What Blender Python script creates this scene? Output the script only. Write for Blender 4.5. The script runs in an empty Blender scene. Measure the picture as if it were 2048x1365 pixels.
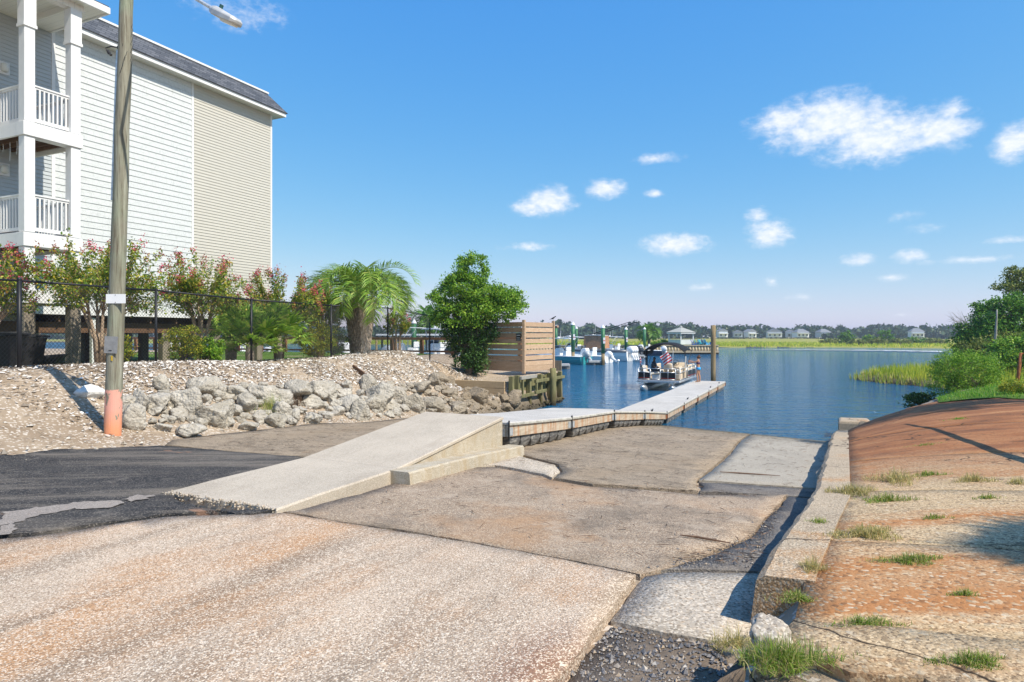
import bpy, bmesh, math, random
import numpy as np
from mathutils import Vector, Matrix, geometry, noise as mnoise

sc = bpy.context.scene
col = sc.collection
R = math.radians
random.seed(7)
rng = np.random.default_rng(11)

# ------------------------------------------------------------------ camera
# World: X runs across the boat ramp (right positive), Y runs down the ramp to the water, Z up, water at 0.
YAW = R(24.84)
CY, SY = math.cos(YAW), math.sin(YAW)
FPX, HY, CZ = 1300.0, 671.0, 3.3          # focal length and horizon row in photo pixels, eye height
cam = bpy.data.cameras.new('camera'); camo = bpy.data.objects.new('camera', cam); col.objects.link(camo)
cam.sensor_width = 36; cam.lens = FPX / 2048 * 36
cam.shift_y = -(682.5 - HY) / 2048
cam.clip_end = 6000; cam.clip_start = 0.05
camo.location = (0, 0, CZ); camo.rotation_euler = (R(90), 0, YAW)
sc.camera = camo

def W(X, D):                       # camera-right / forward metres -> world x, y
    return (X * CY - D * SY, X * SY + D * CY)
def PZ(px, py, z):                 # photo pixel on the level z
    D = FPX * (CZ - z) / (py - HY)
    x, y = W((px - 1024) / FPX * D, D)
    return Vector((x, y, z))
def PD(px, py, D):                 # photo pixel at forward distance D
    x, y = W((px - 1024) / FPX * D, D)
    return Vector((x, y, CZ - (py - HY) * D / FPX))

# ------------------------------------------------------------------ light
SUN_EL, SUN_AZ = R(50), math.atan2(0.985, -0.17)     # azimuth measured from +Y towards +X
sun = bpy.data.lights.new('sun', 'SUN'); suno = bpy.data.objects.new('sun', sun); col.objects.link(suno)
sun.energy = 4.6; sun.angle = R(0.5); sun.color = (1.0, 0.93, 0.81)
sdir = Vector((math.cos(SUN_EL) * math.sin(SUN_AZ), math.cos(SUN_EL) * math.cos(SUN_AZ), math.sin(SUN_EL)))
suno.rotation_euler = (-sdir).to_track_quat('-Z', 'Y').to_euler()
suno.location = sdir * 60
sc.view_settings.view_transform = 'Standard'
try: sc.view_settings.look = 'None'
except Exception: pass
sc.view_settings.exposure = 0.40
sc.view_settings.gamma = 1.0
sc.view_settings.use_curve_mapping = False

world = bpy.data.worlds.new('World'); sc.world = world; world.use_nodes = True
def build_world():
    nt = world.node_tree; nt.nodes.clear(); L = nt.links
    def nd(t, **k):
        n = nt.nodes.new(t)
        for a, b in k.items(): setattr(n, a, b)
        return n
    def mth(op, a, b=None, c=None, clamp=False):
        n = nd('ShaderNodeMath', operation=op); n.use_clamp = clamp
        for i, v in enumerate((a, b, c)):
            if v is None: continue
            if isinstance(v, (int, float)): n.inputs[i].default_value = v
            else: L.new(v, n.inputs[i])
        return n.outputs[0]
    out = nd('ShaderNodeOutputWorld'); bg = nd('ShaderNodeBackground')
    sky = nd('ShaderNodeTexSky', sky_type='NISHITA')
    sky.sun_disc = False; sky.sun_elevation = SUN_EL; sky.sun_rotation = SUN_AZ
    sky.air_density = 1.0; sky.dust_density = 0.4; sky.ozone_density = 2.0; sky.altitude = 0
    hs = nd('ShaderNodeHueSaturation'); hs.inputs['Saturation'].default_value = 1.12; hs.inputs['Value'].default_value = 1.0
    L.new(sky.outputs[0], hs.inputs['Color'])
    # grade of the clear summer sky: deeper, cleaner blue overhead, pale blue at the horizon
    sp = nd('ShaderNodeSeparateColor'); cb = nd('ShaderNodeCombineColor'); L.new(hs.outputs[0], sp.inputs[0])
    for i, (k, x0, gm) in enumerate(((.70, .88, 1.10), (2.68, 1.72, .60), (6.35, 3.4, .15))):
        L.new(mth('MULTIPLY', mth('POWER', mth('MULTIPLY', sp.outputs[i], 1 / x0), gm), k), cb.inputs[i])
    tc = nd('ShaderNodeTexCoord'); sep = nd('ShaderNodeSeparateXYZ'); L.new(tc.outputs['Generated'], sep.inputs[0])
    az = mth('ARCTAN2', sep.outputs[0], sep.outputs[1])
    el = mth('ARCSINE', sep.outputs[2])
    comb = nd('ShaderNodeCombineXYZ'); L.new(az, comb.inputs[0]); L.new(el, comb.inputs[1])
    # wisps in the outline
    nz = nd('ShaderNodeTexNoise'); nz.inputs['Scale'].default_value = 26; nz.inputs['Detail'].default_value = 7; nz.inputs['Roughness'].default_value = 0.62
    mp = nd('ShaderNodeMapping'); mp.inputs['Scale'].default_value = (1, 1, 1.7); L.new(tc.outputs['Generated'], mp.inputs[0]); L.new(mp.outputs[0], nz.inputs['Vector'])
    nz2 = nd('ShaderNodeTexNoise'); nz2.inputs['Scale'].default_value = 70; nz2.inputs['Detail'].default_value = 6; nz2.inputs['Roughness'].default_value = 0.6
    L.new(mp.outputs[0], nz2.inputs['Vector'])
    blobs = []                                   # (azimuth, elevation, half width, half height, strength)
    def bp(px, py, wx, wy, st=1.0):
        a = math.atan2(px - 1024, FPX) - YAW
        e = math.atan2(HY - py, math.hypot(px - 1024, FPX))
        k = FPX * (1 + ((px - 1024) / FPX) ** 2)
        blobs.append((a, e, wx / k, wy / math.hypot(px - 1024, FPX), st))
    for b in [(1660, 248, 150, 62), (1760, 272, 160, 58), (1560, 245, 75, 34), (1880, 262, 85, 45), (1905, 222, 40, 24, .8), (2030, 285, 55, 42), (2130, 270, 90, 60),
              (1095, 402, 62, 33), (1065, 415, 45, 18, .8), (1212, 378, 48, 22, .9), (1316, 317, 50, 12, .6), (1306, 388, 22, 9, .6),
              (1350, 490, 78, 24), (1540, 470, 55, 32, .9), (1515, 432, 26, 18, .6), (1050, 494, 52, 10, .55), (1720, 520, 40, 17, .8), (1820, 513, 40, 15, .8),
              (1780, 556, 34, 9, .5), (1545, 563, 18, 12, .5), (1600, 595, 28, 8, .4), (1405, 576, 26, 9, .4), (1945, 519, 120, 8, .45), (470, 22, 95, 30, .42), (1800, 432, 40, 10, .3), (1855, 458, 40, 9, .3), (2020, 480, 60, 9, .4), (1800, 630, 28, 6, .35)]:
        bp(*b)
    r2 = random.Random(5)
    for i in range(26):                          # the same scattered fair-weather clouds go on all round
        a = r2.uniform(0.80, 5.48) - YAW
        if a > math.pi: a -= 2 * math.pi
        e = R(r2.uniform(4, 30)); w = R(r2.uniform(1.5, 6))
        blobs.append((a, e, w, w * .4, r2.uniform(.5, 1)))
    acc = None; shade = None
    for a, e, wa, we, st in blobs:
        s1 = nd('ShaderNodeVectorMath', operation='SUBTRACT'); L.new(comb.outputs[0], s1.inputs[0]); s1.inputs[1].default_value = (a, e, 0)
        s2 = nd('ShaderNodeVectorMath', operation='MULTIPLY'); L.new(s1.outputs[0], s2.inputs[0]); s2.inputs[1].default_value = (1 / wa, 1 / we, 0)
        s3 = nd('ShaderNodeVectorMath', operation='LENGTH'); L.new(s2.outputs[0], s3.inputs[0])
        v = mth('MULTIPLY_ADD', s3.outputs[1], -st, st * 1.02)
        acc = v if acc is None else mth('MAXIMUM', acc, v)
    n1 = mth('MULTIPLY_ADD', nz.outputs[0], 1.15, -0.60)
    n2 = mth('MULTIPLY_ADD', nz2.outputs[0], 0.7, -0.36)
    dens = mth('ADD', mth('ADD', acc, n1), n2)
    # never let the noise alone make clouds
    dens = mth('MINIMUM', dens, mth('MULTIPLY_ADD', acc, 2.2, 0.22))
    mr = nd('ShaderNodeMapRange', interpolation_type='SMOOTHSTEP'); L.new(dens, mr.inputs[0])
    mr.inputs[1].default_value = -0.12; mr.inputs[2].default_value = 0.85
    rampc = nd('ShaderNodeValToRGB'); L.new(nz2.outputs[0], rampc.inputs[0])
    rampc.color_ramp.elements[0].position = .3; rampc.color_ramp.elements[0].color = (6.2, 6.9, 8.0, 1)
    rampc.color_ramp.elements[1].position = .6; rampc.color_ramp.elements[1].color = (7.8, 8.0, 8.4, 1)
    mx = nd('ShaderNodeMix', data_type='RGBA')
    L.new(mth('MULTIPLY', mr.outputs[0], .93), mx.inputs[0]); L.new(cb.outputs[0], mx.inputs[6]); L.new(rampc.outputs[0], mx.inputs[7])
    bg.inputs['Strength'].default_value = 0.10
    L.new(mx.outputs[2], bg.inputs['Color']); L.new(bg.outputs[0], out.inputs['Surface'])
build_world()
sc.cycles.max_bounces = 8
sc.cycles.transparent_max_bounces = 24

# ------------------------------------------------------------------ mesh helpers
def link(o): col.objects.link(o); return o
def mesh_from(name, v, f, mat=None, smooth=False):
    me = bpy.data.meshes.new(name)
    me.from_pydata([tuple(p) for p in v], [], f)
    if mat: me.materials.append(mat)
    if smooth: me.shade_smooth()
    me.update(); return me
def quads_mesh(name, arr, mat):     # arr (n,k,3): n separate k-gons
    n, k = arr.shape[0], arr.shape[1]
    me = bpy.data.meshes.new(name)
    me.vertices.add(n * k); me.vertices.foreach_set('co', np.ascontiguousarray(arr, dtype=np.float32).ravel())
    me.loops.add(n * k); me.loops.foreach_set('vertex_index', np.arange(n * k, dtype=np.int32))
    me.polygons.add(n); me.polygons.foreach_set('loop_start', np.arange(n, dtype=np.int32) * k)
    me.update(calc_edges=True)
    me.materials.append(mat); return me
def tag(o, label=None, cat=None, group=None, kind=None):
    if label: o['label'] = label
    if cat: o['category'] = cat
    if group: o['group'] = group
    if kind: o['kind'] = kind
    return o
def thing(name, label, cat, loc=(0, 0, 0), rotz=0, group=None):
    o = link(bpy.data.objects.new(name, None)); o.location = loc; o.rotation_euler = (0, 0, rotz); o.empty_display_size = .2
    return tag(o, label, cat, group)
def obj(name, me, parent=None, loc=(0, 0, 0), rot=(0, 0, 0), scale=(1, 1, 1)):
    o = link(bpy.data.objects.new(name, me)); o.parent = parent
    o.location = loc; o.rotation_euler = rot; o.scale = scale; return o
def copy_tree(o, parent=None):
    c = link(o.copy()); c.parent = parent
    for ch in list(o.children): copy_tree(ch, c)
    return c

class MB:
    """collects shapes; build() links them as one mesh object"""
    def __init__(s, off=(0, 0, 0)): s.v = []; s.f = []; s.off = Vector(off)
    def add(s, vs, fs):
        b = len(s.v); s.v += [Vector(p) - s.off for p in vs]; s.f += [tuple(i + b for i in f) for f in fs]; return s
    def box(s, x0, x1, y0, y1, z0, z1):
        return s.add([(x0, y0, z0), (x1, y0, z0), (x1, y1, z0), (x0, y1, z0), (x0, y0, z1), (x1, y0, z1), (x1, y1, z1), (x0, y1, z1)],
                     [(3, 2, 1, 0), (4, 5, 6, 7), (0, 1, 5, 4), (1, 2, 6, 5), (2, 3, 7, 6), (3, 0, 4, 7)])
    def bar(s, p, q, w, h, up=(0, 0, 1)):          # rectangular bar from p to q
        p = Vector(p); q = Vector(q); d = (q - p).normalized(); up = Vector(up)
        a = d.cross(up)
        if a.length < 1e-4: a = d.cross(Vector((1, 0, 0)))
        a.normalize(); b = a.cross(d)
        c = [(-w / 2, -h / 2), (w / 2, -h / 2), (w / 2, h / 2), (-w / 2, h / 2)]
        vs = [p + a * i + b * j for i, j in c] + [q + a * i + b * j for i, j in c]
        return s.add(vs, [(3, 2, 1, 0), (4, 5, 6, 7), (0, 1, 5, 4), (1, 2, 6, 5), (2, 3, 7, 6), (3, 0, 4, 7)])
    def tube(s, pts, rad, n=6, cap=True):
        pts = [Vector(p) for p in pts]
        if isinstance(rad, (int, float)): rad = [rad] * len(pts)
        vs = []; fs = []; a = None
        for i, p in enumerate(pts):
            d = (pts[min(i + 1, len(pts) - 1)] - pts[max(i - 1, 0)]).normalized()
            if a is None:
                a = d.cross(Vector((0, 0, 1)))
                if a.length < .02: a = d.cross(Vector((1, 0, 0)))
            a = (a - d * a.dot(d)).normalized(); b = d.cross(a)
            for k in range(n):
                t = 2 * math.pi * k / n
                vs.append(p + (a * math.cos(t) + b * math.sin(t)) * rad[i])
        for i in range(len(pts) - 1):
            for k in range(n):
                k2 = (k + 1) % n
                fs.append((i * n + k, i * n + k2, (i + 1) * n + k2, (i + 1) * n + k))
        if cap:
            fs.append(tuple(range(n - 1, -1, -1))); m = (len(pts) - 1) * n; fs.append(tuple(range(m, m + n)))
        return s.add(vs, fs)
    def lathe(s, prof, c=(0, 0, 0), n=12):         # prof: (radius, z)
        c = Vector(c); vs = []; fs = []
        for r, z in prof:
            for k in range(n):
                t = 2 * math.pi * k / n; vs.append(c + Vector((r * math.cos(t), r * math.sin(t), z)))
        for i in range(len(prof) - 1):
            for k in range(n):
                k2 = (k + 1) % n; fs.append((i * n + k, i * n + k2, (i + 1) * n + k2, (i + 1) * n + k))
        fs.append(tuple(range(n - 1, -1, -1))); m = (len(prof) - 1) * n; fs.append(tuple(range(m, m + n)))
        return s.add(vs, fs)
    def prism(s, poly, ext):                       # poly: list of 3D points, extruded by ext
        ext = Vector(ext); n = len(poly); vs = [Vector(p) for p in poly] + [Vector(p) + ext for p in poly]
        fs = [tuple(range(n - 1, -1, -1)), tuple(range(n, 2 * n))] + [(i, (i + 1) % n, (i + 1) % n + n, i + n) for i in range(n)]
        return s.add(vs, fs)
    def loft(s, rings, closed=True, cap=True):
        n = len(rings[0]); vs = [p for r in rings for p in r]; fs = []
        for i in range(len(rings) - 1):
            for k in range(n if closed else n - 1):
                k2 = (k + 1) % n; fs.append((i * n + k, i * n + k2, (i + 1) * n + k2, (i + 1) * n + k))
        if cap: fs.append(tuple(range(n - 1, -1, -1))); m = (len(rings) - 1) * n; fs.append(tuple(range(m, m + n)))
        return s.add(vs, fs)
    def ball(s, c, r, n=8, m=6, sz=1.0):
        prof = [(max(r * math.sin(math.pi * i / m), r * .02), -r * sz * math.cos(math.pi * i / m)) for i in range(m + 1)]
        return s.lathe(prof, c, n)
    def mesh(s, name, mat, smooth=False, bevel=0):
        me = mesh_from(name, s.v, s.f, mat, False)
        bm = bmesh.new(); bm.from_mesh(me); bmesh.ops.recalc_face_normals(bm, faces=bm.faces)
        if bevel:
            es = [e for e in bm.edges if len(e.link_faces) == 2 and e.calc_face_angle(0) > .6]
            bmesh.ops.bevel(bm, geom=es, offset=bevel, segments=1, affect='EDGES', clamp_overlap=True)
        bm.to_mesh(me); bm.free()
        if smooth: me.shade_smooth()
        return me
    def build(s, name, mat, parent=None, smooth=False, bevel=0):
        return obj(name, s.mesh(name, mat, smooth, bevel), parent)

# ------------------------------------------------------------------ materials
class G:
    def __init__(s, name):
        s.m = bpy.data.materials.new(name); s.m.use_nodes = True; s.nt = s.m.node_tree; s.nt.nodes.clear(); s.L = s.nt.links
        s.out = s.nt.nodes.new('ShaderNodeOutputMaterial')
    def nd(s, t, **k):
        n = s.nt.nodes.new(t)
        for a, b in k.items(): setattr(n, a, b)
        return n
    def put(s, sock, v):
        if v is None: return
        if isinstance(v, bpy.types.NodeSocket): s.L.new(v, sock)
        elif isinstance(v, (tuple, list)) and len(v) == 3 and sock.type == 'RGBA': sock.default_value = (*v, 1)
        else: sock.default_value = v
    def pos(s): return s.nd('ShaderNodeNewGeometry').outputs['Position']
    def objc(s): return s.nd('ShaderNodeTexCoord').outputs['Object']
    def island(s): return s.nd('ShaderNodeNewGeometry').outputs['Random Per Island']
    def orand(s): return s.nd('ShaderNodeObjectInfo').outputs['Random']
    def map(s, vec, scale=(1, 1, 1), rot=(0, 0, 0), loc=(0, 0, 0)):
        n = s.nd('ShaderNodeMapping'); s.put(n.inputs[0], vec); n.inputs['Scale'].default_value = scale; n.inputs['Rotation'].default_value = rot; n.inputs['Location'].default_value = loc
        return n.outputs[0]
    def noise(s, vec, scale, detail=4, rough=.55, dist=0):
        n = s.nd('ShaderNodeTexNoise'); s.put(n.inputs['Vector'], vec); n.inputs['Scale'].default_value = scale; n.inputs['Detail'].default_value = detail; n.inputs['Roughness'].default_value = rough; n.inputs['Distortion'].default_value = dist
        return n.outputs[0]
    def voro(s, vec, scale, feature='F1', rnd=1, out=0):
        n = s.nd('ShaderNodeTexVoronoi', feature=feature); s.put(n.inputs['Vector'], vec); n.inputs['Scale'].default_value = scale; n.inputs['Randomness'].default_value = rnd
        return n.outputs[out]
    def wave(s, vec, scale, dist=2, detail=2, direction='X'):
        n = s.nd('ShaderNodeTexWave', bands_direction=direction); s.put(n.inputs['Vector'], vec); n.inputs['Scale'].default_value = scale; n.inputs['Distortion'].default_value = dist; n.inputs['Detail'].default_value = detail
        return n.outputs[1]
    def ramp(s, fac, stops):
        n = s.nd('ShaderNodeValToRGB'); s.put(n.inputs[0], fac); cr = n.color_ramp
        while len(cr.elements) < len(stops): cr.elements.new(.5)
        for e, (p, c) in zip(cr.elements, stops):
            e.position = p; e.color = (*c, 1) if isinstance(c, (tuple, list)) else (c, c, c, 1)
        return n.outputs[0]
    def mr(s, v, a, b, c=0.0, d=1.0):
        n = s.nd('ShaderNodeMapRange'); s.put(n.inputs[0], v)
        for i, q in enumerate((a, b, c, d)): n.inputs[i + 1].default_value = q
        return n.outputs[0]
    def mix(s, fac, a, b, blend='MIX'):
        n = s.nd('ShaderNodeMix', data_type='RGBA', blend_type=blend); s.put(n.inputs[0], fac); s.put(n.inputs[6], a); s.put(n.inputs[7], b); return n.outputs[2]
    def math(s, op, a, b=None, c=None):
        n = s.nd('ShaderNodeMath', operation=op)
        for i, v in enumerate((a, b, c)): s.put(n.inputs[i], v)
        return n.outputs[0]
    def xyz(s, vec):
        n = s.nd('ShaderNodeSeparateXYZ'); s.put(n.inputs[0], vec); return n.outputs
    def bump(s, h, strength=.5, dist=.02, nrm=None):
        n = s.nd('ShaderNodeBump'); s.put(n.inputs['Height'], h); n.inputs['Strength'].default_value = strength; n.inputs['Distance'].default_value = dist; s.put(n.inputs['Normal'], nrm); return n.outputs[0]
    def pr(s, c, rough=.8, bump=None, metal=0, spec=.3, **k):
        n = s.nd('ShaderNodeBsdfPrincipled'); s.put(n.inputs['Base Color'], c); s.put(n.inputs['Roughness'], rough); s.put(n.inputs['Normal'], bump); n.inputs['Metallic'].default_value = metal
        n.inputs['Specular IOR Level'].default_value = spec
        for a, b in k.items(): s.put(n.inputs[a], b)
        s.L.new(n.outputs[0], s.out.inputs[0]); return s.m
    def leaf(s, c, tr=.35, rough=.5):
        d = s.nd('ShaderNodeBsdfPrincipled'); s.put(d.inputs['Base Color'], c); d.inputs['Roughness'].default_value = rough; d.inputs['Specular IOR Level'].default_value = .3
        t = s.nd('ShaderNodeBsdfTranslucent'); s.put(t.inputs[0], c); m = s.nd('ShaderNodeMixShader'); m.inputs[0].default_value = tr
        s.L.new(d.outputs[0], m.inputs[1]); s.L.new(t.outputs[0], m.inputs[2]); s.L.new(m.outputs[0], s.out.inputs[0]); return s.m

def plain(name, c, rough=.6, metal=0, spec=.3, var=.12, scale=6, bump=0.0):
    g = G(name); p = g.objc(); n = g.noise(p, scale, 5, .6)
    lo = tuple(x * (1 - var) for x in c); hi = tuple(min(1, x * (1 + var)) for x in c)
    cc = g.ramp(n, [(.3, lo), (.7, hi)])
    b = g.bump(g.noise(p, scale * 8, 4), bump, .01) if bump else None
    return g.pr(cc, rough, b, metal, spec)
def leafmat(name, stops, tr=.35):
    g = G(name); return g.leaf(g.ramp(g.island(), stops), tr)
def woodmat(name, a, b, grain=(1, 1, 1), scale=5, rough=.8, var=.25):
    """weathered timber; grain stretches the noise along the board"""
    g = G(name); p = g.map(g.objc(), grain); n = g.noise(p, scale, 6, .65, .6); n2 = g.noise(p, scale * 5, 4, .6)
    c = g.ramp(n, [(.25, a), (.75, b)])
    c = g.mix(g.mr(g.orand(), 0, 1, 0, var), c, tuple(x * .55 for x in a))
    c = g.mix(.35, c, g.ramp(n2, [(.35, .25), (.6, .9)]), 'MULTIPLY')
    return g.pr(c, rough, g.bump(n2, .35, .01))

def concrete(name, base, speck, dark, shell=60, spk=.5, stain=None, rough=.9, bumpd=.012, early=False, crack=0):
    """exposed shell aggregate concrete: speckles, pits and broad stains"""
    g = G(name); p = g.pos()
    v = g.voro(p, shell, 'F1', 1, 0); vc = g.voro(p, shell, 'F1', 1, 1); vs = g.voro(p, shell * 2.3, 'F1', 1, 1)
    n = g.noise(p, 1.1, 6, .62); n2 = g.noise(p, 14, 5, .65); n3 = g.noise(p, .35, 4, .6)
    c = g.ramp(n, [(.28, tuple(x * .80 for x in base)), (.5, base), (.72, tuple(min(1, x * 1.15) for x in base))])
    if stain and early: c = stain(g, c, p, n, n2, n3)
    sx = g.xyz(vc)[0]
    hue = g.ramp(g.xyz(vc)[2], [(.1, tuple(x * .95 for x in speck)), (.5, (speck[0], speck[1] * .90, speck[2] * .80)), (.75, (speck[0] * .92, speck[1] * .78, speck[2] * .66)), (.95, speck)])
    c = g.mix(g.mr(sx, 1 - spk * .55, 1 - spk * .55 + .10, 0, .75), c, hue) if not early else g.mix(g.math('MULTIPLY', g.mr(sx, 1 - spk * .55, 1 - spk * .55 + .10, 0, .85), g.mr(g.noise(p, .8, 5, .65), .36, .60, .25, 1)), c, hue)
    sx2 = g.xyz(vs)[1]
    c = g.mix(g.mr(sx2, .8, .84, 0, .7), c, tuple(min(1, x * 1.2) for x in speck))
    c = g.mix(g.mr(sx2, .20, .14, 0, .7), c, dark)
    c = g.mix(g.mr(n2, .36, .26, 0, .55), c, dark)
    if stain and not early: c = stain(g, c, p, n, n2, n3)
    if crack:
        wv = g.nd('ShaderNodeVectorMath', operation='MULTIPLY_ADD'); nn = g.nd('ShaderNodeTexNoise'); g.put(nn.inputs['Vector'], p); nn.inputs['Scale'].default_value = 2.2; nn.inputs['Detail'].default_value = 5; g.put(wv.inputs[0], nn.outputs[1]); wv.inputs[1].default_value = (.5, .5, .5); g.put(wv.inputs[2], p)
        q = g.voro(wv.outputs[0], crack, 'DISTANCE_TO_EDGE'); c = g.mix(g.math('MULTIPLY', g.mr(q, .010, .002), g.mr(n3, .46, .52)), c, tuple(x * .35 for x in dark))
    h = g.math('MULTIPLY_ADD', v, -.6, g.math('ADD', g.math('MULTIPLY', n2, .35), g.math('MULTIPLY', g.noise(p, 55, 4, .65), .7)))
    return g.pr(c, rough, g.bump(h, .7, bumpd), spec=.2)

mt = {}
def wet(g, c, p, n):   # wetted, algae-dark band next to the water line
    z = g.xyz(p)[2]; zz = g.math('ADD', z, g.mr(n, 0, 1, -.12, .12))
    c = g.mix(g.mr(zz, .62, .30, 0, .45), c, (.16, .135, .09)); return g.mix(g.mr(zz, .22, .08, 0, .75), c, (.075, .07, .045))
def st_near(g, c, p, n, n2, n3):
    a = g.noise(g.map(p, (.55, .22, 1), (0, 0, .3)), 1.6, 6, .65)
    c = g.mix(g.mr(a, .45, .64, 0, .85), c, (.46, .25, .12))
    tr = g.noise(g.map(p, (2.6, .28, 1)), 1.0, 5, .6)
    c = g.mix(g.mr(tr, .47, .64, 0, .65), c, (.19, .145, .105))
    pt = g.noise(p, 3.3, 7, .8); c = g.mix(g.mr(pt, .60, .72, 0, .6), c, (.20, .15, .11)); c = g.mix(g.mr(g.noise(p, 11, 6, .8), .66, .72, 0, .8), c, (.075, .055, .04))
    # rust-dark streak close to the broken edge
    x, y, _ = g.xyz(p)
    d = g.nd('ShaderNodeVectorMath', operation='DISTANCE'); g.put(d.inputs[0], g.map(p, (1.0, .45, 0))); e = PZ(1075, 1330, 1.6); d.inputs[1].default_value = (e.x, e.y * .45, 0)
    return g.mix(g.mr(g.math('ADD', d.outputs[1], g.mr(n2, 0, 1, -.14, .14)), .34, .05, 0, .75), c, (.20, .085, .05))
mt['slab_near'] = concrete('slab_near', (.46, .35, .255), (.68, .58, .465), (.15, .105, .07), 62, .46, st_near, early=True)
def st_mid(g, c, p, n, n2, n3):
    a = g.noise(p, .9, 6, .7)
    c = g.mix(g.mr(a, .47, .66, 0, .7), c, (.135, .11, .085))
    o = g.noise(g.map(p, (1, 1, 1), (0, 0, 0), (7, 3, 0)), .55, 5, .6)
    c = g.mix(g.mr(o, .50, .64, 0, .6), c, (.40, .225, .11))
    d = g.noise(p, 5.5, 7, .8)
    c = g.mix(g.mr(d, .57, .68, 0, .75), c, (.07, .055, .042))
    e = g.noise(g.map(p, (1, 1, 1), (0, 0, 0), (2, 8, 0)), 1.9, 6, .7); c = g.mix(g.mr(e, .55, .68, 0, .6), c, (.46, .37, .28))
    # tyre tread prints
    x, y, z = g.xyz(p)
    tw = g.wave(g.map(p, (1, 1, 1), (0, 0, .12)), 3.2, 1.2, 2, 'Y')
    msk = g.mr(g.noise(g.map(p, (1.6, .3, 1)), 1.3, 2), .56, .66)
    c = g.mix(g.math('MULTIPLY', g.mr(tw, .55, .8, 0, .5), msk), c, (.13, .10, .075))
    return wet(g, c, p, n)
mt['slab_mid'] = concrete('slab_mid', (.325, .24, .168), (.48, .395, .30), (.08, .06, .045), 50, .4, st_mid)
def st_far(g, c, p, n, n2, n3):
    d = g.noise(g.map(p, (1.0, 1.5, 1), (0, 0, .25)), 2.3, 8, .8)
    c = g.mix(g.mr(d, .49, .62, 0, .6), c, (.11, .085, .06)); d3 = g.noise(p, 13, 6, .8); c = g.mix(g.math('MULTIPLY', g.mr(d3, .52, .60, 0, .8), g.mr(g.noise(g.map(p, (1, 1, 1), (0, 0, 0), (5, 2, 0)), .9, 4, .6), .42, .58)), c, (.07, .052, .036))
    e = g.noise(p, 7, 6, .8); c = g.mix(g.mr(e, .60, .68, 0, .7), c, (.05, .04, .03))
    a = g.noise(p, .6, 5, .6); c = g.mix(g.mr(a, .5, .68, 0, .5), c, (.30, .22, .14))
    return wet(g, c, p, n)
mt['slab_far'] = concrete('slab_far', (.305, .238, .168), (.42, .345, .26), (.09, .07, .05), 60, .35, st_far)
def st_smooth(g, c, p, n, n2, n3):
    d = g.noise(p, 3, 6, .7); c = g.mix(g.mr(d, .60, .72, 0, .25), c, (.30, .25, .19))
    return wet(g, c, p, n)
mt['slab_pale'] = concrete('slab_pale', (.42, .355, .28), (.56, .49, .40), (.18, .14, .10), 30, .5, st_smooth)
def st_clean(g, c, p, n, n2, n3): return wet(g, c, p, n)
mt['slab_clean'] = concrete('slab_clean', (.35, .31, .25), (.42, .375, .31), (.17, .14, .105), 70, .3, st_clean, bumpd=.006)
def st_walk(g, c, p, n, n2, n3):
    s = g.noise(g.map(p, (3, .6, 1)), 2, 5, .6); return g.mix(g.mr(s, .55, .75, 0, .35), c, (.31, .25, .19))
mt['walk'] = concrete('walk', (.46, .395, .315), (.53, .465, .38), (.28, .23, .17), 80, .25, st_walk, bumpd=.004)
def st_side(g, c, p, n, n2, n3):
    a = g.noise(g.map(p, (1, 1, .35)), 4, 6, .7)
    c = g.mix(g.mr(a, .45, .68, 0, .75), c, (.36, .265, .15))
    w = g.noise(g.map(p, (1, 1, 2)), 2.2, 5, .6, 1.5); return g.mix(g.mr(w, .60, .66, 0, .5), c, (.56, .49, .40))
mt['walk_side'] = concrete('walk_side', (.43, .375, .29), (.50, .45, .36), (.24, .19, .13), 80, .2, st_side, bumpd=.004)

mt['slab_worn'] = concrete('slab_worn', (.27, .235, .205), (.33, .29, .255), (.12, .10, .09), 60, .3, st_clean, bumpd=.005)
def mk_asphalt():
    g = G('asphalt'); p = g.pos(); v = g.voro(p, 90, 'F1', 1, 1); n = g.noise(p, 1.2, 6, .65); n2 = g.noise(p, 20, 5, .7)
    c = g.ramp(n, [(.3, (.022, .022, .025)), (.7, (.055, .052, .050))])
    s = g.noise(g.map(g.map(p, (1, 1, 1), (0, 0, -YAW - .25)), (.22, 1.5, 1)), 1.5, 7, .72)
    c = g.mix(g.mr(s, .45, .62, 0, .9), c, (.17, .145, .12))
    s2 = g.noise(p, 2.6, 7, .75); c = g.mix(g.mr(s2, .55, .70, 0, .6), c, (.22, .19, .16))
    c = g.mix(g.mr(g.xyz(v)[0], .80, .86, 0, .55), c, (.26, .23, .20))
    r = g.noise(g.map(p, (.5, 1.5, 1), (0, 0, 1.4), (3, 5, 0)), 1.5, 4, .6); c = g.mix(g.mr(r, .66, .70, 0, .7), c, (.30, .17, .11))
    return g.pr(c, .9, g.bump(g.math('ADD', g.voro(p, 90), n2), .7, .012), spec=.25)
mt['asphalt'] = mk_asphalt()
def mk_patch():
    g = G('dark_patch'); p = g.pos(); v = g.voro(p, 80, 'F1', 1, 1); n = g.noise(p, 2, 6, .65); n2 = g.noise(p, 25, 4, .7)
    c = g.ramp(n, [(.3, (.12, .105, .095)), (.7, (.22, .195, .17))]); c = g.mix(g.mr(g.xyz(v)[0], .75, .85, 0, .5), c, (.36, .32, .27))
    return g.pr(c, .9, g.bump(g.math('ADD', g.voro(p, 80), n2), .7, .012), spec=.2)
mt['dark_patch'] = mk_patch()
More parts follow.
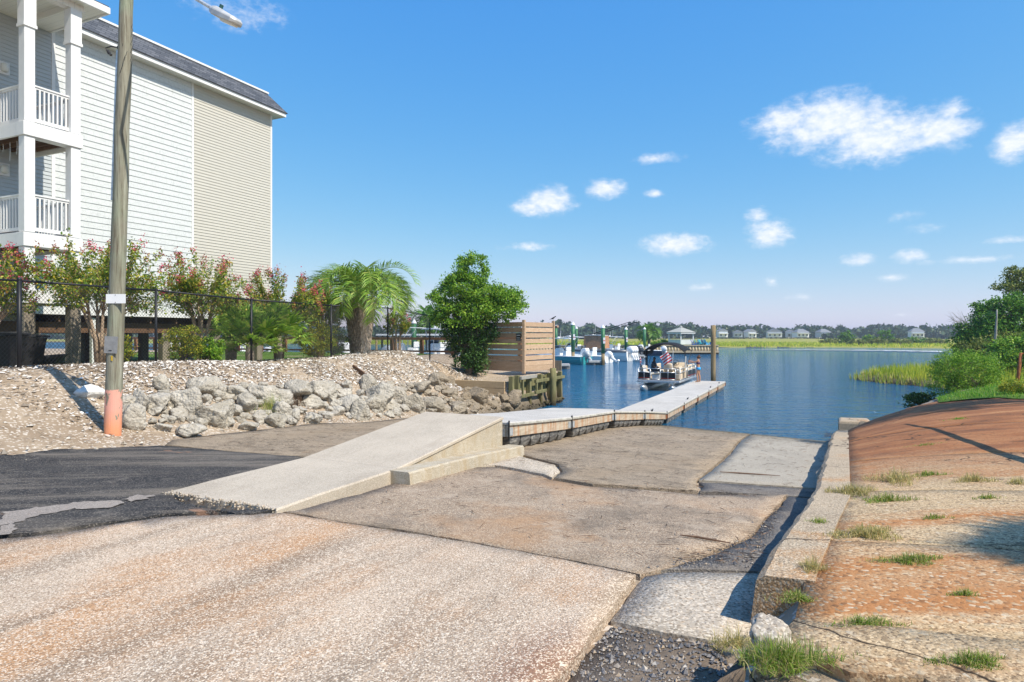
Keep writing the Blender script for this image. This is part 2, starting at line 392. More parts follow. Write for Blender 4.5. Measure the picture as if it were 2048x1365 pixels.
def mk_apron():
    def st(g, c, p, n, n2, n3):
        x, y, z = g.xyz(p)
        q = g.map(p, (1, 1, 1), (0, 0, -YAW))                       # rust washes across in bands
        a = g.noise(g.map(q, (.16, 1.0, 1)), 1.15, 6, .62, .4)
        c = g.mix(g.mr(a, .47, .62, 0, .9), c, (.40, .165, .055))
        b = g.noise(g.map(q, (.25, 1.4, 1), (0, 0, 0), (4, 9, 0)), 1.3, 5, .6); c = g.mix(g.mr(b, .54, .66, 0, .5), c, (.44, .27, .135))
        yy = g.math('ADD', y, g.mr(n, 0, 1, -2.4, 2.4)); far = g.mr(yy, 7.8, 11.5)
        fc = g.ramp(g.noise(g.map(q, (.3, 1.2, 1)), 2.0, 6, .65), [(.28, (.15, .066, .034)), (.5, (.31, .125, .050)), (.75, (.45, .225, .10))])
        c = g.mix(far, c, fc); vc = g.voro(p, 42, 'F1', 1, 1); k = g.xyz(vc)
        hue = g.ramp(k[2], [(.2, (.56, .44, .29)), (.7, (.50, .34, .19)), (1, (.62, .52, .38))])
        c = g.mix(g.math('MULTIPLY', g.mr(k[0], .80, .88, 0, .75), g.mr(far, 0, 1, 1, .12)), c, hue); return g.mix(g.mr(k[1], .14, .08, 0, .5), c, (.10, .06, .035))
    return concrete('apron', (.45, .32, .185), (.62, .47, .29), (.12, .08, .05), 42, .10, st, bumpd=.008, crack=.55)
mt['apron'] = mk_apron()
def st_curb(g, c, p, n, n2, n3):
    a = g.noise(p, .8, 5, .6); return g.mix(g.mr(a, .54, .62, 0, .8), c, (.43, .22, .085))
mt['curb'] = concrete('curb', (.40, .315, .22), (.54, .44, .32), (.16, .115, .075), 50, .4, st_curb, early=True, crack=.6)

def mk_ground():
    g = G('ground'); p = g.pos(); n = g.noise(p, .8, 6, .65); n2 = g.noise(p, 9, 6, .7); v = g.voro(p, 30, 'F1', 1, 1)
    c = g.ramp(n, [(.3, (.25, .185, .125)), (.55, (.36, .28, .20)), (.75, (.45, .365, .27))])
    c = g.mix(g.mr(n2, .42, .30, 0, .6), c, (.17, .115, .07))
    c = g.mix(g.mr(g.xyz(v)[0], .82, .86, 0, .8), c, (.62, .55, .47))
    z = g.xyz(p)[2]; c = g.mix(g.mr(z, .9, .1), c, (.085, .07, .048))
    return g.pr(c, .95, g.bump(n2, .9, .03), spec=.1)
mt['ground'] = mk_ground()
def mk_lawn(name, a, b, d):
    g = G(name); p = g.pos(); n = g.noise(p, .9, 5, .6); n2 = g.noise(p, 30, 4, .7)
    c = g.ramp(n, [(.3, a), (.7, b)]); c = g.mix(g.mr(n2, .5, .3, 0, .6), c, d); return g.pr(c, .9, g.bump(n2, 1, .04), spec=.1)
mt['lawn'] = mk_lawn('lawn', (.075, .15, .022), (.15, .24, .04), (.10, .085, .035))
mt['marshbed'] = mk_lawn('marshbed', (.24, .25, .045), (.36, .33, .08), (.20, .16, .085))
def mk_water():
    g = G('water'); p = g.pos()
    w0 = g.noise(g.map(g.map(p, (1, 1, 1), (0, 0, -YAW)), (.28, 1.1, 1)), 1.3, 4, .6)
    w1 = g.noise(g.map(p, (1, 1, 1), (0, 0, .5)), .55, 3, .5, .4); w2 = g.noise(g.map(p, (1.5, 1, 1), (0, 0, -.4)), 2.4, 4, .6, .3); w3 = g.noise(p, 9, 3, .6)
    h = g.math('ADD', g.math('MULTIPLY', w1, .8), g.math('MULTIPLY_ADD', w3, .14, g.math('MULTIPLY', w2, .45)))
    h = g.math('MULTIPLY_ADD', w0, .8, h)
    big = g.noise(g.map(p, (.35, 1, 1)), .05, 3, .6)
    c = g.ramp(big, [(.3, (.006, .085, .185)), (.7, (.010, .110, .225))])
    return g.pr(c, .05, g.bump(h, 1.0, .65), spec=.36)
mt['water'] = mk_water()
# ------------------------------------------------------------------ terrain
def sm(t): t = np.clip(t, 0, 1); return t * t * (3 - 2 * t)
RS = [-60, -10, 0, 4, 7, 10.4, 13.7, 17.2, 20.7, 24.2, 30, 40, 60]
RZ = [1.95, 1.82, 1.68, 1.57, 1.43, 1.23, .97, .76, .38, -.05, -.75, -1.5, -1.8]
def ramp_z(u, s):
    u = np.asarray(u, float); s = np.asarray(s, float)
    se = s + .26 * np.clip(u + 4.9, 0, 5.5)
    return sum(np.interp(se + d, RS, RZ) for d in (-1, -.5, 0, .5, 1)) / 5
def curb_u(s): return np.interp(s, [-3, 2, 4.6, 7.3, 13, 22, 26], [-.7, -.5, -.33, -.02, .22, .62, .75])
def curb_top(s): return ramp_z(curb_u(s), s) + np.interp(s, [0, 3, 6, 22], [.10, .24, .33, .36])
MARSH = [(2.2, 55), (4, 51), (6.7, 48), (8.6, 42), (8.2, 35), (9.5, 30), (14, 26), (30, 24), (90, 20), (160, 40), (160, 130), (60, 110), (20, 92), (12, 72), (8, 62), (4, 58.5)]
def inpoly(u, s, poly):
    u = np.asarray(u); s = np.asarray(s); r = np.zeros(u.shape, bool); n = len(poly)
    for i in range(n):
        x0, y0 = poly[i]; x1, y1 = poly[(i + 1) % n]
        c = ((y0 > s) != (y1 > s)) & (u < (x1 - x0) * (s - y0) / (y1 - y0 + 1e-9) + x0); r ^= c
    return r
def polydist(u, s, poly):
    d = np.full(np.shape(u), 1e9); n = len(poly)
    for i in range(n):
        a = np.array(poly[i], float); b = np.array(poly[(i + 1) % n], float); e = b - a
        t = np.clip(((u - a[0]) * e[0] + (s - a[1]) * e[1]) / (e @ e), 0, 1)
        d = np.minimum(d, np.hypot(u - a[0] - t * e[0], s - a[1] - t * e[1]))
    return d
def gz(u, s):
    u = np.asarray(u, float); s = np.asarray(s, float)
    r = ramp_z(u, s)
    zb = np.interp(s, [-60, 0, 8, 12, 14, 18, 20.5, 22.5, 24.2, 25.4, 27, 32], [2.3, 2.45, 2.6, 2.6, 2.5, 2.5, 2.66, 2.6, 2.25, 1.75, 1.55, 1.5])
    zb = zb + (np.interp(s, [-60, 31], [2.3, 2.1]) - zb) * sm((-u - 15.8) / 2.5)
    toe = np.interp(s, [3, 8], [-9.3, -11.0]); top = np.interp(s, [3, 8, 22, 24.6], [-15.2, -14.3, -14.3, -12.2])
    k = np.clip((toe - u) / (toe - top), 0, 1); k = .45 * k + .55 * sm(k)
    z = r + (zb - r) * k
    dip = sm((s - 21.3) / 2.4) * sm((u + 15.4) / 1.6) * (u < -10.8); z = z + (np.minimum(z, .78) - z) * dip
    zw = np.interp(s, [24.85, 26, 28, 32], [1.32, 1.48, 1.5, 1.5]); zw = zw + (np.maximum(zb, zw) + .15 - zw) * sm((-13.2 - u) / 2.2)
    z = np.where((s > 24.72) & (u < -11.62), zw, z)                       # behind the timber walls
    z = np.where((s > 31.3) & (u < -11.62), np.maximum(-1.8, -1.8), z)   # marina basin
    z = np.where((s > 30.4) & (u >= -11.62), np.minimum(r, -.7), z)
    # right apron and lawn
    uc = curb_u(s); zc = curb_top(s)
    za = zc + (1.92 - zc) * (1 - np.exp(-np.clip(u - uc - .3, 0, None) / 2.2)) * sm((u - uc) / .6 + .4)
    edge = 21.6 + np.clip((u - 2.3) * 2.0, 0, 5.0)
    fall = sm((s - edge) / np.interp(u, [1, 5], [1.6, 3.4]))
    za = za + (np.interp(u, [6, 14], [-.6, .25]) - za) * fall
    z = np.where(u > uc + .12, za, z)
    z = np.where((u > uc) & (s > 34), -1.5, z)
    # marsh spit and the land behind it
    m = inpoly(u, s, MARSH); d = polydist(u, s, MARSH)
    zm = np.where(m, -.1 + .42 * sm(d / 1.6) + .5 * sm((d - 10) / 14), np.maximum(z, -1.8))
    z = np.where(m, np.maximum(z, zm), z)
    # far marsh across the water
    sh = 188 + .02 * u + 6 * np.sin(u * .035) + 3 * np.sin(u * .11 + 1)
    z = np.where(s > sh, -.2 + .5 * sm((s - sh) / 6) + .6 * sm((s - sh) / 250), z)
    return z
def g1(u, s): return float(gz(np.array([u]), np.array([s]))[0])
def PG(px, py, dz=0.0):            # photo pixel on the ground (iterates on its height)
    D = np.arange(1.5, 45, .01); X = (px - 1024) / FPX * D; u = X * CY - D * SY; s = X * SY + D * CY
    h = CZ - (py - HY) * D / FPX - gz(u, s) - dz; k = int(np.argmax(h <= 0)) if (h <= 0).any() else len(D) - 1
    return Vector((float(u[k]), float(s[k]), g1(u[k], s[k])))

def grid_lines(parts):
    a = np.unique(np.round(np.concatenate(parts), 3)); return a
def make_terrain():
    geo = lambda a, b, n: np.geomspace(a, b, n)
    U = grid_lines([-24 - geo(1, 1376, 22), np.arange(-24, 9, .3), np.array([-11.66, -11.58]), np.arange(9, 40, 2.), 40 + geo(3, 1360, 18)])
    S = grid_lines([-6 - geo(1, 1394, 14), np.arange(-6, 36, .3), np.array([24.66, 24.76, 31.27, 31.34]), np.arange(36, 70, 1.), np.arange(70, 180, 8.), np.arange(180, 210, 2.), 210 + geo(4, 1190, 16)])
    A, B = np.meshgrid(U, S); Z = gz(A, B)
    low = (A > -10.9) & (A < 14) & (B < 27)
    Z = Z - np.where(low, .04, 0)
    near = (A > -24) & (A < 9) & (B > -6) & (B < 34) & ~low
    nz = np.array([mnoise.fractal(Vector((a * .9, b * .9, 0)), 1, 2, 4) for a, b in zip(A.ravel(), B.ravel())]).reshape(A.shape)
    Z = Z + np.where(near, nz * .05, 0)
    nu, ns = len(U), len(S)
    v = np.stack([A, B, Z], -1).reshape(-1, 3)
    f = [(j * nu + i, j * nu + i + 1, (j + 1) * nu + i + 1, (j + 1) * nu + i) for j in range(ns - 1) for i in range(nu - 1)]
    me = mesh_from('ground', v, f, mt['ground'], True)
    tag(obj('ground', me), kind='structure')
make_terrain()
def make_water():
    m = MB(); m.add([(-1390, 21.0, 0), (1390, 21.0, 0), (1390, 1390, 0), (-1390, 1390, 0)], [(0, 1, 2, 3)])
    tag(m.build('water', mt['water']), kind='structure')
make_water()

def roughen(poly, amp, step, seed):
    r = random.Random(seed); out = []; n = len(poly)
    for i in range(n):
        a = Vector(poly[i][:2]); b = Vector(poly[(i + 1) % n][:2]); k = max(1, int((b - a).length / step)); nn = (b - a).orthogonal().normalized() if (b - a).length > 1e-6 else Vector((0, 0))
        for j in range(k):
            t = j / k; p = a.lerp(b, t)
            w = mnoise.noise(Vector((p.x * 2.1, p.y * 2.1, seed))) * .7 + mnoise.noise(Vector((p.x * 7, p.y * 7, seed + 4))) * .5 + mnoise.noise(Vector((p.x * 19, p.y * 19, seed + 9))) * .35
            out.append(p + (nn * w * amp if j else Vector((0, 0))))
    return out
def drape(name, poly, mat, off, hf=gz, step=.3, rough=.03, seed=1, thick=.1, parent=None, wob=.008, kind=None, estep=.14):
    """a slab laid on the ground: its outline, an inner grid of points, and a skirt"""
    P = roughen(poly, rough, estep, seed) if rough else [Vector(p[:2]) for p in poly]
    n = len(P); xs = [p.x for p in P]; ys = [p.y for p in P]
    gx, gy = np.meshgrid(np.arange(min(xs), max(xs), step), np.arange(min(ys), max(ys), step))
    pp = [(p.x, p.y) for p in P]
    ins = inpoly(gx.ravel(), gy.ravel(), pp) & (polydist(gx.ravel(), gy.ravel(), pp) > step * .35)
    inner = [Vector((a + random.uniform(-.2, .2) * step, b + random.uniform(-.2, .2) * step)) for a, b in zip(gx.ravel()[ins], gy.ravel()[ins])]
    vs, es, fs, *_ = geometry.delaunay_2d_cdt(P + inner, [], [list(range(n))], 1, 1e-5)
    u = np.array([v.x for v in vs]); s = np.array([v.y for v in vs])
    z = hf(u, s) + off + np.array([mnoise.fractal(Vector((a * 1.7, b * 1.7, seed)), 1, 2, 3) for a, b in zip(u, s)]) * wob
    bm = bmesh.new(); bv = [bm.verts.new((a, b, c)) for a, b, c in zip(u, s, z)]
    for f in fs:
        try: bm.faces.new([bv[i] for i in f])
        except ValueError: pass
    bmesh.ops.recalc_face_normals(bm, faces=bm.faces)
    if sum(f.normal.z for f in bm.faces) < 0: bmesh.ops.reverse_faces(bm, faces=bm.faces)
    for f in bm.faces: f.smooth = True
    if thick:
        be = [e for e in bm.edges if len(e.link_faces) == 1]
        ex = bmesh.ops.extrude_edge_only(bm, edges=be)
        for v in [q for q in ex['geom'] if isinstance(q, bmesh.types.BMVert)]: v.co.z -= thick
        for f in [q for q in ex['geom'] if isinstance(q, bmesh.types.BMFace)]: f.smooth = False
    me = bpy.data.meshes.new(name); bm.to_mesh(me); bm.free(); me.materials.append(mat)
    o = obj(name, me, parent)
    if kind: o['kind'] = kind
    return o
def pg(*pts): return [PG(*p)[:2] for p in pts]

def cpt(s): return (float(curb_u(s)) + .08, s)
# --- the boat ramp and its slabs (outlines read from the photograph, laid on the ground)
ramp = tag(thing('boat_ramp', None, None), kind='structure')
seamL, seamM, seamR = PG(562, 1034)[:2], PG(812, 1074)[:2], PG(1272, 1160)[:2]
near_edge = pg((1225, 1228), (1172, 1300), (1118, 1370))
drape('concrete_slab', [(-11.5, -4), (-2.0, -4), (-1.72, 1.2)] + near_edge[::-1] + [seamR, PG(1040, 1112)[:2], seamM, seamL] + pg((480, 1036), (330, 1042), (210, 1060), (110, 1077), (0, 1087)) + [(-11.5, 2.2)], mt['slab_near'], .035, seed=3, rough=.035, thick=.13, parent=ramp)
# middle slab past the seam
sl2 = [PG(566, 1027)[:2], PG(815, 1066)[:2], PG(1044, 1105)[:2], PG(1280, 1152)[:2]] + pg((1330, 1140), (1400, 1120), (1500, 1075), (1575, 992), (1400, 992), (1300, 983), (1180, 975), (1100, 962), (1085, 955), (990, 936))
drape('concrete_slab', sl2 + [(-4.72, 8.4), (-4.72, 6.9), (-4.72, 5.0)], mt['slab_mid'], .012, seed=5, rough=.04, thick=.10, parent=ramp)
drape('concrete_slab', pg((990, 932), (1088, 950), (1104, 957), (1120, 945), (1110, 932), (1040, 915)) + [(-4.7, 10.4), (-4.72, 8.6)], mt['slab_pale'], .012, seed=6, rough=.03, thick=.10, parent=ramp)
drape('concrete_slab', pg((1108, 958), (1185, 970), (1300, 978), (1396, 984), (1392, 965), (1420, 940), (1460, 905), (1500, 870)) + [(-2.6, 29), (-5.0, 29), (-11.2, 29), (-11.2, 20.5), (-6.9, 20.5), (-6.9, 10.4), (-4.75, 10.5)] + pg((1046, 912), (1116, 930), (1126, 945)), mt['slab_far'], .012, seed=8, rough=.03, thick=.10, parent=ramp)
drape('concrete_slab', pg((1504, 870), (1464, 907), (1424, 943), (1398, 962)) + [cpt(PG(1590, 974).y), cpt(12), cpt(15), cpt(19), cpt(23), cpt(27), (-1.2, 29), (-2.5, 29)], mt['slab_clean'], .012, seed=9, rough=.02, thick=.10, parent=ramp)
drape('asphalt_patch', pg((1398, 966), (1408, 975), (1400, 984)) + [cpt(PG(1578, 990).y), cpt(PG(1588, 976).y)], mt['dark_patch'], .010, seed=10, rough=.04, estep=.06, thick=.08, parent=ramp)
drape('concrete_slab', pg((1290, 1150), (1335, 1143), (1530, 1142), (1525, 1200), (1500, 1268), (1440, 1280), (1330, 1262), (1222, 1240), (1234, 1222)), mt['slab_pale'], -.012, seed=12, rough=.05, thick=.08, parent=ramp)
drape('worn_gravel_bed', pg((1290, 1146), (1400, 1122), (1500, 1078), (1578, 994)) + [cpt(PG(1578, 994).y + .1), cpt(7.5), cpt(6), cpt(PG(1525, 1138).y)] + pg((1400, 1140), (1335, 1140)), mt['dark_patch'], .002, seed=13, rough=.03, thick=.06, parent=ramp)
# left lane
drape('concrete_slab', [(-6.48, 7.2)] + pg((606, 917), (470, 906), (330, 893), (345, 882), (480, 866), (640, 848)) + [(-10.95, 14), (-11.05, 20.4), (-6.95, 20.4), (-6.95, 10.2), (-6.5, 10.1)], mt['slab_far'], .02, seed=15, rough=.04, thick=.1, parent=ramp)
mt['gravelbed'] = mt['dark_patch']
asph = drape('asphalt_patch', [(-6.45, 4.9), (-6.45, 6.9)] + pg((600, 920), (470, 910), (330, 897), (260, 899), (120, 905), (0, 917)) + [(-13, 4.2), (-13, 1.8)] + pg((0, 1081), (110, 1072), (210, 1055), (330, 1037), (480, 1031), (556, 1029)) + [(-4.9, 4.62), (-5.6, 4.55)], mt['asphalt'], .045, seed=17, rough=.10, thick=.12, parent=ramp, estep=.07)
for k, q in enumerate((((0, 1036), (70, 1024), (110, 1020), (150, 1014), (232, 1012), (248, 1018), (215, 1028), (150, 1027), (80, 1040), (40, 1055), (0, 1062)), ((240, 1010), (275, 1000), (318, 998), (300, 1008), (262, 1014)), ((0, 1066), (28, 1058), (34, 1072), (0, 1084)))): drape('worn_concrete', pg(*q), mt['slab_worn'], .052 + .002 * k, seed=18 + k, rough=.11, thick=0, parent=ramp, estep=.035)
# sand washed over the edge of the asphalt by the pole
# --- gravel in the broken corner
corner = pg((1118, 1372), (1172, 1302), (1222, 1246), (1330, 1266), (1440, 1286), (1495, 1290)) + [(-.55, 2.2), (-1.7, 1.2)]
mt['gravel_dirt'] = plain('gravel_dirt', (.17, .13, .095), .95, scale=12, var=.35, bump=.8)
drape('gravel_bed', corner + [], mt['gravel_dirt'], -.03, seed=19, rough=.03, thick=.06, parent=ramp)
def scatter_poly(poly, n, r):
    xs = [p[0] for p in poly]; ys = [p[1] for p in poly]; out = np.empty((0, 2))
    while len(out) < n:
        c = np.stack([r.uniform(min(xs), max(xs), n * 2), r.uniform(min(ys), max(ys), n * 2)], 1)
        out = np.concatenate([out, c[inpoly(c[:, 0], c[:, 1], poly)]])
    return out[:n]
OCT = np.array([(1, 0, 0), (0, 1, 0), (-1, 0, 0), (0, -1, 0), (0, 0, .8), (0, 0, -.8)], float)
OF = [(0, 1, 4), (1, 2, 4), (2, 3, 4), (3, 0, 4), (1, 0, 5), (2, 1, 5), (3, 2, 5), (0, 3, 5)]
def pebbles(name, pts, zf, lo, hi, mat, parent=None, sink=.2, r=rng):
    tris = []
    z = zf(pts[:, 0], pts[:, 1])
    for (x, y), zz in zip(pts, z):
        q = OCT * r.uniform(.6, 1.3, (6, 1)) * r.uniform(.6, 1.2, (1, 3)) * (lo * (hi / lo) ** (r.random() ** 2.2))
        a = r.uniform(0, 6.28); c, s_ = math.cos(a), math.sin(a)
        q = np.stack([q[:, 0] * c - q[:, 1] * s_, q[:, 0] * s_ + q[:, 1] * c, q[:, 2]], 1) + (x, y, zz + lo * sink)
        tris += [q[list(f)] for f in OF]
    o = obj(name, quads_mesh(name, np.array(tris), mat), parent); o['kind'] = 'stuff'; return o
g = G('pebble'); mt['pebble'] = g.pr(g.ramp(g.orand(), [(0, (.3, .3, .3)), (1, (.3, .3, .3))]))
def islandmat(name, stops, rough=.85): q = G(name); return q.pr(q.ramp(q.island(), stops), rough, spec=.2)
mt['pebble'] = islandmat('pebble', [(0, (.10, .10, .11)), (.45, (.19, .18, .18)), (.7, (.28, .25, .22)), (.85, (.36, .27, .18)), (1, (.46, .42, .37))])
tag(pebbles('gravel', scatter_poly(corner, 2600, rng), lambda u, s: gz(u, s) - .025, .007, .024, mt['pebble']), 'loose dark grey gravel in the broken near corner of the ramp', 'gravel')
lane = [(-4.6, 5.5), (-.5, 5.2), (.2, 14), (.4, 21), (-4.6, 23)]
tag(pebbles('ramp_grit', np.concatenate([scatter_poly(lane, 500, rng), scatter_poly(pg((1290, 1140), (1500, 1078), (1560, 1010), (1520, 1138)), 420, rng)]), lambda u, s: gz(u, s) + .012, .005, .018, mt['pebble']), 'small loose stones scattered over the right lane of the ramp', 'gravel')
def strips(name, pts, zf, lo, hi, w, mat, r=rng, ang=None):
    z = zf(pts[:, 0], pts[:, 1]) + .012; n = len(pts); a = r.uniform(0, 6.28, n) if ang is None else r.normal(ang, .5, n); l = r.uniform(lo, hi, n) / 2; ww = w * r.uniform(.5, 1.3, n)
    d = np.stack([np.cos(a), np.sin(a), r.normal(0, .03, n)], 1) * l[:, None]; e = np.stack([-np.sin(a), np.cos(a), 0 * a], 1) * ww[:, None]
    c = np.concatenate([pts, z[:, None] + .004], 1)
    # folded slivers: three points high in the middle
    q = np.stack([c - d, c - e + (0, 0, .002), c + d, c + e + (0, 0, .006)], 1)
    o = obj(name, quads_mesh(name, q, mat)); o['kind'] = 'stuff'; return o
mt['litter'] = islandmat('litter', [(0, (.06, .04, .03)), (.6, (.14, .09, .06)), (1, (.27, .17, .10))])
wrack = np.concatenate([scatter_poly(lane, 900, rng), scatter_poly(pg((1330, 1130), (1500, 1078), (1560, 1010), (1530, 1138)), 120, rng), scatter_poly([(-10.8, 8), (-6.7, 8), (-6.9, 19), (-10.9, 19)], 450, rng)])
tag(strips('dried_reed_litter', wrack, lambda u, s: gz(u, s) + .012, .03, .22, .004, mt['litter']), 'dry brown reed scraps strewn over the ramp', 'litter')

# --- curb wall between ramp and apron, cast in blocks
curb = thing('curb_wall', 'low tan concrete curb wall with rust stains between ramp and right apron', 'curb', (0, 0, 0))
def curb_block(s0, s1, w=.36, seed=0):
    n = max(3, int((s1 - s0) / .16)); rings = []
    for i in range(n + 1):
        s = s0 + (s1 - s0) * i / n; u = float(curb_u(s)); zt = float(curb_top(s)) + .02; zb_ = float(ramp_z(u, s)) - .15
        j = mnoise.noise(Vector((s * 1.3, seed, 0))) * .05 + mnoise.noise(Vector((s * 5, seed, 3))) * .022
        k = mnoise.noise(Vector((s * 3, seed, 8))) * .018
        rings.append([(u + w, s, zb_), (u + w, s, zt + .012 + k), (u + .07 + j, s, zt + k), (u + .02 + j, s, zt - .04 + k), (u - .03 + j * .6, s, zb_)])
    m = MB(); m.loft(rings); return m.build('curb_block', mt['curb'], curb)
for i, (a, b) in enumerate([(4.35, 6.9), (6.92, 10.7), (10.72, 15.0), (15.02, 19.2), (19.22, 23.0)]): curb_block(a, b, seed=i)
# --- apron slabs right of the curb
apron = tag(thing('apron_pavement', None, None), kind='structure')
def cu(s, d=.30): return (float(curb_u(s)) + d, s)
rows = [(2.15, 3.7), (3.708, 5.35), (5.358, 7.6), (7.608, 10.4), (10.41, 14.2), (14.21, 17.8), (17.81, 21.7)]
for i, (a, b) in enumerate(rows):
    w0, w1 = (2.7, 3.2) if i < 2 else (3.2, 5.6)
    sk = .35
    if i == 0:
        drape('apron_slab', [PG(1572, 1302)[:2], cu(3.55, .1)] + [cu(b, .3), (3.0, b + sk), (7, b + .6), (7, .8), (2.0, 1.1)] + pg((1850, 1366), (1700, 1352), (1620, 1318)), mt['apron'], .02, seed=30, rough=.03, thick=.16, parent=apron, wob=.015)
        continue
    far = [(2.9, 21.9), (4.3, 22.8), (7.5, 22.8)] if i == len(rows) - 1 else [(3.2, b + sk), (7.5, b + .7)]
    drape('apron_slab', [cu(a)] + [cu((a + b) / 2)] + [cu(b)] + far + [(7.5, a + .72), (3.2, a + sk + .02)], mt['apron'], .012, seed=31, rough=.012, thick=.12, parent=apron, wob=.012)

# --- concrete walkway up to the floating dock
walk = thing('concrete_walkway', 'pale concrete walkway rising from the asphalt to the floating dock', 'walkway', (-5.6, 7.4, 1.4))
off = walk.location
def gzv(u, s): return float(ramp_z(u, s))
yL = [4.72, 5.5, 6.2, 6.9, 7.9, 8.9, 10.02]; zt = [1.585, 1.60, 1.60, 1.605, 1.70, 1.80, 1.905]
def quadstrip(name, i0, i1, mat):
    rings = []
    for i in range(i0, i1 + 1):
        s = yL[i]; xl, xr = -6.42, -4.80
        sl = s + (.10 if i else .12); sr = s - (.0 if i else -.12)
        rings.append([(xl, sl, gzv(xl, sl) - .1), (xr, sr, gzv(xr, sr) - .12), (xr, sr, zt[i] - .018), (xr - .018, sr, zt[i]), (xl + .018, sl, zt[i]), (xl, sl, zt[i] - .018)])
    m = MB(off); m.loft(rings); return m.build(name, mat, walk)
quadstrip('approach_slab', 0, 3, mt['walk'])
m = MB(off); rings = []
for i in range(3, 7):
    s = yL[i] + (.004 if i == 3 else 0); z = zt[i]
    rings.append([(-6.42, s + .1, gzv(-6.42, s) - .1), (-4.82, s, gzv(-4.82, s) - .1), (-4.82, s, z - .05), (-6.42, s + .1, z - .05)])
m.loft(rings).build('ramp_wall', mt['walk_side'], walk)
m = MB(off); rings = []
for i in range(3, 7):
    s = yL[i] + (.004 if i == 3 else 0); z = zt[i]
    rings.append([(-6.43, s + .1, z - .045), (-4.80, s, z - .045), (-4.80, s, z - .012), (-4.815, s, z), (-6.415, s + .1, z), (-6.43, s + .1, z - .012)])
m.loft(rings).build('sloping_slab', mt['walk'], walk)
m = MB(off); rings = []
for s, h in [(6.75, .17), (7.6, .18), (8.8, .18), (10.25, .17)]:
    zz = gzv(-4.7, s); rings.append([(-4.815, s, zz - .1), (-4.50, s, zz - .1), (-4.52, s, zz + h - .02), (-4.54, s, zz + h), (-4.815, s, zz + h)])
m.loft(rings).build('footing_curb', mt['walk_side'], walk)
m = MB(off)                                           # crumbling shell lip along the near end
for i in range(260):
    t = random.random(); x = -6.44 + 1.66 * t; y = 4.865 + random.gauss(0, .018); r_ = random.uniform(.006, .018)
    m.ball((x, y - .03, gzv(x, y) + random.uniform(.0, .08)), r_, 5, 3, .8)
m.build('broken_lip', mt['slab_pale'], walk)['kind'] = 'stuff'

# --- crumbled concrete lumps
def rock_mesh(name, seed, mat, sub=4, planes=11, rough=.07):
    r = np.random.default_rng(seed); bm = bmesh.new(); bmesh.ops.create_icosphere(bm, subdivisions=sub, radius=1)
    nn = r.normal(size=(planes, 3)); nn /= np.linalg.norm(nn, axis=1)[:, None]; dd = r.uniform(.55, 1.0, planes)
    for v in bm.verts:
        d = np.array(v.co); d /= np.linalg.norm(d); q = nn @ d; q = np.where(q > .05, dd / np.maximum(q, .05), 9)
        k = np.sort(q)[:2]; rad = min(k[0], 1.15)
        p = Vector(d) * rad
        rad += mnoise.fractal(p * 2.2 + Vector((seed, 0, 0)), 1, 2, 5) * rough * 1.6 - abs(mnoise.noise(p * 4 + Vector((0, seed, 0)))) * rough * 1.8 - max(0, mnoise.noise(p * 9 + Vector((0, 0, seed)))) * rough * 1.3
        v.co = Vector(d) * rad
    for f in bm.faces: f.smooth = True
    me = bpy.data.meshes.new(name); bm.to_mesh(me); bm.free(); me.materials.append(mat); return me
def mk_rock(name, a, b, c, lich):
    g = G(name); p = g.pos(); n = g.noise(p, 2.2, 6, .7); n2 = g.noise(p, 14, 6, .75); v = g.voro(p, 16)
    cc = g.ramp(n, [(.3, a), (.55, b), (.75, c)]); cc = g.mix(g.mr(n2, .47, .30, 0, .85), cc, tuple(x * .28 for x in a))
    cc = g.mix(g.mr(g.noise(p, 5, 5, .7), .55, .68, 0, .7), cc, lich)
    cc = g.mix(g.mr(g.orand(), 0, 1, 0, .35), cc, (.62, .58, .52))
    z = g.xyz(p)[2]; y = g.xyz(p)[1]; cc = g.mix(g.mr(y, 16, 22, 0, .65), cc, (.19, .125, .06))      # browner towards the water
    zz = g.math('ADD', z, g.mr(n, 0, 1, -.15, .15)); cc = g.mix(g.mr(zz, .45, .15, 0, .85), cc, (.05, .04, .025))
    return g.pr(cc, .95, g.bump(g.math('ADD', n2, g.math('MULTIPLY', v, -.7)), 1, .05), spec=.15)
mt['rock'] = mk_rock('rock', (.31, .275, .22), (.46, .415, .34), (.58, .53, .45), (.64, .59, .51))
mt['whiterock'] = plain('whiterock', (.72, .70, .66), .9, scale=5, var=.1, bump=.6)
RM = [rock_mesh('boulder', 100 + i, mt['rock']) for i in range(14)]
def boulder(px, py, w, h, D=None, rz=None, mi=None, label=None, mat=None, name='boulder', dep=.85, pos=None):
    """px,py = centre in the photo, w,h = size in photo pixels"""
    if pos is None:
        p = PG(px, py + h * .42); D = -p.x * SY + p.y * CY
        sx = w / 2 / FPX * D; sz = h / 2 / FPX * D
        p.z += sz * .62
    else: p, sx, sz = pos
    me = RM[random.randrange(14) if mi is None else mi]
    if mat: me = me.copy(); me.materials[0] = mat
    o = obj(name, me, None, p, (random.uniform(-.3, .3), random.uniform(-.3, .3), random.uniform(0, 6.28) if rz is None else rz), (sx * 1.08, sx * dep * 1.08, sz * 1.12))
    return tag(o, label, 'boulder', 'riprap boulders on the bank')
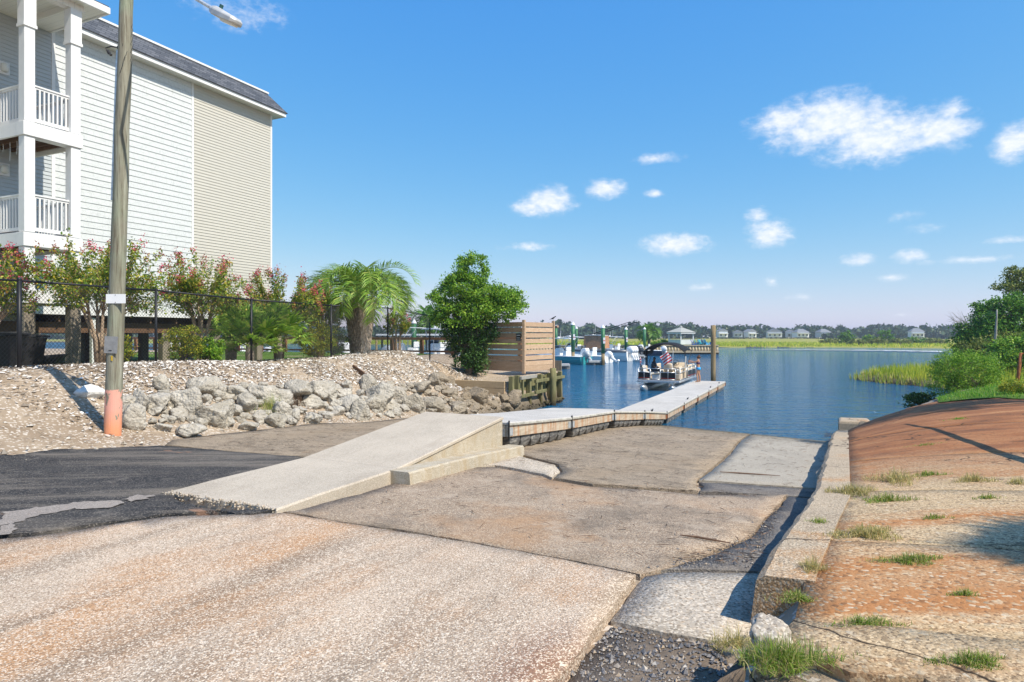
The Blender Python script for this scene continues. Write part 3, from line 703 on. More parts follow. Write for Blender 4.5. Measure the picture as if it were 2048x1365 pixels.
named = [
 (180, 782, 46, 28, 'white angular boulder alone in the sand left of the pole', 'whiterock'),
 (321, 766, 42, 34, 'dark pitted boulder perched on top of the rocks right of the pole', None),
 (283, 800, 40, 52, 'tall grey boulder nearest the pole in the upper row', None),
 (315, 800, 48, 42, 'squarish grey boulder under the perched dark one', None),
 (374, 795, 72, 66, 'largest grey boulder with a flat broken face in the bank', None),
 (412, 768, 62, 44, 'grey boulder behind the largest one, half in shell hash', None),
 (436, 823, 78, 62, 'long pale boulder tilted down towards the ramp', None),
 (275, 834, 46, 52, 'pale upright boulder at the foot of the bank by the pole', None),
 (330, 855, 40, 16, 'flat slab of stone lying at the toe of the bank', None),
 (375, 858, 66, 34, 'half buried flat grey boulder at the toe of the bank', None),
 (470, 782, 48, 36, 'rounded boulder upslope of the long tilted pale one', None),
 (500, 850, 40, 24, 'low boulder at the toe below the weeds', None),
 (562, 821, 42, 36, 'round whitish boulder between the green weeds', None),
 (590, 779, 66, 40, 'broad grey boulder behind the weeds', None),
 (630, 834, 44, 26, 'small white boulder at the edge of the left lane', None),
 (722, 820, 44, 44, 'round knobbly boulder with pale spots by the left lane', None),
 (762, 790, 62, 56, 'tall pointed boulder in the middle of the riprap', None),
 (838, 772, 46, 30, 'pale boulder leaning on the end of the timber wall', None),
 (822, 800, 50, 44, 'big brown boulder below the pale leaning one', None),
 (870, 806, 46, 40, 'brown boulder just beyond the walkway top', None),
 (958, 786, 46, 34, 'peaked dark brown boulder against the timber wall', None),
 (1030, 796, 44, 32, 'oyster crusted boulder at the foot of the bulkhead', None)]
for i, (px, py, w, h, lb, mm) in enumerate(named): boulder(px, py, w, h, mi=i % 14, label=lb, mat=mt[mm] if mm else None)
fillers = []
r3 = random.Random(21)
tries = 0
occ = [(px, py, (w + h) / 4) for px, py, w, h, *_ in named]
while len(fillers) < 190 and tries < 9000:
    tries += 1
    s = r3.uniform(8.4, 24.4); t = r3.random() ** .8
    u = -11.25 - t * (np.interp(s, [8, 11, 16, 20, 24], [1.5, 1.7, 1.45, 1.3, 2.8])) + (.3 if s > 22 else 0)
    rad = r3.choice((r3.uniform(.10, .2), r3.uniform(.14, .30), r3.uniform(.28, .48))) * np.interp(s, [8, 12, 18, 24], [.62, .85, .9, .75])
    if s > 21.5: rad = min(rad, .24)
    D = -u * SY + s * CY; X = u * CY + s * SY; z = g1(u, s) - (.06 if s > 21.5 else 0); px = 1024 + X / D * FPX; py = HY + (CZ - z) * FPX / D; pr_ = rad / D * FPX
    if any(math.hypot(px - a, (py - b) * 1.3) < (c + pr_) * .55 for a, b, c in occ): continue
    occ.append((px, py, pr_)); fillers.append((u, s, z, rad))
anchor = ['the lone white boulder', 'the perched dark boulder', 'the tall boulder nearest the pole', 'the squarish boulder', 'the largest flat faced boulder', 'the half shell covered boulder', 'the long tilted pale boulder', 'the pale upright boulder', 'the flat slab at the toe', 'the half buried flat boulder', 'the rounded upslope boulder', 'the low boulder below the weeds', 'the round whitish boulder in the weeds', 'the broad boulder behind the weeds', 'the small white lane edge boulder', 'the round knobbly boulder', 'the tall pointed boulder', 'the pale boulder on the timber end', 'the big brown boulder', 'the brown boulder past the walkway top', 'the peaked dark boulder', 'the oyster crusted boulder']
used = {}
for u, s, z, rad in fillers:
    D = -u * SY + s * CY; px = 1024 + (u * CY + s * SY) / D * FPX; py = HY + (CZ - z) * FPX / D
    k = min(range(len(named)), key=lambda i: math.hypot(px - named[i][0], py - named[i][1])); dx, dy = px - named[k][0], (py - named[k][1]) * 1.5
    way = ('right of' if dx > 0 else 'left of') if abs(dx) > abs(dy) * 2 else ('below' if dy > 0 else 'above') if abs(dy) > abs(dx) * 2 else ('lower ' if dy > 0 else 'upper ') + ('right of' if dx > 0 else 'left of')
    size = 'small' if rad < .15 else 'medium' if rad < .26 else 'large'; tone = 'grey' if s < 17 else 'brown'
    lb = f'{size} {tone} boulder {way} {anchor[k]}'; used[lb] = used.get(lb, 0) + 1
    if used[lb] > 1: lb = lb.replace('boulder ', ('', '', 'stone next out, ', 'stone third out, ', 'stone fourth out, ', 'stone fifth out, ', 'stone sixth out, ', 'stone seventh out, ', 'stone eighth out, ', 'stone ninth out, ', 'stone tenth out, ', 'stone eleventh out, ', 'stone twelfth out, ', 'stone thirteenth out, ', 'stone fourteenth out, ')[min(used[lb], 14)], 1)
    boulder(0, 0, 0, 0, pos=(Vector((u, s, z + rad * .3)), rad * 1.1, rad * .85), label=lb, dep=r3.uniform(.7, 1.2))
# broken lump at the near end of the curb
o = obj('concrete_lump', rock_mesh('concrete_lump', 77, mt['slab_pale'], 4, 18, .08), None, PG(1535, 1283) + Vector((0, 0, .03)), (.1, .2, .4), (.115, .14, .10))
tag(o, 'broken grey concrete lump at the near end of the curb', 'rubble')
mm = MB((1.15, 23.9, .0)); mm.loft([[(.72 + e, 23.35 + e, z), (1.75 - e, 23.4 + e, z), (1.7 - e, 24.5 - e, z), (.75 + e, 24.4 - e, z)] for z, e in ((-.5, 0), (.5, .02), (.56, .07))]); o = mm.build('concrete_block', mt['curb'], None, False, .03); o.location = (1.15, 23.9, 0); tag(o, 'squared concrete block at the waterline past the curb', 'rubble')
o = obj('concrete_block', rock_mesh('concrete_block', 79, mt['rock'], 3, 14, .05), None, (1.45, 22.75, .5), (0, 0, .9), (.26, .2, .17)); tag(o, 'small dark stone between the curb end and the block', 'rubble')

# --- rubble and oyster shell hash on the bank
bank = [(-15.6, 5.5), (-15.6, 26), (-13, 25), (-12.4, 22), (-12.9, 14), (-12.6, 9), (-11.2, 7.4)]
pts = scatter_poly(bank, 30000, rng)
dn = np.array([mnoise.fractal(Vector((a * .8, b * .8, 2)), 1, 2, 3) for a, b in pts])
keep = (dn > rng.uniform(-.55, .05, len(pts))) & (rng.random(len(pts)) < np.interp(pts[:, 1], [5.5, 8, 9.5], [.06, .25, 1]))
pts = pts[keep]
def shells(name, pts, lo, hi, mat):
    n = len(pts); z = gz(pts[:, 0], pts[:, 1]); a = rng.uniform(0, 6.28, n); L = rng.uniform(lo, hi, n) / 2; Wd = L * rng.uniform(.4, .75, n)
    tx, ty = rng.normal(0, .35, n), rng.normal(0, .35, n)
    k = 6; th = np.linspace(0, 2 * np.pi, k, endpoint=False); out = np.zeros((n, k, 3))
    for i, t in enumerate(th):
        x = np.cos(t) * L * (1.2 if i == 0 else 1) * rng.uniform(.8, 1.1, n); y = np.sin(t) * Wd * rng.uniform(.8, 1.1, n)
        out[:, i, 0] = x * np.cos(a) - y * np.sin(a); out[:, i, 1] = x * np.sin(a) + y * np.cos(a)
        out[:, i, 2] = out[:, i, 0] * tx + out[:, i, 1] * ty
    out[:, :, 0] += pts[:, :1]; out[:, :, 1] += pts[:, 1:]; out[:, :, 2] += z[:, None] + rng.uniform(.005, .045, n)[:, None]
    o = obj(name, quads_mesh(name, out, mat)); o['kind'] = 'stuff'; return o
mt['shell'] = islandmat('shell', [(0, (.34, .27, .20)), (.3, (.58, .51, .44)), (.6, (.76, .72, .66)), (1, (.86, .83, .79))])
tag(shells('oyster_shell_hash', pts, .035, .105, mt['shell']), 'white crushed oyster shells covering the bank below the chain link fence', 'shells')
pts2 = scatter_poly([(-16, 3), (-16, 9), (-11.4, 9.5), (-10, 7.2), (-9.6, 4.5)], 900, rng)
tag(pebbles('bank_rubble', np.concatenate([pts2[:300], scatter_poly([(-13.4, 8.6), (-13.4, 24.4), (-11.1, 24.4), (-11.1, 8.4)], 1700, rng)]), lambda u, s: gz(u, s), .02, .09, islandmat('rubble', [(0, (.20, .16, .12)), (.5, (.38, .33, .27)), (1, (.62, .58, .52))])), 'broken stone chips filling gaps in the riprap', 'rubble')
tag(strips('dry_needles', np.concatenate([pts2, scatter_poly(bank, 2200, rng), scatter_poly([(-15.8, 20.5), (-12, 25), (-12, 24.2), (-15, 26.5)], 700, rng)]), lambda u, s: gz(u, s) + .02, .06, .3, .006, mt['litter']), 'brown pine needles and twigs on the sandy bank', 'litter')
# ------------------------------------------------------------------ floating dock
def mk_fascia():
    g = G('fascia_wood'); p = g.pos(); n = g.noise(g.map(p, (3, .7, 8)), 2.5, 6, .65); d = g.noise(g.map(p, (4, 5, .5)), 1.6, 5, .65)
    c = g.ramp(n, [(.3, (.36, .28, .20)), (.55, (.50, .42, .32)), (.75, (.60, .53, .44))])
    c = g.mix(g.mr(d, .48, .60, 0, .85), c, (.40, .19, .09)); e = g.noise(g.map(p, (6, 9, .6)), 1.6, 4, .6)
    c = g.mix(g.mr(e, .62, .70, 0, .7), c, (.13, .10, .06)); return g.pr(c, .85, g.bump(n, .4, .01), spec=.2)
mt['fascia'] = mk_fascia()
mt['deck'] = concrete('dock_deck', (.47, .44, .40), (.52, .49, .45), (.34, .31, .275), 90, .2, None, bumpd=.004)
mt['decklip'] = plain('deck_lip', (.42, .40, .35), .9, var=.35, scale=9, bump=.5)
def mk_float():
    g = G('dock_float'); p = g.pos(); n = g.noise(g.map(p, (2, 2, 9)), 2.5, 6, .7); z = g.xyz(p)[2]
    c = g.ramp(n, [(.3, (.05, .05, .05)), (.5, (.13, .125, .12)), (.68, (.36, .34, .30))])
    return g.pr(c, .55, g.bump(n, .2, .01), spec=.4)
mt['float'] = mk_float()
mt['galv'] = plain('galvanised_steel', (.58, .60, .61), .45, .6, var=.25, scale=14)
mt['rust'] = plain('rusty_steel', (.30, .11, .045), .85, .1, var=.45, scale=12, bump=.5)
mt['black'] = plain('black_fitting', (.02, .02, .022), .5)
JS = [10.42, 13.75, 17.18, 20.7, 24.2, 27.75, 31.3, 34.85, 38.4, 41.95]
JZ = [1.755, 1.475, 1.245, .865, .46, .45, .45, .45, .45, .45]
UR, UL = -4.9, -6.72
dk = ['nearest dock section sloping down from the walkway', 'second dock section from the walkway', 'third dock section from the walkway, resting on the ramp', 'fourth dock section, at the edge of the water', 'first level afloat dock section past the water edge', 'sixth dock section from the walkway', 'seventh dock section, short of the boat bow', 'dock section the swimmer in blue stands beside', 'outermost dock section by the tall wooden piling']
for i in range(9):
    s0, s1, z0, z1 = JS[i] + .015, JS[i + 1] - .015, JZ[i], JZ[i + 1]
    dock = thing('floating_dock', dk[i], 'dock', (UR, s0, z0), 0, 'floating dock sections'); of = dock.location
    fd = lambda s: z0 + (z1 - z0) * (s - s0) / (s1 - s0)
    def slope_box(name, x0, x1, a, b, zt_, zb_, mat, bev=0, par=None):
        mm = MB(of); A, B = fd(a), fd(b)
        mm.add([(x0, a, A + zb_), (x1, a, A + zb_), (x1, b, B + zb_), (x0, b, B + zb_), (x0, a, A + zt_), (x1, a, A + zt_), (x1, b, B + zt_), (x0, b, B + zt_)],
               [(3, 2, 1, 0), (4, 5, 6, 7), (0, 1, 5, 4), (1, 2, 6, 5), (2, 3, 7, 6), (3, 0, 4, 7)])
        return mm.build(name, mat, par or dock, False, bev)
    slope_box('deck', UL, UR, s0, s1, 0, -.055, mt['deck'], .012)
    slope_box('edge_strip', UR + .002, UR + .03, s0 + .01, s1 - .01, -.012, -.06, mt['decklip'], .008)
    slope_box('edge_strip', UL - .03, UL - .002, s0 + .01, s1 - .01, -.012, -.06, mt['decklip'], .008)
    for x0, x1 in ((UR - .06, UR - .005), (UL + .005, UL + .06)): slope_box('side_beam', x0, x1, s0, s1, -.058, -.265, mt['fascia'], .006)
    for a in (s0, s1 - .05): slope_box('end_beam', UL + .065, UR - .065, a + .002, a + .048, -.06, -.265, mt['fascia'], .006)
    for a in (s0, s1 - .2):
        slope_box('bracket', UR - .003, UR + .006, a + .01, a + .19, -.10, -.24, mt['galv'] if i < 3 or (i == 3 and a == s0) else mt['rust'])
    if i == 0: slope_box('bracket', UR - .28, UR - .07, s0 - .006, s0 + .001, -.12, -.26, mt['galv'])
    for a in (s0, s1):
        mm = MB(of); z = fd(a); mm.tube([(UR + .012, a, z + .03), (UR + .012, a, z - .32)], .014, 6); mm.build('hinge_pin', mt['black'], dock)
    if i in (3, 5, 7, 8):
        a = (s0 + s1) / 2; z = fd(a); mm = MB(of); mm.bar((UR - .15, a - .06, z), (UR - .15, a - .06, z + .05), .03, .03); mm.bar((UR - .15, a + .06, z), (UR - .15, a + .06, z + .05), .03, .03); mm.tube([(UR - .15, a - .16, z + .065), (UR - .15, a, z + .055), (UR - .15, a + .16, z + .065)], .018, 6)
        mm.build('cleat', mt['black'], dock)
    nf = 6; gap = .5 if i else .35; pitch = (s1 - s0 - gap) / nf
    fl = None
    for side, xx in ((1, UR - .045), (-1, UL + .045)):
        for k in range(nf):
            a = s0 + gap * .5 + k * pitch; b = a + pitch - .05; z = fd((a + b) / 2)
            mm = MB(of); w = .55
            x0, x1 = (xx - w, xx) if side > 0 else (xx, xx + w)
            zb_ = max(z - .535, float(ramp_z(xx, (a + b) / 2)) + .03) if i < 4 else z - .56
            mm.loft([[(x0 + e, a + e, zz), (x1 - e, a + e, zz), (x1 - e, b - e, zz), (x0 + e, b - e, zz)] for zz, e in ((zb_, .045), (zb_ + .06, .02), (z - .36, .0), (z - .268, .0))])
            mm.build('float', mt['float'], dock, False, .012)
# ------------------------------------------------------------------ building
def mk_siding(name, a, b, groove=0):
    g = G(name); p = g.pos(); n = g.noise(g.map(p, (1, 1, 4)), 3, 4, .6)
    c = g.ramp(n, [(.3, a), (.7, b)])
    if groove:
        y = g.xyz(p)[1]; nn = g.noise(g.map(p, (0, 9, 4.9)), 1.0, 1, .5)
        q = g.voro(g.map(p, (0, 7, 5.06)), 1.0, 'DISTANCE_TO_EDGE'); gr = g.noise(g.map(p, (1, 60, 1.5)), 1.0, 3, .6)
        c = g.mix(g.mr(q, .05, .0, 0, .35), c, tuple(x * .55 for x in a)); c = g.mix(g.mr(gr, .5, .75, 0, .12), c, tuple(x * .6 for x in a))
        return g.pr(c, .55, g.bump(gr, .3, .004), spec=.3)
    return g.pr(c, .45, None, spec=.35)
mt['shake'] = mk_siding('white_shake', (.57, .59, .585), (.62, .64, .635), 1)
mt['beige'] = mk_siding('beige_siding', (.50, .475, .415), (.54, .515, .45))
mt['grey_siding'] = mk_siding('grey_siding', (.42, .45, .46), (.47, .50, .51))
mt['trim'] = plain('white_trim', (.72, .72, .71), .5, var=.04, scale=3)
def mk_soffit():
    g = G('soffit'); p = g.pos(); w = g.math('FRACT', g.math('MULTIPLY', g.xyz(p)[1], 6.5)); c = g.mix(g.mr(w, .06, .0), (.74, .72, .67), (.42, .41, .38))
    return g.pr(c, .6)
mt['soffit'] = mk_soffit()
def mk_shingle():
    g = G('shingle'); p = g.pos(); b = g.nd('ShaderNodeTexBrick'); g.put(b.inputs['Vector'], g.map(p, (0, 1, 1), (0, 0, 0)))
    q = g.xyz(p); cmb = g.nd('ShaderNodeCombineXYZ'); g.put(cmb.inputs[0], g.math('ADD', q[1], q[0])); g.put(cmb.inputs[1], q[2]); g.put(b.inputs['Vector'], cmb.outputs[0])
    b.inputs['Scale'].default_value = 1; b.inputs['Brick Width'].default_value = .32; b.inputs['Row Height'].default_value = .11; b.inputs['Mortar Size'].default_value = .008
    g.put(b.inputs['Color1'], (.085, .095, .115)); g.put(b.inputs['Color2'], (.155, .165, .19)); g.put(b.inputs['Mortar'], (.03, .032, .04))
    n = g.noise(p, 40, 4, .7); c = g.mix(.5, b.outputs[0], g.ramp(n, [(.3, .4), (.7, 1.0)]), 'MULTIPLY')
    return g.pr(c, .9, g.bump(b.outputs[1], -.6, .02), spec=.1)
mt['shingle'] = mk_shingle()
mt['piling_wood'] = woodmat('piling_wood', (.20, .165, .12), (.40, .345, .27), (3, 3, .35), 3)
mt['joist'] = woodmat('joist_wood', (.12, .065, .035), (.24, .14, .085), (3, 1, 3), 3)
mt['darkwood'] = plain('dark_wood', (.06, .045, .035), .9, var=.3)
UW = -21.05
ZB, ZS = 4.16, 12.72
bld = thing('condo_building', 'three storey condo clad in white, beige and grey siding, standing on pilings', 'building', (UW, 16, 2.25)); bo = bld.location
def siding(s0, s1, pitch, mat, z0, z1, uw=UW):
    n = int(round((z1 - z0) / pitch)); pitch = (z1 - z0) / n; L = s1 - s0
    mm = MB(); mm.prism([(0, 0, 0), (.022, 0, 0), (.020, 0, .012), (.004, 0, pitch), (0, 0, pitch)], (0, L, 0)); me = mm.mesh('siding_board', mat)
    for k in range(n): obj('siding_board', me, bld, Vector((uw, s0, z0 + k * pitch)) - bo)
def bpart(name, mat, *boxes, bevel=0, parent=None, o=None):
    mm = MB(bo if o is None else o)
    for b in boxes: mm.box(*b)
    return mm.build(name, mat, parent or bld, False, bevel)
S0, ST, SM_, S1 = 4.0, 12.12, 17.03, 20.92
bpart('wall_core', mt['grey_siding'], (UW - 14, UW - .004, S0, S1 - .01, ZB + .02, 13.3))
siding(S0, ST - .05, .118, mt['grey_siding'], ZB, ZS)
siding(ST + .05, SM_ - .04, .197, mt['shake'], ZB, ZS)
siding(SM_ + .04, S1 - .06, .112, mt['beige'], ZB, ZS)
bpart('corner_trim', mt['trim'], (UW - .01, UW + .03, ST - .05, ST + .05, ZB, ZS))
bpart('corner_trim', mt['trim'], (UW - .01, UW + .03, SM_ - .04, SM_ + .04, ZB, ZS))
bpart('corner_trim', mt['trim'], (UW - .1, UW + .032, S1 - .06, S1 + .03, ZB - .02, ZS))
bpart('skirt_board', mt['trim'], (UW - .02, UW + .035, S0, S1 + .02, ZB - .22, ZB - .004))
OV = .42
bpart('soffit_panel', mt['soffit'], (UW - .02, UW + OV - .02, S0, S1 + OV, ZS + .003, ZS + .03), (UW - 14, UW - .021, S1 - .02, S1 + OV - .02, ZS + .003, ZS + .03))
bpart('fascia_board', mt['trim'], (UW + OV - .018, UW + OV + .01, S0, S1 + OV + .01, ZS - .02, ZS + .13))
bpart('fascia_board', mt['trim'], (UW - 14, UW + OV - .02, S1 + OV - .018, S1 + OV + .01, ZS - .02, ZS + .13))
mm = MB(bo)
ring = lambda o_, z: [(UW - 14 - o_, S0 - o_, z), (UW + o_, S0 - o_, z), (UW + o_, S1 + o_, z), (UW - 14 - o_, S1 + o_, z)]
mm.loft([ring(OV + .06, ZS + .132), ring(OV + .06, ZS + .15), ring(-.12, 13.62), ring(-.16, 13.63)])
roof = mm.build('roof', mt['shingle'], bld)
mm = MB(bo); mm.loft([ring(-.10, 13.60), ring(-.06, 13.61), ring(-.06, 13.68), ring(-.10, 13.69)]); mm.build('roof_cap', mt['trim'], roof)
bpart('floor_frame', mt['joist'], (UW - 14, UW - .03, S0, S1 - .02, ZB - .24, ZB - .02))
for k in range(16):
    s = 5.2 + k * 1.02; bpart('joist', mt['joist'], (UW - 13.8, UW - .1, s, s + .05, ZB - .44, ZB - .243))
for k in range(3): bpart('girder', mt['joist'], (UW - .6 - k * 4.2, UW - .3 - k * 4.2, S0, S1 - .1, ZB - .78, ZB - .443))
pil = MB(); pil.box(-.15, .15, -.15, .15, -.25, 1.15); pme = pil.mesh('piling', mt['piling_wood'], False, .02)
for r_ in range(4):
    for k in range(6):
        s = 9.6 + k * 2.2; u = UW - .45 - r_ * 4.2; zg = g1(u, s)
        obj('piling', pme, bld, Vector((u, s, zg)) - bo, (0, 0, 0), (1, 1, (ZB - .78 - zg) / 1.15))
bpart('storage_wall', mt['darkwood'], (UW - 5.6, UW - 5.4, 9.2, 14.6, 2.1, ZB - .45), (UW - 5.38, UW - 1.9, 9.0, 9.1, 2.1, ZB - .45))
bpart('utility_pipe', mt['trim'], (UW - .2, UW - .08, 13.35, 13.47, 2.1, ZB - .3))
bpart('lattice_wall', mt['grey_siding'], (UW - .5, UW - .35, 8.4, 11.3, 2.05, ZB - .25))
# stair landing tower in front of the grey wall
TU, TS0, TS1 = -18.66, 10.1, 11.27
def column(u, s, z0, z1, cap=True):
    h = .13
    c = bpart('column', mt['trim'], (u - h, u + h, s - h, s + h, z0, z1), bevel=.008)
    if cap: bpart('collar', mt['trim'], (u - h - .035, u + h + .035, s - h - .035, s + h + .035, z1 - .98, z1 - .90), (u - h - .018, u + h + .018, s - h - .018, s + h + .018, z1 - .90, z1 - .002), parent=c)
lv = [5.98, 8.86]
for s in (TS0, TS1): column(TU, s, 4.50, lv[0] - .36, False); column(TU, s, lv[0] + .02, lv[1] - .36, False); column(TU, s, lv[1] + .02, 12.32)
column(TU, 5.4, 2.3, 12.32)
for zt_ in lv + [4.50]:
    bpart('deck_floor', mt['joist'], (UW + .04, TU - .18, TS0 - .1, TS1 + .1, zt_ - .10, zt_ - .04))
    for k in range(5):
        s = TS0 + .05 + k * .27; bpart('deck_joist', mt['joist'], (UW + .04, TU - .18, s, s + .04, zt_ - .27, zt_ - .105))
    bpart('edge_beam', mt['trim'], (TU - .17, TU + .17, TS0 - .17, TS1 + .17, zt_ - .36, zt_), bevel=.008)
    bpart('edge_beam', mt['trim'], (UW + .04, TU - .175, TS0 - .165, TS0 - .10, zt_ - .355, zt_ - .003), bevel=.004)
    bpart('edge_beam', mt['soffit'], (UW + .04, TU - .175, TS1 + .10, TS1 + .165, zt_ - .355, zt_ - .003), bevel=.004)
def railing(p, q, zt_, nb):
    p = Vector(p); q = Vector(q); mm = MB(bo)
    a = lambda t, z: p.lerp(q, t) + Vector((0, 0, z))
    mm.bar(a(0, zt_ + 1.02), a(1, zt_ + 1.02), .09, .04); mm.bar(a(0, zt_ + .98), a(1, zt_ + .98), .04, .07); rl = mm.build('railing', mt['trim'], bld); mm = MB(bo); mm.bar(a(0, zt_ + .12), a(1, zt_ + .12), .045, .09); mm.build('bottom_rail', mt['trim'], rl)
    d = (q - p).normalized(); bm_ = MB(); bm_.box(-.019, .019, -.019, .019, 0, .79); me = bm_.mesh('baluster', mt['trim'])
    for k in range(nb): obj('baluster', me, rl, a((k + .6) / (nb + .2), zt_ + .163) - bo)
for z in lv:
    railing((TU, TS0 + .13, 0), (TU, TS1 - .13, 0), z, 8)
    railing((TU - .13, TS0, 0), (UW + .05, TS0, 0), z, 16)
    railing((TU - .13, TS1, 0), (UW + .05, TS1, 0), z, 16)
    bpart('newel', mt['trim'], (TU - 1.32, TU - 1.18, TS0 - .3, TS0 - .16, z - .3, z + 1.2), bevel=.006)
# tower roof
bpart('porch_roof', mt['shingle'], (UW + .03, TU + .40, 4.4, 12.02, 12.56, 12.70))
bpart('porch_soffit', mt['soffit'], (UW + .03, TU + .36, 4.4, 11.98, 12.50, 12.555))
bpart('porch_fascia', mt['trim'], (TU + .362, TU + .43, 4.4, 12.05, 12.47, 12.66), bevel=.01)
bpart('porch_fascia', mt['trim'], (UW + .03, TU + .36, 11.985, 12.05, 12.47, 12.66), bevel=.01)
bpart('porch_beam', mt['soffit'], (TU - .12, TU + .12, 4.4, 11.5, 12.325, 12.497))
bpart('porch_beam', mt['soffit'], (UW + .04, TU - .13, TS1 - .1, TS1 + .1, 12.325, 12.497))
mt['lampglass'] = plain('lamp_glass', (.70, .69, .63), .25, var=.05)
for z in (10.95, 8.05, 5.25):
    pl = bpart('light_plate', mt['trim'], (UW + .025, UW + .05, 10.62, 10.92, z - .18, z + .18), bevel=.006)
    mm = MB(bo); mm.lathe([(.05, -.12), (.09, -.1), (.10, 0), (.09, .1), (.05, .12)], (UW + .09, 10.77, z), 10); mm.build('wall_light', mt['lampglass'], pl, True)
# icicle string lights hanging under the decks: short pale strands
for z in lv:
    for k in range(6):
        s = TS0 + .12; u = TU - .35 - k * .32; L_ = .22 + .14 * ((k * 7) % 3)
        mm = MB(bo); mm.tube([(u, s, z - .36), (u + .01, s, z - .36 - L_ * .5), (u - .01, s, z - .36 - L_)], .007, 4); mm.build('light_strand', mt['trim'], bld)
# stairs down under the first landing
mm = MB(bo)
for k in range(7): mm.box(TU - 1.9, TU - .9, TS0 - .5 - k * .28, TS0 - .2 - k * .28, 4.15 - k * .26, 4.19 - k * .26)
st = mm.build('stair', mt['trim'], bld)
mm = MB(bo)
for x in (TU - 1.92, TU - .88):
    mm.bar((x, TS0 - .2, 4.10), (x, TS0 - 2.3, 2.25), .05, .28); mm.bar((x, TS0 - .2, 5.1), (x, TS0 - 2.3, 3.25), .08, .06)
    for k in range(9): t = k / 8; mm.bar((x, TS0 - .25 - 2 * t, 4.2 - 1.76 * t), (x, TS0 - .25 - 2 * t, 5.05 - 1.76 * t), .04, .04)
mm.build('stair_rail', mt['trim'], bld)
for s in (TS0, TS1):
    mm = MB(bo); mm.box(TU - .14, TU + .14, s - .14, s + .14, 2.2, 4.138); mm.build('piling', mt['piling_wood'], bld, False, .02)
# ------------------------------------------------------------------ utility pole with street lamp
def mk_pole():
    g = G('pole_wood'); p = g.objc(); n = g.noise(g.map(p, (5, 5, .35)), 2.4, 7, .7, .5); n2 = g.noise(g.map(p, (18, 18, .8)), 2, 5, .65)
    c = g.ramp(n, [(.25, (.11, .092, .066)), (.5, (.24, .225, .17)), (.75, (.36, .35, .28))])
    c = g.mix(g.mr(g.noise(p, 1.1, 4, .6), .45, .65, 0, .5), c, (.27, .33, .23))
    c = g.mix(g.mr(n2, .48, .32, 0, .8), c, (.085, .065, .042)); c = g.mix(g.mr(g.noise(g.map(p, (9, 9, .5)), 1.5, 5, .7), .56, .70, 0, .55), c, (.46, .47, .38))
    x, y, z = g.xyz(p)                                              # flaking pink paint on the foot
    pm = g.math('MULTIPLY', g.mr(g.math('ADD', z, g.mr(n2, 0, 1, -.03, .03)), .80, .78), g.mr(g.math('ADD', g.math('ADD', x, g.math('MULTIPLY', z, .12)), g.mr(n, 0, 1, -.10, .10)), -.06, -.03))
    pc = g.ramp(g.math('ADD', z, g.mr(n, 0, 1, -.2, .2)), [(.1, (.72, .30, .16)), (.5, (.74, .36, .28))])
    fl = g.mr(g.noise(g.map(p, (3, 3, 1.2), (0, 0, 0), (3, 1, 7)), 3.0, 5, .6), .62, .58)
    c = g.mix(g.math('MULTIPLY', pm, fl), c, pc)
    return g.pr(c, .85, g.bump(n2, .6, .012), spec=.15)
mt['pole'] = mk_pole()
pb = PG(225, 868); pole = thing('utility_pole', 'tall weathered wooden utility pole with pink painted foot and street lamp', 'pole', pb)
PH = 9.3; lean = .235
axis = lambda z: Vector((lean * z / 7.2 * CY, lean * z / 7.2 * SY, z))
mm = MB(); mm.tube([axis(z) + Vector((mnoise.noise(Vector((z, 3, 0))) * .012, mnoise.noise(Vector((z, 7, 0))) * .012, 0)) for z in np.linspace(-.4, PH, 24)], [.142 - .0042 * max(z, 0) for z in np.linspace(-.4, PH, 24)], 20)
mm.build('shaft', mt['pole'], pole, True)
rt = Vector((CY, SY, 0)); fw = Vector((-SY, CY, 0))             # across and away from the viewer
def plate(name, z, w, h, mat, dx=0, tilt=0, d=.137):
    c = axis(z) - fw * d + rt * dx; mm = MB()
    mm.bar(c - Vector((0, 0, h / 2)) - rt * tilt, c + Vector((0, 0, h / 2)) + rt * tilt, w, .006, up=fw)
    return mm.build(name, mat, pole)
sg = plate('sign_plate', 2.42, .35, .165, plain('sign_white', (.80, .80, .80), .4, var=.03), .065, d=.139)
for dz in (-.065, .065): 
    mm = MB(); mm.ball(axis(2.42) - fw * .146 + rt * .06 + Vector((0, 0, dz)), .007, 6, 4); mm.build('screw', mt['black'], sg)
cv = plate('cover_plate', 1.60, .235, .30, plain('grey_plate', (.36, .35, .34), .5, .5, var=.2, scale=9), .01, .008, d=.146)
mm = MB(); mm.tube([axis(1.60) - fw * .154 + Vector((0, 0, -.10)) + rt * t * .02 for t in (-1.4, -.5, .4, 1.3)], .006, 5); mm.build('scribble_mark', mt['black'], cv)
plate('asset_tag', 1.36, .03, .09, plain('yellow_tag', (.55, .36, .03), .5), .03, d=.143)
def aw(p): return p
mm = MB(); mm.tube([axis(4.2) - rt * .145, axis(6.2) - rt * .14, axis(6.9) - rt * .135], .022, 8); mm.build('conduit', mt['galv'], pole)
mm = MB(); b = axis(6.95) - rt * .13
mm.bar(b, b + rt * .16 - fw * .1, .03, .05); mm.tube([b, b - rt * .12 + Vector((0, 0, .02)), b - rt * .22 - Vector((0, 0, .01)), b - rt * .17 - Vector((0, 0, .12))], .012, 6); mm.tube([b - rt * .19 - Vector((0, 0, .05)), b - rt * .12 - Vector((0, 0, .14))], .022, 6)
mm.build('insulator', mt['black'], pole)
mm = MB(); r4 = random.Random(4)
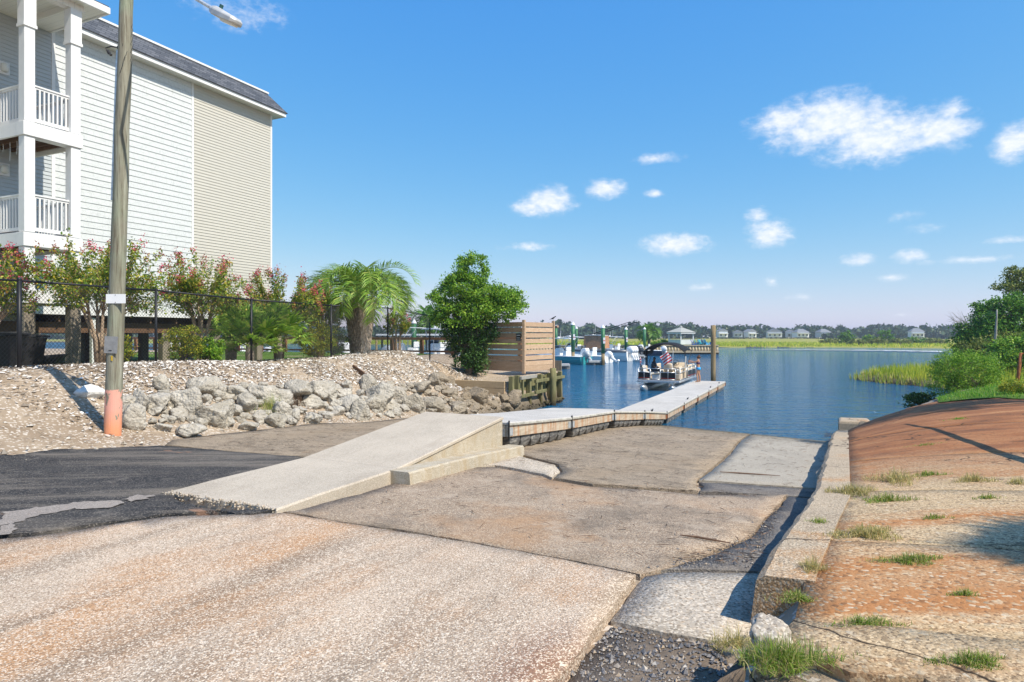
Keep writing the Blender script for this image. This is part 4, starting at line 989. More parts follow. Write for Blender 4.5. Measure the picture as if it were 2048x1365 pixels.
mm.tube([axis(6.45) - fw * .13 + rt * (t * .012) + Vector((0, 0, t * .035 + r4.uniform(-.03, .03))) for t in range(12)], .005, 4); mm.tube([axis(6.6 + .05 * t) + rt * (.135 + .02 * math.sin(t * 2.1)) - fw * .03 for t in range(16)], .004, 4); mm.build('loose_wire', mt['black'], pole)
lp = PD(425, 20, 10.4) - pb; a0 = axis(8.35); arm = [a0 + rt * .1, a0 + Vector((0, 0, .55)) + rt * .6 - fw * .1, lp + (a0 + Vector((0, 0, .75)) + rt * .9 - lp) * .4, lp - rt * .02]
mm = MB(); mm.tube([a0 + rt * .1, a0 + rt * .5 + Vector((0, 0, .22)), PD(345, -28, 10.6) - pb, PD(392, -2, 10.45) - pb, lp + rt * .03], .028, 8); mm.build('lamp_arm', mt['galv'], pole)
le = PD(478, 44, 10.2) - pb; ax = (le - lp).normalized(); up = Vector((0, 0, 1)); sd = ax.cross(up).normalized(); nup = sd.cross(ax)
mm = MB(); rings = []
for t, w, h0, h1 in [(0, .045, -.03, .035), (.06, .07, -.05, .06), (.22, .10, -.075, .075), (.6, .115, -.075, .055), (.9, .10, -.07, .035), (1.0, .06, -.05, .01)]:
    c = lp.lerp(le, t); rings.append([c + sd * w * 1.25 + nup * h0, c + sd * w * 1.3 + nup * h1 * .2, c + sd * w * .8 + nup * h1, c - sd * w * .8 + nup * h1, c - sd * w * 1.3 + nup * h1 * .2, c - sd * w * 1.25 + nup * h0])
mm.loft(rings); lh = mm.build('lamp_head', plain('lamp_housing', (.50, .50, .49), .5, .2, var=.15), pole, False, .012)
mm = MB(); c = lp.lerp(le, .25) + nup * .07; mm.tube([c, c + nup * .06], .03, 10); mm.build('photocell', plain('photocell', (.03, .10, .10), .4), lh)
mm = MB(); mm.loft([[lp.lerp(le, t) + sd * w - nup * d, lp.lerp(le, t) - sd * w - nup * d, lp.lerp(le, t) - sd * w * .7 - nup * (d + .035), lp.lerp(le, t) + sd * w * .7 - nup * (d + .035)] for t, w, d in ((.45, .06, .07), (.6, .08, .07), (.92, .07, .06))]); mm.build('lens', mt['lampglass'], lh)
# ------------------------------------------------------------------ black chain link fence
mt['fence_black'] = plain('black_vinyl', (.014, .015, .019), .45, var=.2)
FH = 1.83
FP = [(-14.75, 1.9), (-14.8, 4.9), (-14.86, 7.9), (-15.03, 11.1), (-14.85, 14.0), (-15.1, 17.75), (-16.0, 22.3), (-15.9, 25.4), (-15.6, 27.2)]
fz = [g1(*p) for p in FP]
fz[-1] = 1.9
fence = thing('chain_link_fence', 'black chain link fence along the top of the shell bank', 'fence', (-15, 14, 2.5)); fo = fence.location
ft = [z + FH for z in fz]; ft[-2] = CZ - (632 - HY) * 29.7 / FPX; ft[-1] = 3.85
for (u, s), z, t in zip(FP, fz, ft):
    mm = MB(fo); r_ = .045 if s in (7.9,) else .032; mm.tube([(u, s, z - .3), (u, s, t + .02)], r_, 10); mm.ball((u, s, t + .02), r_ * 1.15, 8, 6); mm.build('post', mt['fence_black'], fence, True)
for i in range(len(FP) - 1):
    A = Vector((*FP[i], ft[i])); B = Vector((*FP[i + 1], ft[i + 1])); A0 = Vector((*FP[i], fz[i] + .03)); B0 = Vector((*FP[i + 1], fz[i + 1] + .03))
    mm = MB(fo); mm.tube([A, B], .022, 8); mm.build('top_rail', mt['fence_black'], fence, True)
    L_ = (B - A).length; mm = MB(fo); pitch = .082; nx = int(L_ / pitch); H = 1.8; d = (B - A); dn = Vector((d.y, -d.x, 0)).normalized() * .004
    def pt(x, h):
        t = min(max(x / L_, 0), 1); return A0.lerp(B0, t).lerp(A.lerp(B, t), h / H)
    k = H * .92
    for sg_ in (1, -1):
        x = -k
        while x < L_ + k:
            x0, h0, x1, h1 = x, 0.0, x + sg_ * k, H
            # clip to the panel
            lo, hi = (x0, x1) if x0 < x1 else (x1, x0)
            ta, tb = 0.0, 1.0
            for lim, sgn in ((0, 1), (L_, -1)):
                dv = (x1 - x0) * sgn; v0 = (x0 - lim) * sgn
                if v0 < 0 and dv > 0: ta = max(ta, -v0 / dv)
                elif v0 >= 0 and dv < 0: tb = min(tb, -v0 / dv)
                elif v0 < 0 and dv <= 0: tb = -1
            if tb - ta > .02:
                p, q = pt(x0 + (x1 - x0) * ta, H * ta) + dn * sg_, pt(x0 + (x1 - x0) * tb, H * tb) + dn * sg_
                mm.tube([p, q], .0040, 3, False)
            x += pitch
    # wire ties and knuckles standing above the rail
    for j in range(0, nx, 1):
        p = pt(j * pitch, H); mm.add([p + Vector((0, 0, .02)), p + Vector((.0, .012, .055)), p + Vector((0, .022, .02))], [(0, 1, 2)])
    mm.build('chain_link_mesh', mt['fence_black'], fence)
# ------------------------------------------------------------------ wooden screen, timber wall and bulkhead
mt['cedar'] = woodmat('cedar_board', (.52, .33, .20), (.74, .54, .37), (1.2, 1.2, 6), 3.0, .8, .3)
mt['newwood'] = woodmat('treated_timber', (.44, .31, .18), (.60, .46, .29), (1, 1, 5), 3.0, .85, .15)
def mk_green():
    g = G('green_timber'); p = g.pos(); n = g.noise(g.map(p, (4, 4, .6)), 2.5, 6, .65); z = g.xyz(p)[2]
    c = g.ramp(n, [(.3, (.11, .105, .05)), (.6, (.22, .205, .10)), (.8, (.33, .30, .19))]); zz = g.math('ADD', z, g.mr(n, 0, 1, -.2, .2))
    c = g.mix(g.mr(zz, .75, .35, 0, .8), c, (.11, .085, .04)); c = g.mix(g.mr(zz, .25, .05, 0, .9), c, (.035, .03, .02)); return g.pr(c, .9, g.bump(n, .5, .015), spec=.15)
mt['greenwood'] = mk_green()
PA = Vector((-11.82, 26.75, 0)); PB_ = Vector((-11.38, 29.3, 0)); PC = Vector((-14.15, 27.3, 0)); PE = PA + (PC - PA) * 1.55
screen = thing('wooden_screen', 'slatted cedar privacy screen in an L shape on the bulkhead corner', 'screen', (PA.x, PA.y, 1.66)); so = screen.location
def slat_panel(p, q, n=9, z0=1.66, z1=3.95):
    pitch = (z1 - z0) / n
    for k in range(n):
        h = pitch * (.80 if k else .98); zc = z0 + pitch * k + h / 2
        mm = MB(so); a = p.lerp(q, .02); b = p.lerp(q, .98); mm.bar(Vector((a.x, a.y, zc)), Vector((b.x, b.y, zc + random.uniform(-.008, .008))), .035, h); mm.build('slat', mt['cedar'], screen, False, .004)
slat_panel(PA, PB_); slat_panel(PA, PC); slat_panel(PC, PE)
for p, t in ((PA + Vector((.04, -.03, 0)), .13), (PB_ + Vector((0, .03, 0)), .12), (PC + Vector((0, -.05, 0)), .1), (PE, .1)):
    mm = MB(so); mm.box(p.x - t / 2, p.x + t / 2, p.y - t / 2, p.y + t / 2, 1.58, 3.99); mm.build('post', mt['cedar'], screen, False, .006)
mm = MB(so); q = PA.lerp(PC, .10); d = (PC - PA).normalized(); nrm = Vector((-d.y, d.x, 0)); 
if nrm.y > 0: nrm = -nrm
sign = mm.add([], []); mm.bar(q + nrm * .05 + Vector((0, 0, 3.05)), q + nrm * .05 + Vector((0, 0, 3.38)), .26, .012, up=nrm); sgn_ = mm.build('notice_board', mt['black'], screen)
for z, h in ((3.30, .03), (3.18, .022), (3.09, .02)):
    mm = MB(so); mm.bar(q + nrm * .058 + Vector((0, 0, z)) - d * .10, q + nrm * .058 + Vector((0, 0, z)) + d * .10, .004, h, up=(0, 0, 1)); mm.build('sign_stripe', mt['trim'], sgn_)
mm = MB(so); mm.tube([PB_ + Vector((.06, .25, 3.70)), PB_ + Vector((.08, .42, 3.72))], .07, 8); mm.build('camera_housing', plain('cam_housing', (.34, .22, .15), .6), screen)
# bird on the screen's end post
bp_ = PB_ + Vector((0, .03, 3.99)); bird = thing('bird', 'small dark bird perched on the end post of the wooden screen', 'bird', bp_); mk = plain('feathers', (.03, .03, .035), .7)
mm = MB(); mm.loft([[Vector((x, r_ * math.cos(t), .11 + h + r_ * math.sin(t))) for t in np.linspace(0, 2 * math.pi, 8, endpoint=False)] for x, r_, h in ((-.20, .006, -.03), (-.14, .012, -.02), (-.08, .03, 0), (-.02, .045, .02), (.04, .04, .05), (.07, .026, .08), (.10, .028, .10), (.125, .02, .10), (.14, .006, .095), (.165, .002, .09))]); mm.tube([(0, .012, .08), (.005, .012, 0)], .004, 4); mm.tube([(0, -.012, .08), (.005, -.012, 0)], .004, 4); mm.build('bird_body', mk, bird, True)
# pilings under the screen
def wood_pile(name, p, r_, z0, z1, mat, label, cat='piling', group=None, n=12, sm_=True):
    o = thing(name, label, cat, (p.x, p.y, 0), 0, group); mm = MB(); mm.tube([(mnoise.noise(Vector((z, p.x, 0))) * .015, mnoise.noise(Vector((z, p.y, 5))) * .015, z) for z in np.linspace(z0, z1, 8)], [r_ * (1.06 - .08 * i / 7) for i in range(8)], n); mm.build('shaft', mat, o, sm_); return o
wood_pile('dock_piling', PZ(1106, 811, 0), .15, -1.9, 1.75, mt['greenwood'], 'stout green stained piling in the water under the screen end')
# timber retaining wall across the head of the riprap
tw = thing('timber_retaining_wall', 'two stacked tan timbers holding the shell bank beside the bulkhead', 'wall', (-13, 24.75, .9)); to = tw.location
for z0, z1, x0 in ((1.06, 1.36, -15.3), (.76, 1.05, -14.6), (.46, .75, -14.0)):
    mm = MB(to); mm.box(x0, -11.75, 24.62, 24.80, z0, z1); mm.build('timber', mt['newwood'], tw, False, .012)
bh = thing('timber_bulkhead', 'greenish timber bulkhead with posts and walers at the waterline', 'bulkhead', (-11.6, 27, 0)); ho = bh.location
for k in range(20):
    s = 24.85 + k * .29; mm = MB(ho); mm.box(-11.66, -11.60, s, s + .275, -1.2, 1.42 + random.uniform(-.02, .02)); mm.build('sheet_plank', mt['greenwood'], bh, False, .006)
for s in (24.75, 25.35, 26.6, 27.9, 29.1, 30.5): mm = MB(ho); mm.box(-11.58, -11.38, s - .09, s + .09, -1.2, 1.5 + (.08 if s < 26 else 0)); mm.build('post', mt['greenwood'], bh, False, .012)
for z, s0, s1 in ((1.40, 25.3, 27.0), (1.16, 26.9, 30.6), (.62, 25.3, 26.7), (.66, 26.9, 28.2), (.10, 28, 30.4)): mm = MB(ho); mm.box(-11.36, -11.25, s0, s1, z, z + .14); mm.build('waler', mt['greenwood'] if z < 1.3 else woodmat('grey_cap', (.36, .34, .29), (.5, .47, .4), (3, 1, 3)), bh, False, .008)
for z, s in ((1.05, 25.5), (.9, 27.05)):
    mm = MB(ho); mm.box(-11.34, -11.26, s - .05, s + .05, .65, z + .45); mm.build('ladder_rail', mt['greenwood'], bh, False, .005)
mm = MB(ho)
for k in range(90): mm.ball((-11.3 + random.uniform(-.12, .15), random.uniform(25, 30.3), random.uniform(-.1, .28)), random.uniform(.03, .07), 5, 3)
ob = mm.build('oyster_cluster', mt['rock'], bh); ob['kind'] = 'stuff'
# far side of the land: basin bulkhead and boardwalk railing
bb = thing('basin_bulkhead', 'brown timber bulkhead at the marina edge behind the palms', 'bulkhead', (-25, 31.3, 0))
for k in range(60):
    mm = MB(bb.location); x = -11.7 - k * .55; mm.box(x - .53, x, 31.28, 31.36, -1.5, 2.0); mm.build('sheet_plank', mt['piling_wood'], bb)
br = thing('boardwalk_railing', 'brown two rail wooden fence along the marina behind the palms', 'fence', (-22, 31.0, 1.5)); bro = br.location
mt['brownrail'] = woodmat('brown_rail', (.22, .10, .05), (.36, .19, .10), (1, 3, 3), 3)
for k in range(17):
    u = -13.8 - k * 2.0; zg = 1.5 + .25 * sm(np.array((-u - 14) / 4.0)) * 2; mm = MB(bro); mm.box(u - .09, u + .09, 30.7, 30.88, 1.2, 3.16); mm.build('post', mt['brownrail'], br, False, .01)
for z, h, d in ((3.04, .14, .14), (2.36, .1, .04)):
    for k in range(8): mm = MB(bro); x = -13.7 - k * 4.0; mm.box(x - 3.98, x, 30.55 + (.0 if d > .1 else .1), 30.69, z, z + h); mm.build('rail', mt['brownrail'], br, False, .006)
drape('lawn', [(-16.8, -2), (-16.8, 15), (-17.3, 20), (-18.6, 25), (-18.6, 30.4), (-36, 30.4), (-36, -2)], mt['lawn'], .03, step=.9, rough=.1, seed=41, thick=0, kind='structure')
# rubbish bins and a cart behind the fence, at the left edge
def wheelie(p, rz, label):
    t = thing('wheeled_bin', label, 'bin', p, rz, 'bins behind the fence'); c = plain('bin_plastic', (.022, .022, .024), .5)
    mm = MB(); mm.loft([[(-w, -d, z), (w, -d, z), (w, d, z), (-w, d, z)] for z, w, d in ((.06, .22, .24), (.9, .29, .33), (.98, .31, .35))]); mm.build('bin_body', c, t, False, .02)
    mm = MB(); mm.loft([[(-w, -d, z), (w, -d, z), (w, d + .05, z), (-w, d + .05, z)] for z, w, d in ((.985, .32, .36), (1.03, .31, .35), (1.06, .22, .26))]); mm.build('lid', c, t, False, .01)
    for s in (-1, 1): mm = MB(); mm.tube([(s * .22, .27, .1), (s * .28, .27, .1)], .1, 12); mm.build('wheel', mt['black'], t)
p = PD(12, 735, 15.3); wheelie(Vector((p.x, p.y, g1(p.x, p.y))), .5, 'black wheeled rubbish bin at the left edge behind the fence')
p = PD(50, 735, 15.9); wheelie(Vector((p.x, p.y, g1(p.x, p.y))), .2, 'second wheeled bin, half hidden behind the thick fence post')
p = PD(82, 733, 16.4); wb = thing('wheelbarrow', 'low black wheelbarrow parked behind the fence beside a piling', 'wheelbarrow', (p.x, p.y, g1(p.x, p.y)), .5)
mm = MB(); mm.loft([[(-w, -d, z), (w, -d * .6, z + .1), (w, d * .6, z + .1), (-w, d, z)] for z, w, d in ((.25, .28, .2), (.36, .42, .3), (.5, .55, .36), (.51, .50, .32), (.3, .27, .18))]); mm.build('tub', mt['black'], wb, True)
mm = MB(); mm.tube([(.55, .03, .18), (.55, -.03, .18)], .18, 14); mm.build('wheel', mt['black'], wb)
mm = MB(); [mm.tube([(.6, s * .06, .18), (-.3, s * .22, .28), (-.95, s * .28, .48)], .018, 6) for s in (-1, 1)]; [mm.tube([(-.3, s * .2, .28), (-.38, s * .2, 0)], .015, 6) for s in (-1, 1)]; mm.build('handle', mt['galv'], wb)
# ------------------------------------------------------------------ vegetation
def rdir(n, r=rng, up=0.0):
    v = r.normal(size=(n, 3)); v[:, 2] += up; return v / np.linalg.norm(v, axis=1)[:, None]
def leaf_quads(P, L, Wd, up=.2, r=rng):
    n = len(P); d = rdir(n, r, 0); nn = rdir(n, r, up * 3); s = np.cross(d, nn); s /= np.linalg.norm(s, axis=1)[:, None] + 1e-9
    L = np.broadcast_to(L, n) * r.uniform(.7, 1.3, n); Wd = np.broadcast_to(Wd, n) * r.uniform(.7, 1.3, n)
    d = d * L[:, None] / 2; s = s * Wd[:, None] / 2; k = np.cross(d, s); k /= np.linalg.norm(k, axis=1)[:, None] + 1e-9; k = k * L[:, None] * .12
    return np.stack([P - d - k, P + s, P + d - k, P - s], 1)
def lobes_points(lobes, ncl, per, rad, r=rng, shell=.55):
    """clusters of leaf positions spread through ellipsoid lobes, denser near their surface"""
    vol = np.array([a[1][0] * a[1][1] * a[1][2] for a in lobes]) ** .67; vol = vol / vol.sum(); C = []
    for (c, rr), w in zip(lobes, vol):
        k = max(3, int(ncl * w)); d = rdir(k, r); q = (r.random(k) ** .5 * (1 - shell) + shell) * r.uniform(.78, 1.12, k)
        C.append(np.array(c) + d * q[:, None] * np.array(rr))
    C = np.concatenate(C); rr = rad * r.uniform(.6, 1.35, len(C))
    P = np.repeat(C, per, 0) + r.normal(size=(len(C) * per, 3)) * np.repeat(rr, per)[:, None] * (.6, .6, .42)
    return C, P
def branches(base, C, mat, parent, r0, k=26, r=random, spread=.35, name='trunk', stems=None, n=7):
    """tapered trunk (or several stems) with limbs running out to some leaf clusters"""
    mm = MB(); base = Vector(base)
    tops = stems or [Vector((0, 0, max(c[2] for c in C) * .62))]
    for t in tops:
        t = Vector(t); L_ = (t - base).length
        pts = [base.lerp(t, i / 6) + Vector((mnoise.noise(Vector((i * .7, t.x * 3, 0))), mnoise.noise(Vector((i * .7, t.y * 3, 5))), 0)) * .05 * L_ * (i > 0) for i in range(7)]
        mm.tube(pts, [r0 * (1 - .75 * i / 6) for i in range(7)], n)
        for j in range(k // len(tops)):
            c = Vector(C[r.randrange(len(C))]); i = r.choice((2, 3, 4, 5)); p = pts[i]
            if c.z < p.z - .3: continue
            mid = p.lerp(c, .5) + Vector((r.uniform(-.1, .1), r.uniform(-.1, .1), .08)) * (c - p).length
            mm.tube([p, mid, c], [r0 * .34, r0 * .2, r0 * .06], 5)
    return mm.build(name, mat, parent, True)
mt['bark'] = plain('bark', (.20, .16, .12), .9, scale=9, var=.4, bump=.8)
mt['palebark'] = plain('pale_bark', (.40, .30, .21), .85, scale=7, var=.25, bump=.5)
mt['lf_green'] = leafmat('leaf_green', [(0, (0.036, 0.109, 0.014)), (.4, (0.080, 0.217, 0.023)), (.75, (0.160, 0.348, 0.035)), (1, (0.261, 0.435, 0.051))])
mt['lf_bright'] = leafmat('leaf_bright', [(0, (.055, .15, .015)), (.35, (.13, .30, .025)), (.75, (.26, .45, .04)), (1, (.42, .55, .07))]) if 1 else leafmat('leaf_bright', [(0, (0.043, 0.145, 0.017)), (.4, (0.102, 0.290, 0.029)), (.8, (0.189, 0.420, 0.043)), (1, (0.319, 0.522, 0.072))])
mt['lf_yellow'] = leafmat('leaf_yellow', [(0, (0.102, 0.174, 0.017)), (.4, (0.232, 0.319, 0.029)), (.75, (0.435, 0.435, 0.036)), (1, (0.609, 0.493, 0.043))])
mt['lf_myrtle'] = leafmat('leaf_myrtle', [(0, (.07, .15, .02)), (.35, (.15, .27, .035)), (.65, (.32, .38, .045)), (.92, (.55, .46, .06)), (1, (.42, .18, .07))]) if 1 else leafmat('leaf_myrtle', [(0, (0.043, 0.109, 0.017)), (.35, (0.109, 0.203, 0.029)), (.65, (0.246, 0.304, 0.036)), (.9, (0.478, 0.392, 0.043)), (1, (0.406, 0.145, 0.058))])
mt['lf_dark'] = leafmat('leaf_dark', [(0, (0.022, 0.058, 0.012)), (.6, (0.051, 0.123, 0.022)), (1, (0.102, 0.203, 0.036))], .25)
mt['lf_olive'] = leafmat('leaf_olive', [(0, (0.087, 0.138, 0.023)), (.5, (0.174, 0.232, 0.041)), (1, (0.319, 0.319, 0.072))])
mt['flower'] = leafmat('pink_flower', [(0, (.35, .03, .07)), (.5, (.62, .07, .14)), (1, (.72, .16, .20))], .3)
mt['flower_rust'] = leafmat('faded_flower', [(0, (.30, .09, .06)), (1, (.48, .16, .12))], .3)
mt['dead'] = plain('dead_wood', (.30, .28, .25), .9, var=.2, bump=.4)

def tree(name, label, cat, base, lobes, ncl, per, rad, leafL, leafW, mat, r0=.12, k=26, bark=None, stems=None, group=None, extra=None, crown='crown', seed=0):
    r = np.random.default_rng(seed + 100); t = thing(name, label, cat, base, 0, group)
    C, P = lobes_points(lobes, ncl, per, rad, r)
    obj(crown, quads_mesh(crown, leaf_quads(P, leafL, leafW, .25, r), mat), t)
    branches((0, 0, -.1), C, bark or mt['bark'], t, r0, k, random.Random(seed), stems=stems, name='trunk')
    if extra: extra(t, C, r)
    return t
# --- tree beside the wooden screen
tb = Vector((-14.0, 25.6, 0)); tb.z = g1(tb.x, tb.y) - .05
def rv(x, d, z): return (x * CY - d * SY, x * SY + d * CY, z)    # offsets across / away as seen from the ramp
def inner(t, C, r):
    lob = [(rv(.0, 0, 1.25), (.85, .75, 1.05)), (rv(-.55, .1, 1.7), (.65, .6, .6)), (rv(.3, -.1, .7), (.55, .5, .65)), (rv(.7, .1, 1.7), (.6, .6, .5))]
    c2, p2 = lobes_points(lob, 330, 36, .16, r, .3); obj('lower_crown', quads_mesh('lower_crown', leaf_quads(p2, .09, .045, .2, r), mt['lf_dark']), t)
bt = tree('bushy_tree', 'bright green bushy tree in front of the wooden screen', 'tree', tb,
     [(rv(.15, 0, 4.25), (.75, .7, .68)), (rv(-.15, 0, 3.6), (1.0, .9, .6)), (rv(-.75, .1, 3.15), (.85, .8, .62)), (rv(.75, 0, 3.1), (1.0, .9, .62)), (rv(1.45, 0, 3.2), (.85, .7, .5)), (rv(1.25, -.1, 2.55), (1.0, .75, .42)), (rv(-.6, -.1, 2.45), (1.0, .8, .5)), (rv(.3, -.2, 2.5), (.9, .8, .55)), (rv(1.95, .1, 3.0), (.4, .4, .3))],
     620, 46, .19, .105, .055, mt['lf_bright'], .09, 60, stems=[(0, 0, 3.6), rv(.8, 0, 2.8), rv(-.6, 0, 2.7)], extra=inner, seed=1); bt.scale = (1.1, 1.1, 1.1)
# --- crepe myrtles behind the fence
def myrtle(px, py, D, H, Wd, label, seed, ncl=260, fl=40):
    p = PD(px, py, D); p.z = g1(p.x, p.y) - .04; r = np.random.default_rng(seed + 300); rd = random.Random(seed)
    t = thing('crepe_myrtle', label, 'shrub', p, rd.uniform(0, 6), 'crepe myrtles behind the fence')
    leaves = []; fl_pts = []; fr_pts = []; mm = MB(); C = []
    nst = 6
    for i in range(nst):
        a = 2 * math.pi * i / nst + rd.uniform(-.3, .3); o_ = .20 * Wd * rd.uniform(.5, 1.1)
        pts = [Vector((0, 0, -.1)) + Vector((math.cos(a), math.sin(a), 0)) * .07, Vector((math.cos(a) * .12, math.sin(a) * .12, H * .2)), Vector((math.cos(a) * o_ * .7, math.sin(a) * o_ * .7, H * .38)), Vector((math.cos(a) * o_, math.sin(a) * o_, H * .52))]
        mm.tube(pts, [.05, .042, .034, .024], 7)
        for j in range(ncl // nst // 4):
            aa = a + rd.gauss(0, .75); el = rd.uniform(.05, 1.35); L_ = H * .52 * rd.uniform(.7, 1.05) * (.85 + .15 * math.sin(el))
            e = pts[rd.choice((2, 3, 3))] + Vector((math.cos(aa) * math.cos(el) * L_ * Wd / H * .95, math.sin(aa) * math.cos(el) * L_ * Wd / H * .95, math.sin(el) * L_ * .92))
            e.z = min(e.z, H); s = pts[rd.choice((2, 3))]
            mid = s.lerp(e, .55) + Vector((0, 0, .06 * H)); mm.tube([s, mid, e], [.012, .007, .003], 4)
            n = 84; tt = r.uniform(.28, 1.02, n)
            q = np.array([(s * (1 - x) ** 2 + mid * 2 * x * (1 - x) + e * x * x)[:] for x in tt]) + r.normal(size=(n, 3)) * .055
            leaves.append(q); C.append(e)
    obj('crown', quads_mesh('crown', leaf_quads(np.concatenate(leaves), .085, .045, .3, r), mt['lf_myrtle']), t)
    mm.build('stems', mt['palebark'], t, True)
    rd.shuffle(C); C.sort(key=lambda v: -v.z + rd.uniform(0, .6 * H))
    for e in C[:fl]:
        n = 34; q = np.array(e)[None] + r.normal(size=(n, 3)) * (.045, .045, .08) + (0, 0, .03); (fl_pts if rd.random() < .6 else fr_pts).append(q)
    for nm, pp, ma in (('blossom', fl_pts, 'flower'), ('faded_blossom', fr_pts, 'flower_rust')):
        if pp: obj(nm, quads_mesh(nm, leaf_quads(np.concatenate(pp), .045, .04, .2, r), mt[ma]), t)
    return t
myrtle(-38, 735, 14.2, 2.95, 2.3, 'crepe myrtle cut by the left edge of the picture', 1, 300, 50)
myrtle(200, 735, 16.4, 3.35, 2.75, 'yellowing crepe myrtle right behind the utility pole', 2, 420, 24)
myrtle(402, 725, 19.0, 3.3, 2.35, 'crepe myrtle with rosy tips under the beige siding', 3, 380, 42)
myrtle(560, 728, 21.6, 3.05, 2.6, 'crepe myrtle full of red blossom by the building corner', 4, 380, 62)
myrtle(640, 720, 24.0, 2.7, 2.0, 'lower crepe myrtle left of the thick palm trunk', 5, 300, 26)
myrtle(795, 712, 28.2, 2.3, 1.2, 'thin crepe myrtle between the palm and the bushy tree', 6, 130, 10)
# --- low shrubs inside the fence
def shrub(px, py, D, w, h, mat, label, seed, L_=.06, n=110, per=34, name='shrub', ground=None, group='low shrubs inside the fence'):
    p = PD(px, py, D); p.z = (g1(p.x, p.y) if ground is None else ground) - .03
    return tree(name, label, 'shrub', p, [((0, 0, h * .55), (w * .5, w * .5, h * .45)), ((w * .25, 0, h * .4), (w * .3, w * .3, h * .35)), ((-w * .25, .1, h * .38), (w * .3, w * .3, h * .35))], n, per, .1 * max(w, h), L_, L_ * .5, mat, .02, 24, None, [(w * .2 * math.cos(a), w * .2 * math.sin(a), h * .5) for a in (0, 1.3, 2.6, 3.9, 5.2)], group, crown='foliage', seed=seed)
shrub(368, 722, 17.6, 1.0, 1.05, mt['lf_yellow'], 'yellow green shrub at the fence beside the second myrtle', 11)
shrub(420, 722, 18.0, .8, .75, mt['lf_bright'], 'small green shrub right of the yellow one inside the fence', 12)
shrub(632, 716, 22.8, 1.3, 1.3, mt['lf_yellow'], 'loose yellowish shrub behind the fan palms', 13, n=150)
shrub(668, 716, 24.5, 1.0, 1.2, mt['lf_green'], 'dark green shrub left of the thick palm trunk', 14)
shrub(246, 733, 16.2, .5, .8, mt['lf_yellow'], 'small leafy sapling peeking out beside the utility pole', 15, n=40)
# --- palms
mt['frond'] = leafmat('palm_frond', [(0, (.10, .20, .03)), (.4, (.20, .36, .045)), (.8, (.33, .48, .07)), (1, (.50, .52, .12))], .35) if 1 else leafmat('palm_frond', [(0, (0.087, 0.174, 0.029)), (.4, (0.174, 0.319, 0.043)), (.8, (0.290, 0.435, 0.058)), (1, (0.435, 0.493, 0.087))], .35)
mt['frond_far'] = leafmat('palm_frond_far', [(0, (0.058, 0.145, 0.022)), (1, (0.203, 0.377, 0.058))], .35)
mt['palm_stub'] = plain('palm_stub', (.46, .37, .29), .9, scale=14, var=.45, bump=.6)
mt['petiole'] = plain('petiole', (.20, .24, .06), .6)
def frond(base, az, el, L_, droop, nl, leafl, leafw, r, hang=.35):
    """feather frond: arching stalk and two rows of leaflets -> (stalk points, leaflet quads)"""
    pts = []; p = np.array(base, float); e = el; step = L_ / 12
    for i in range(13):
        pts.append(p.copy()); d = np.array([math.cos(az) * math.cos(e), math.sin(az) * math.cos(e), math.sin(e)]); p = p + d * step; e -= droop / 12 * (1 + i * .12)
    pts = np.array(pts); Q = []
    for i in range(nl):
        t = .22 + .78 * i / (nl - 1); x = t * 12; k = min(int(x), 11); q = pts[k] + (pts[k + 1] - pts[k]) * (x - k); d = pts[k + 1] - pts[k]; d = d / np.linalg.norm(d)
        s0 = np.cross(d, (0, 0, 1)); s0 /= np.linalg.norm(s0) + 1e-6; up = np.cross(s0, d)
        ll = leafl * (.55 + .75 * math.sin(math.pi * min(t * .92 + .06, 1))) * r.uniform(.85, 1.15)
        for sg in (1, -1):
            v = s0 * sg * .75 + d * .62 + up * .42 + r.normal(size=3) * .07; v /= np.linalg.norm(v)
            a = q; b = q + v * ll * .55; c = b + (v * .8 - np.array((0, 0, 1)) * hang * r.uniform(.6, 1.6)) * ll * .5
            w = np.cross(v, up); w = w / (np.linalg.norm(w) + 1e-6) * leafw / 2
            Q.append((a - w * .5, b - w, b + w, a + w * .5)); Q.append((b - w, c - w * .08, c + w * .08, b + w))
    return pts, np.array(Q)
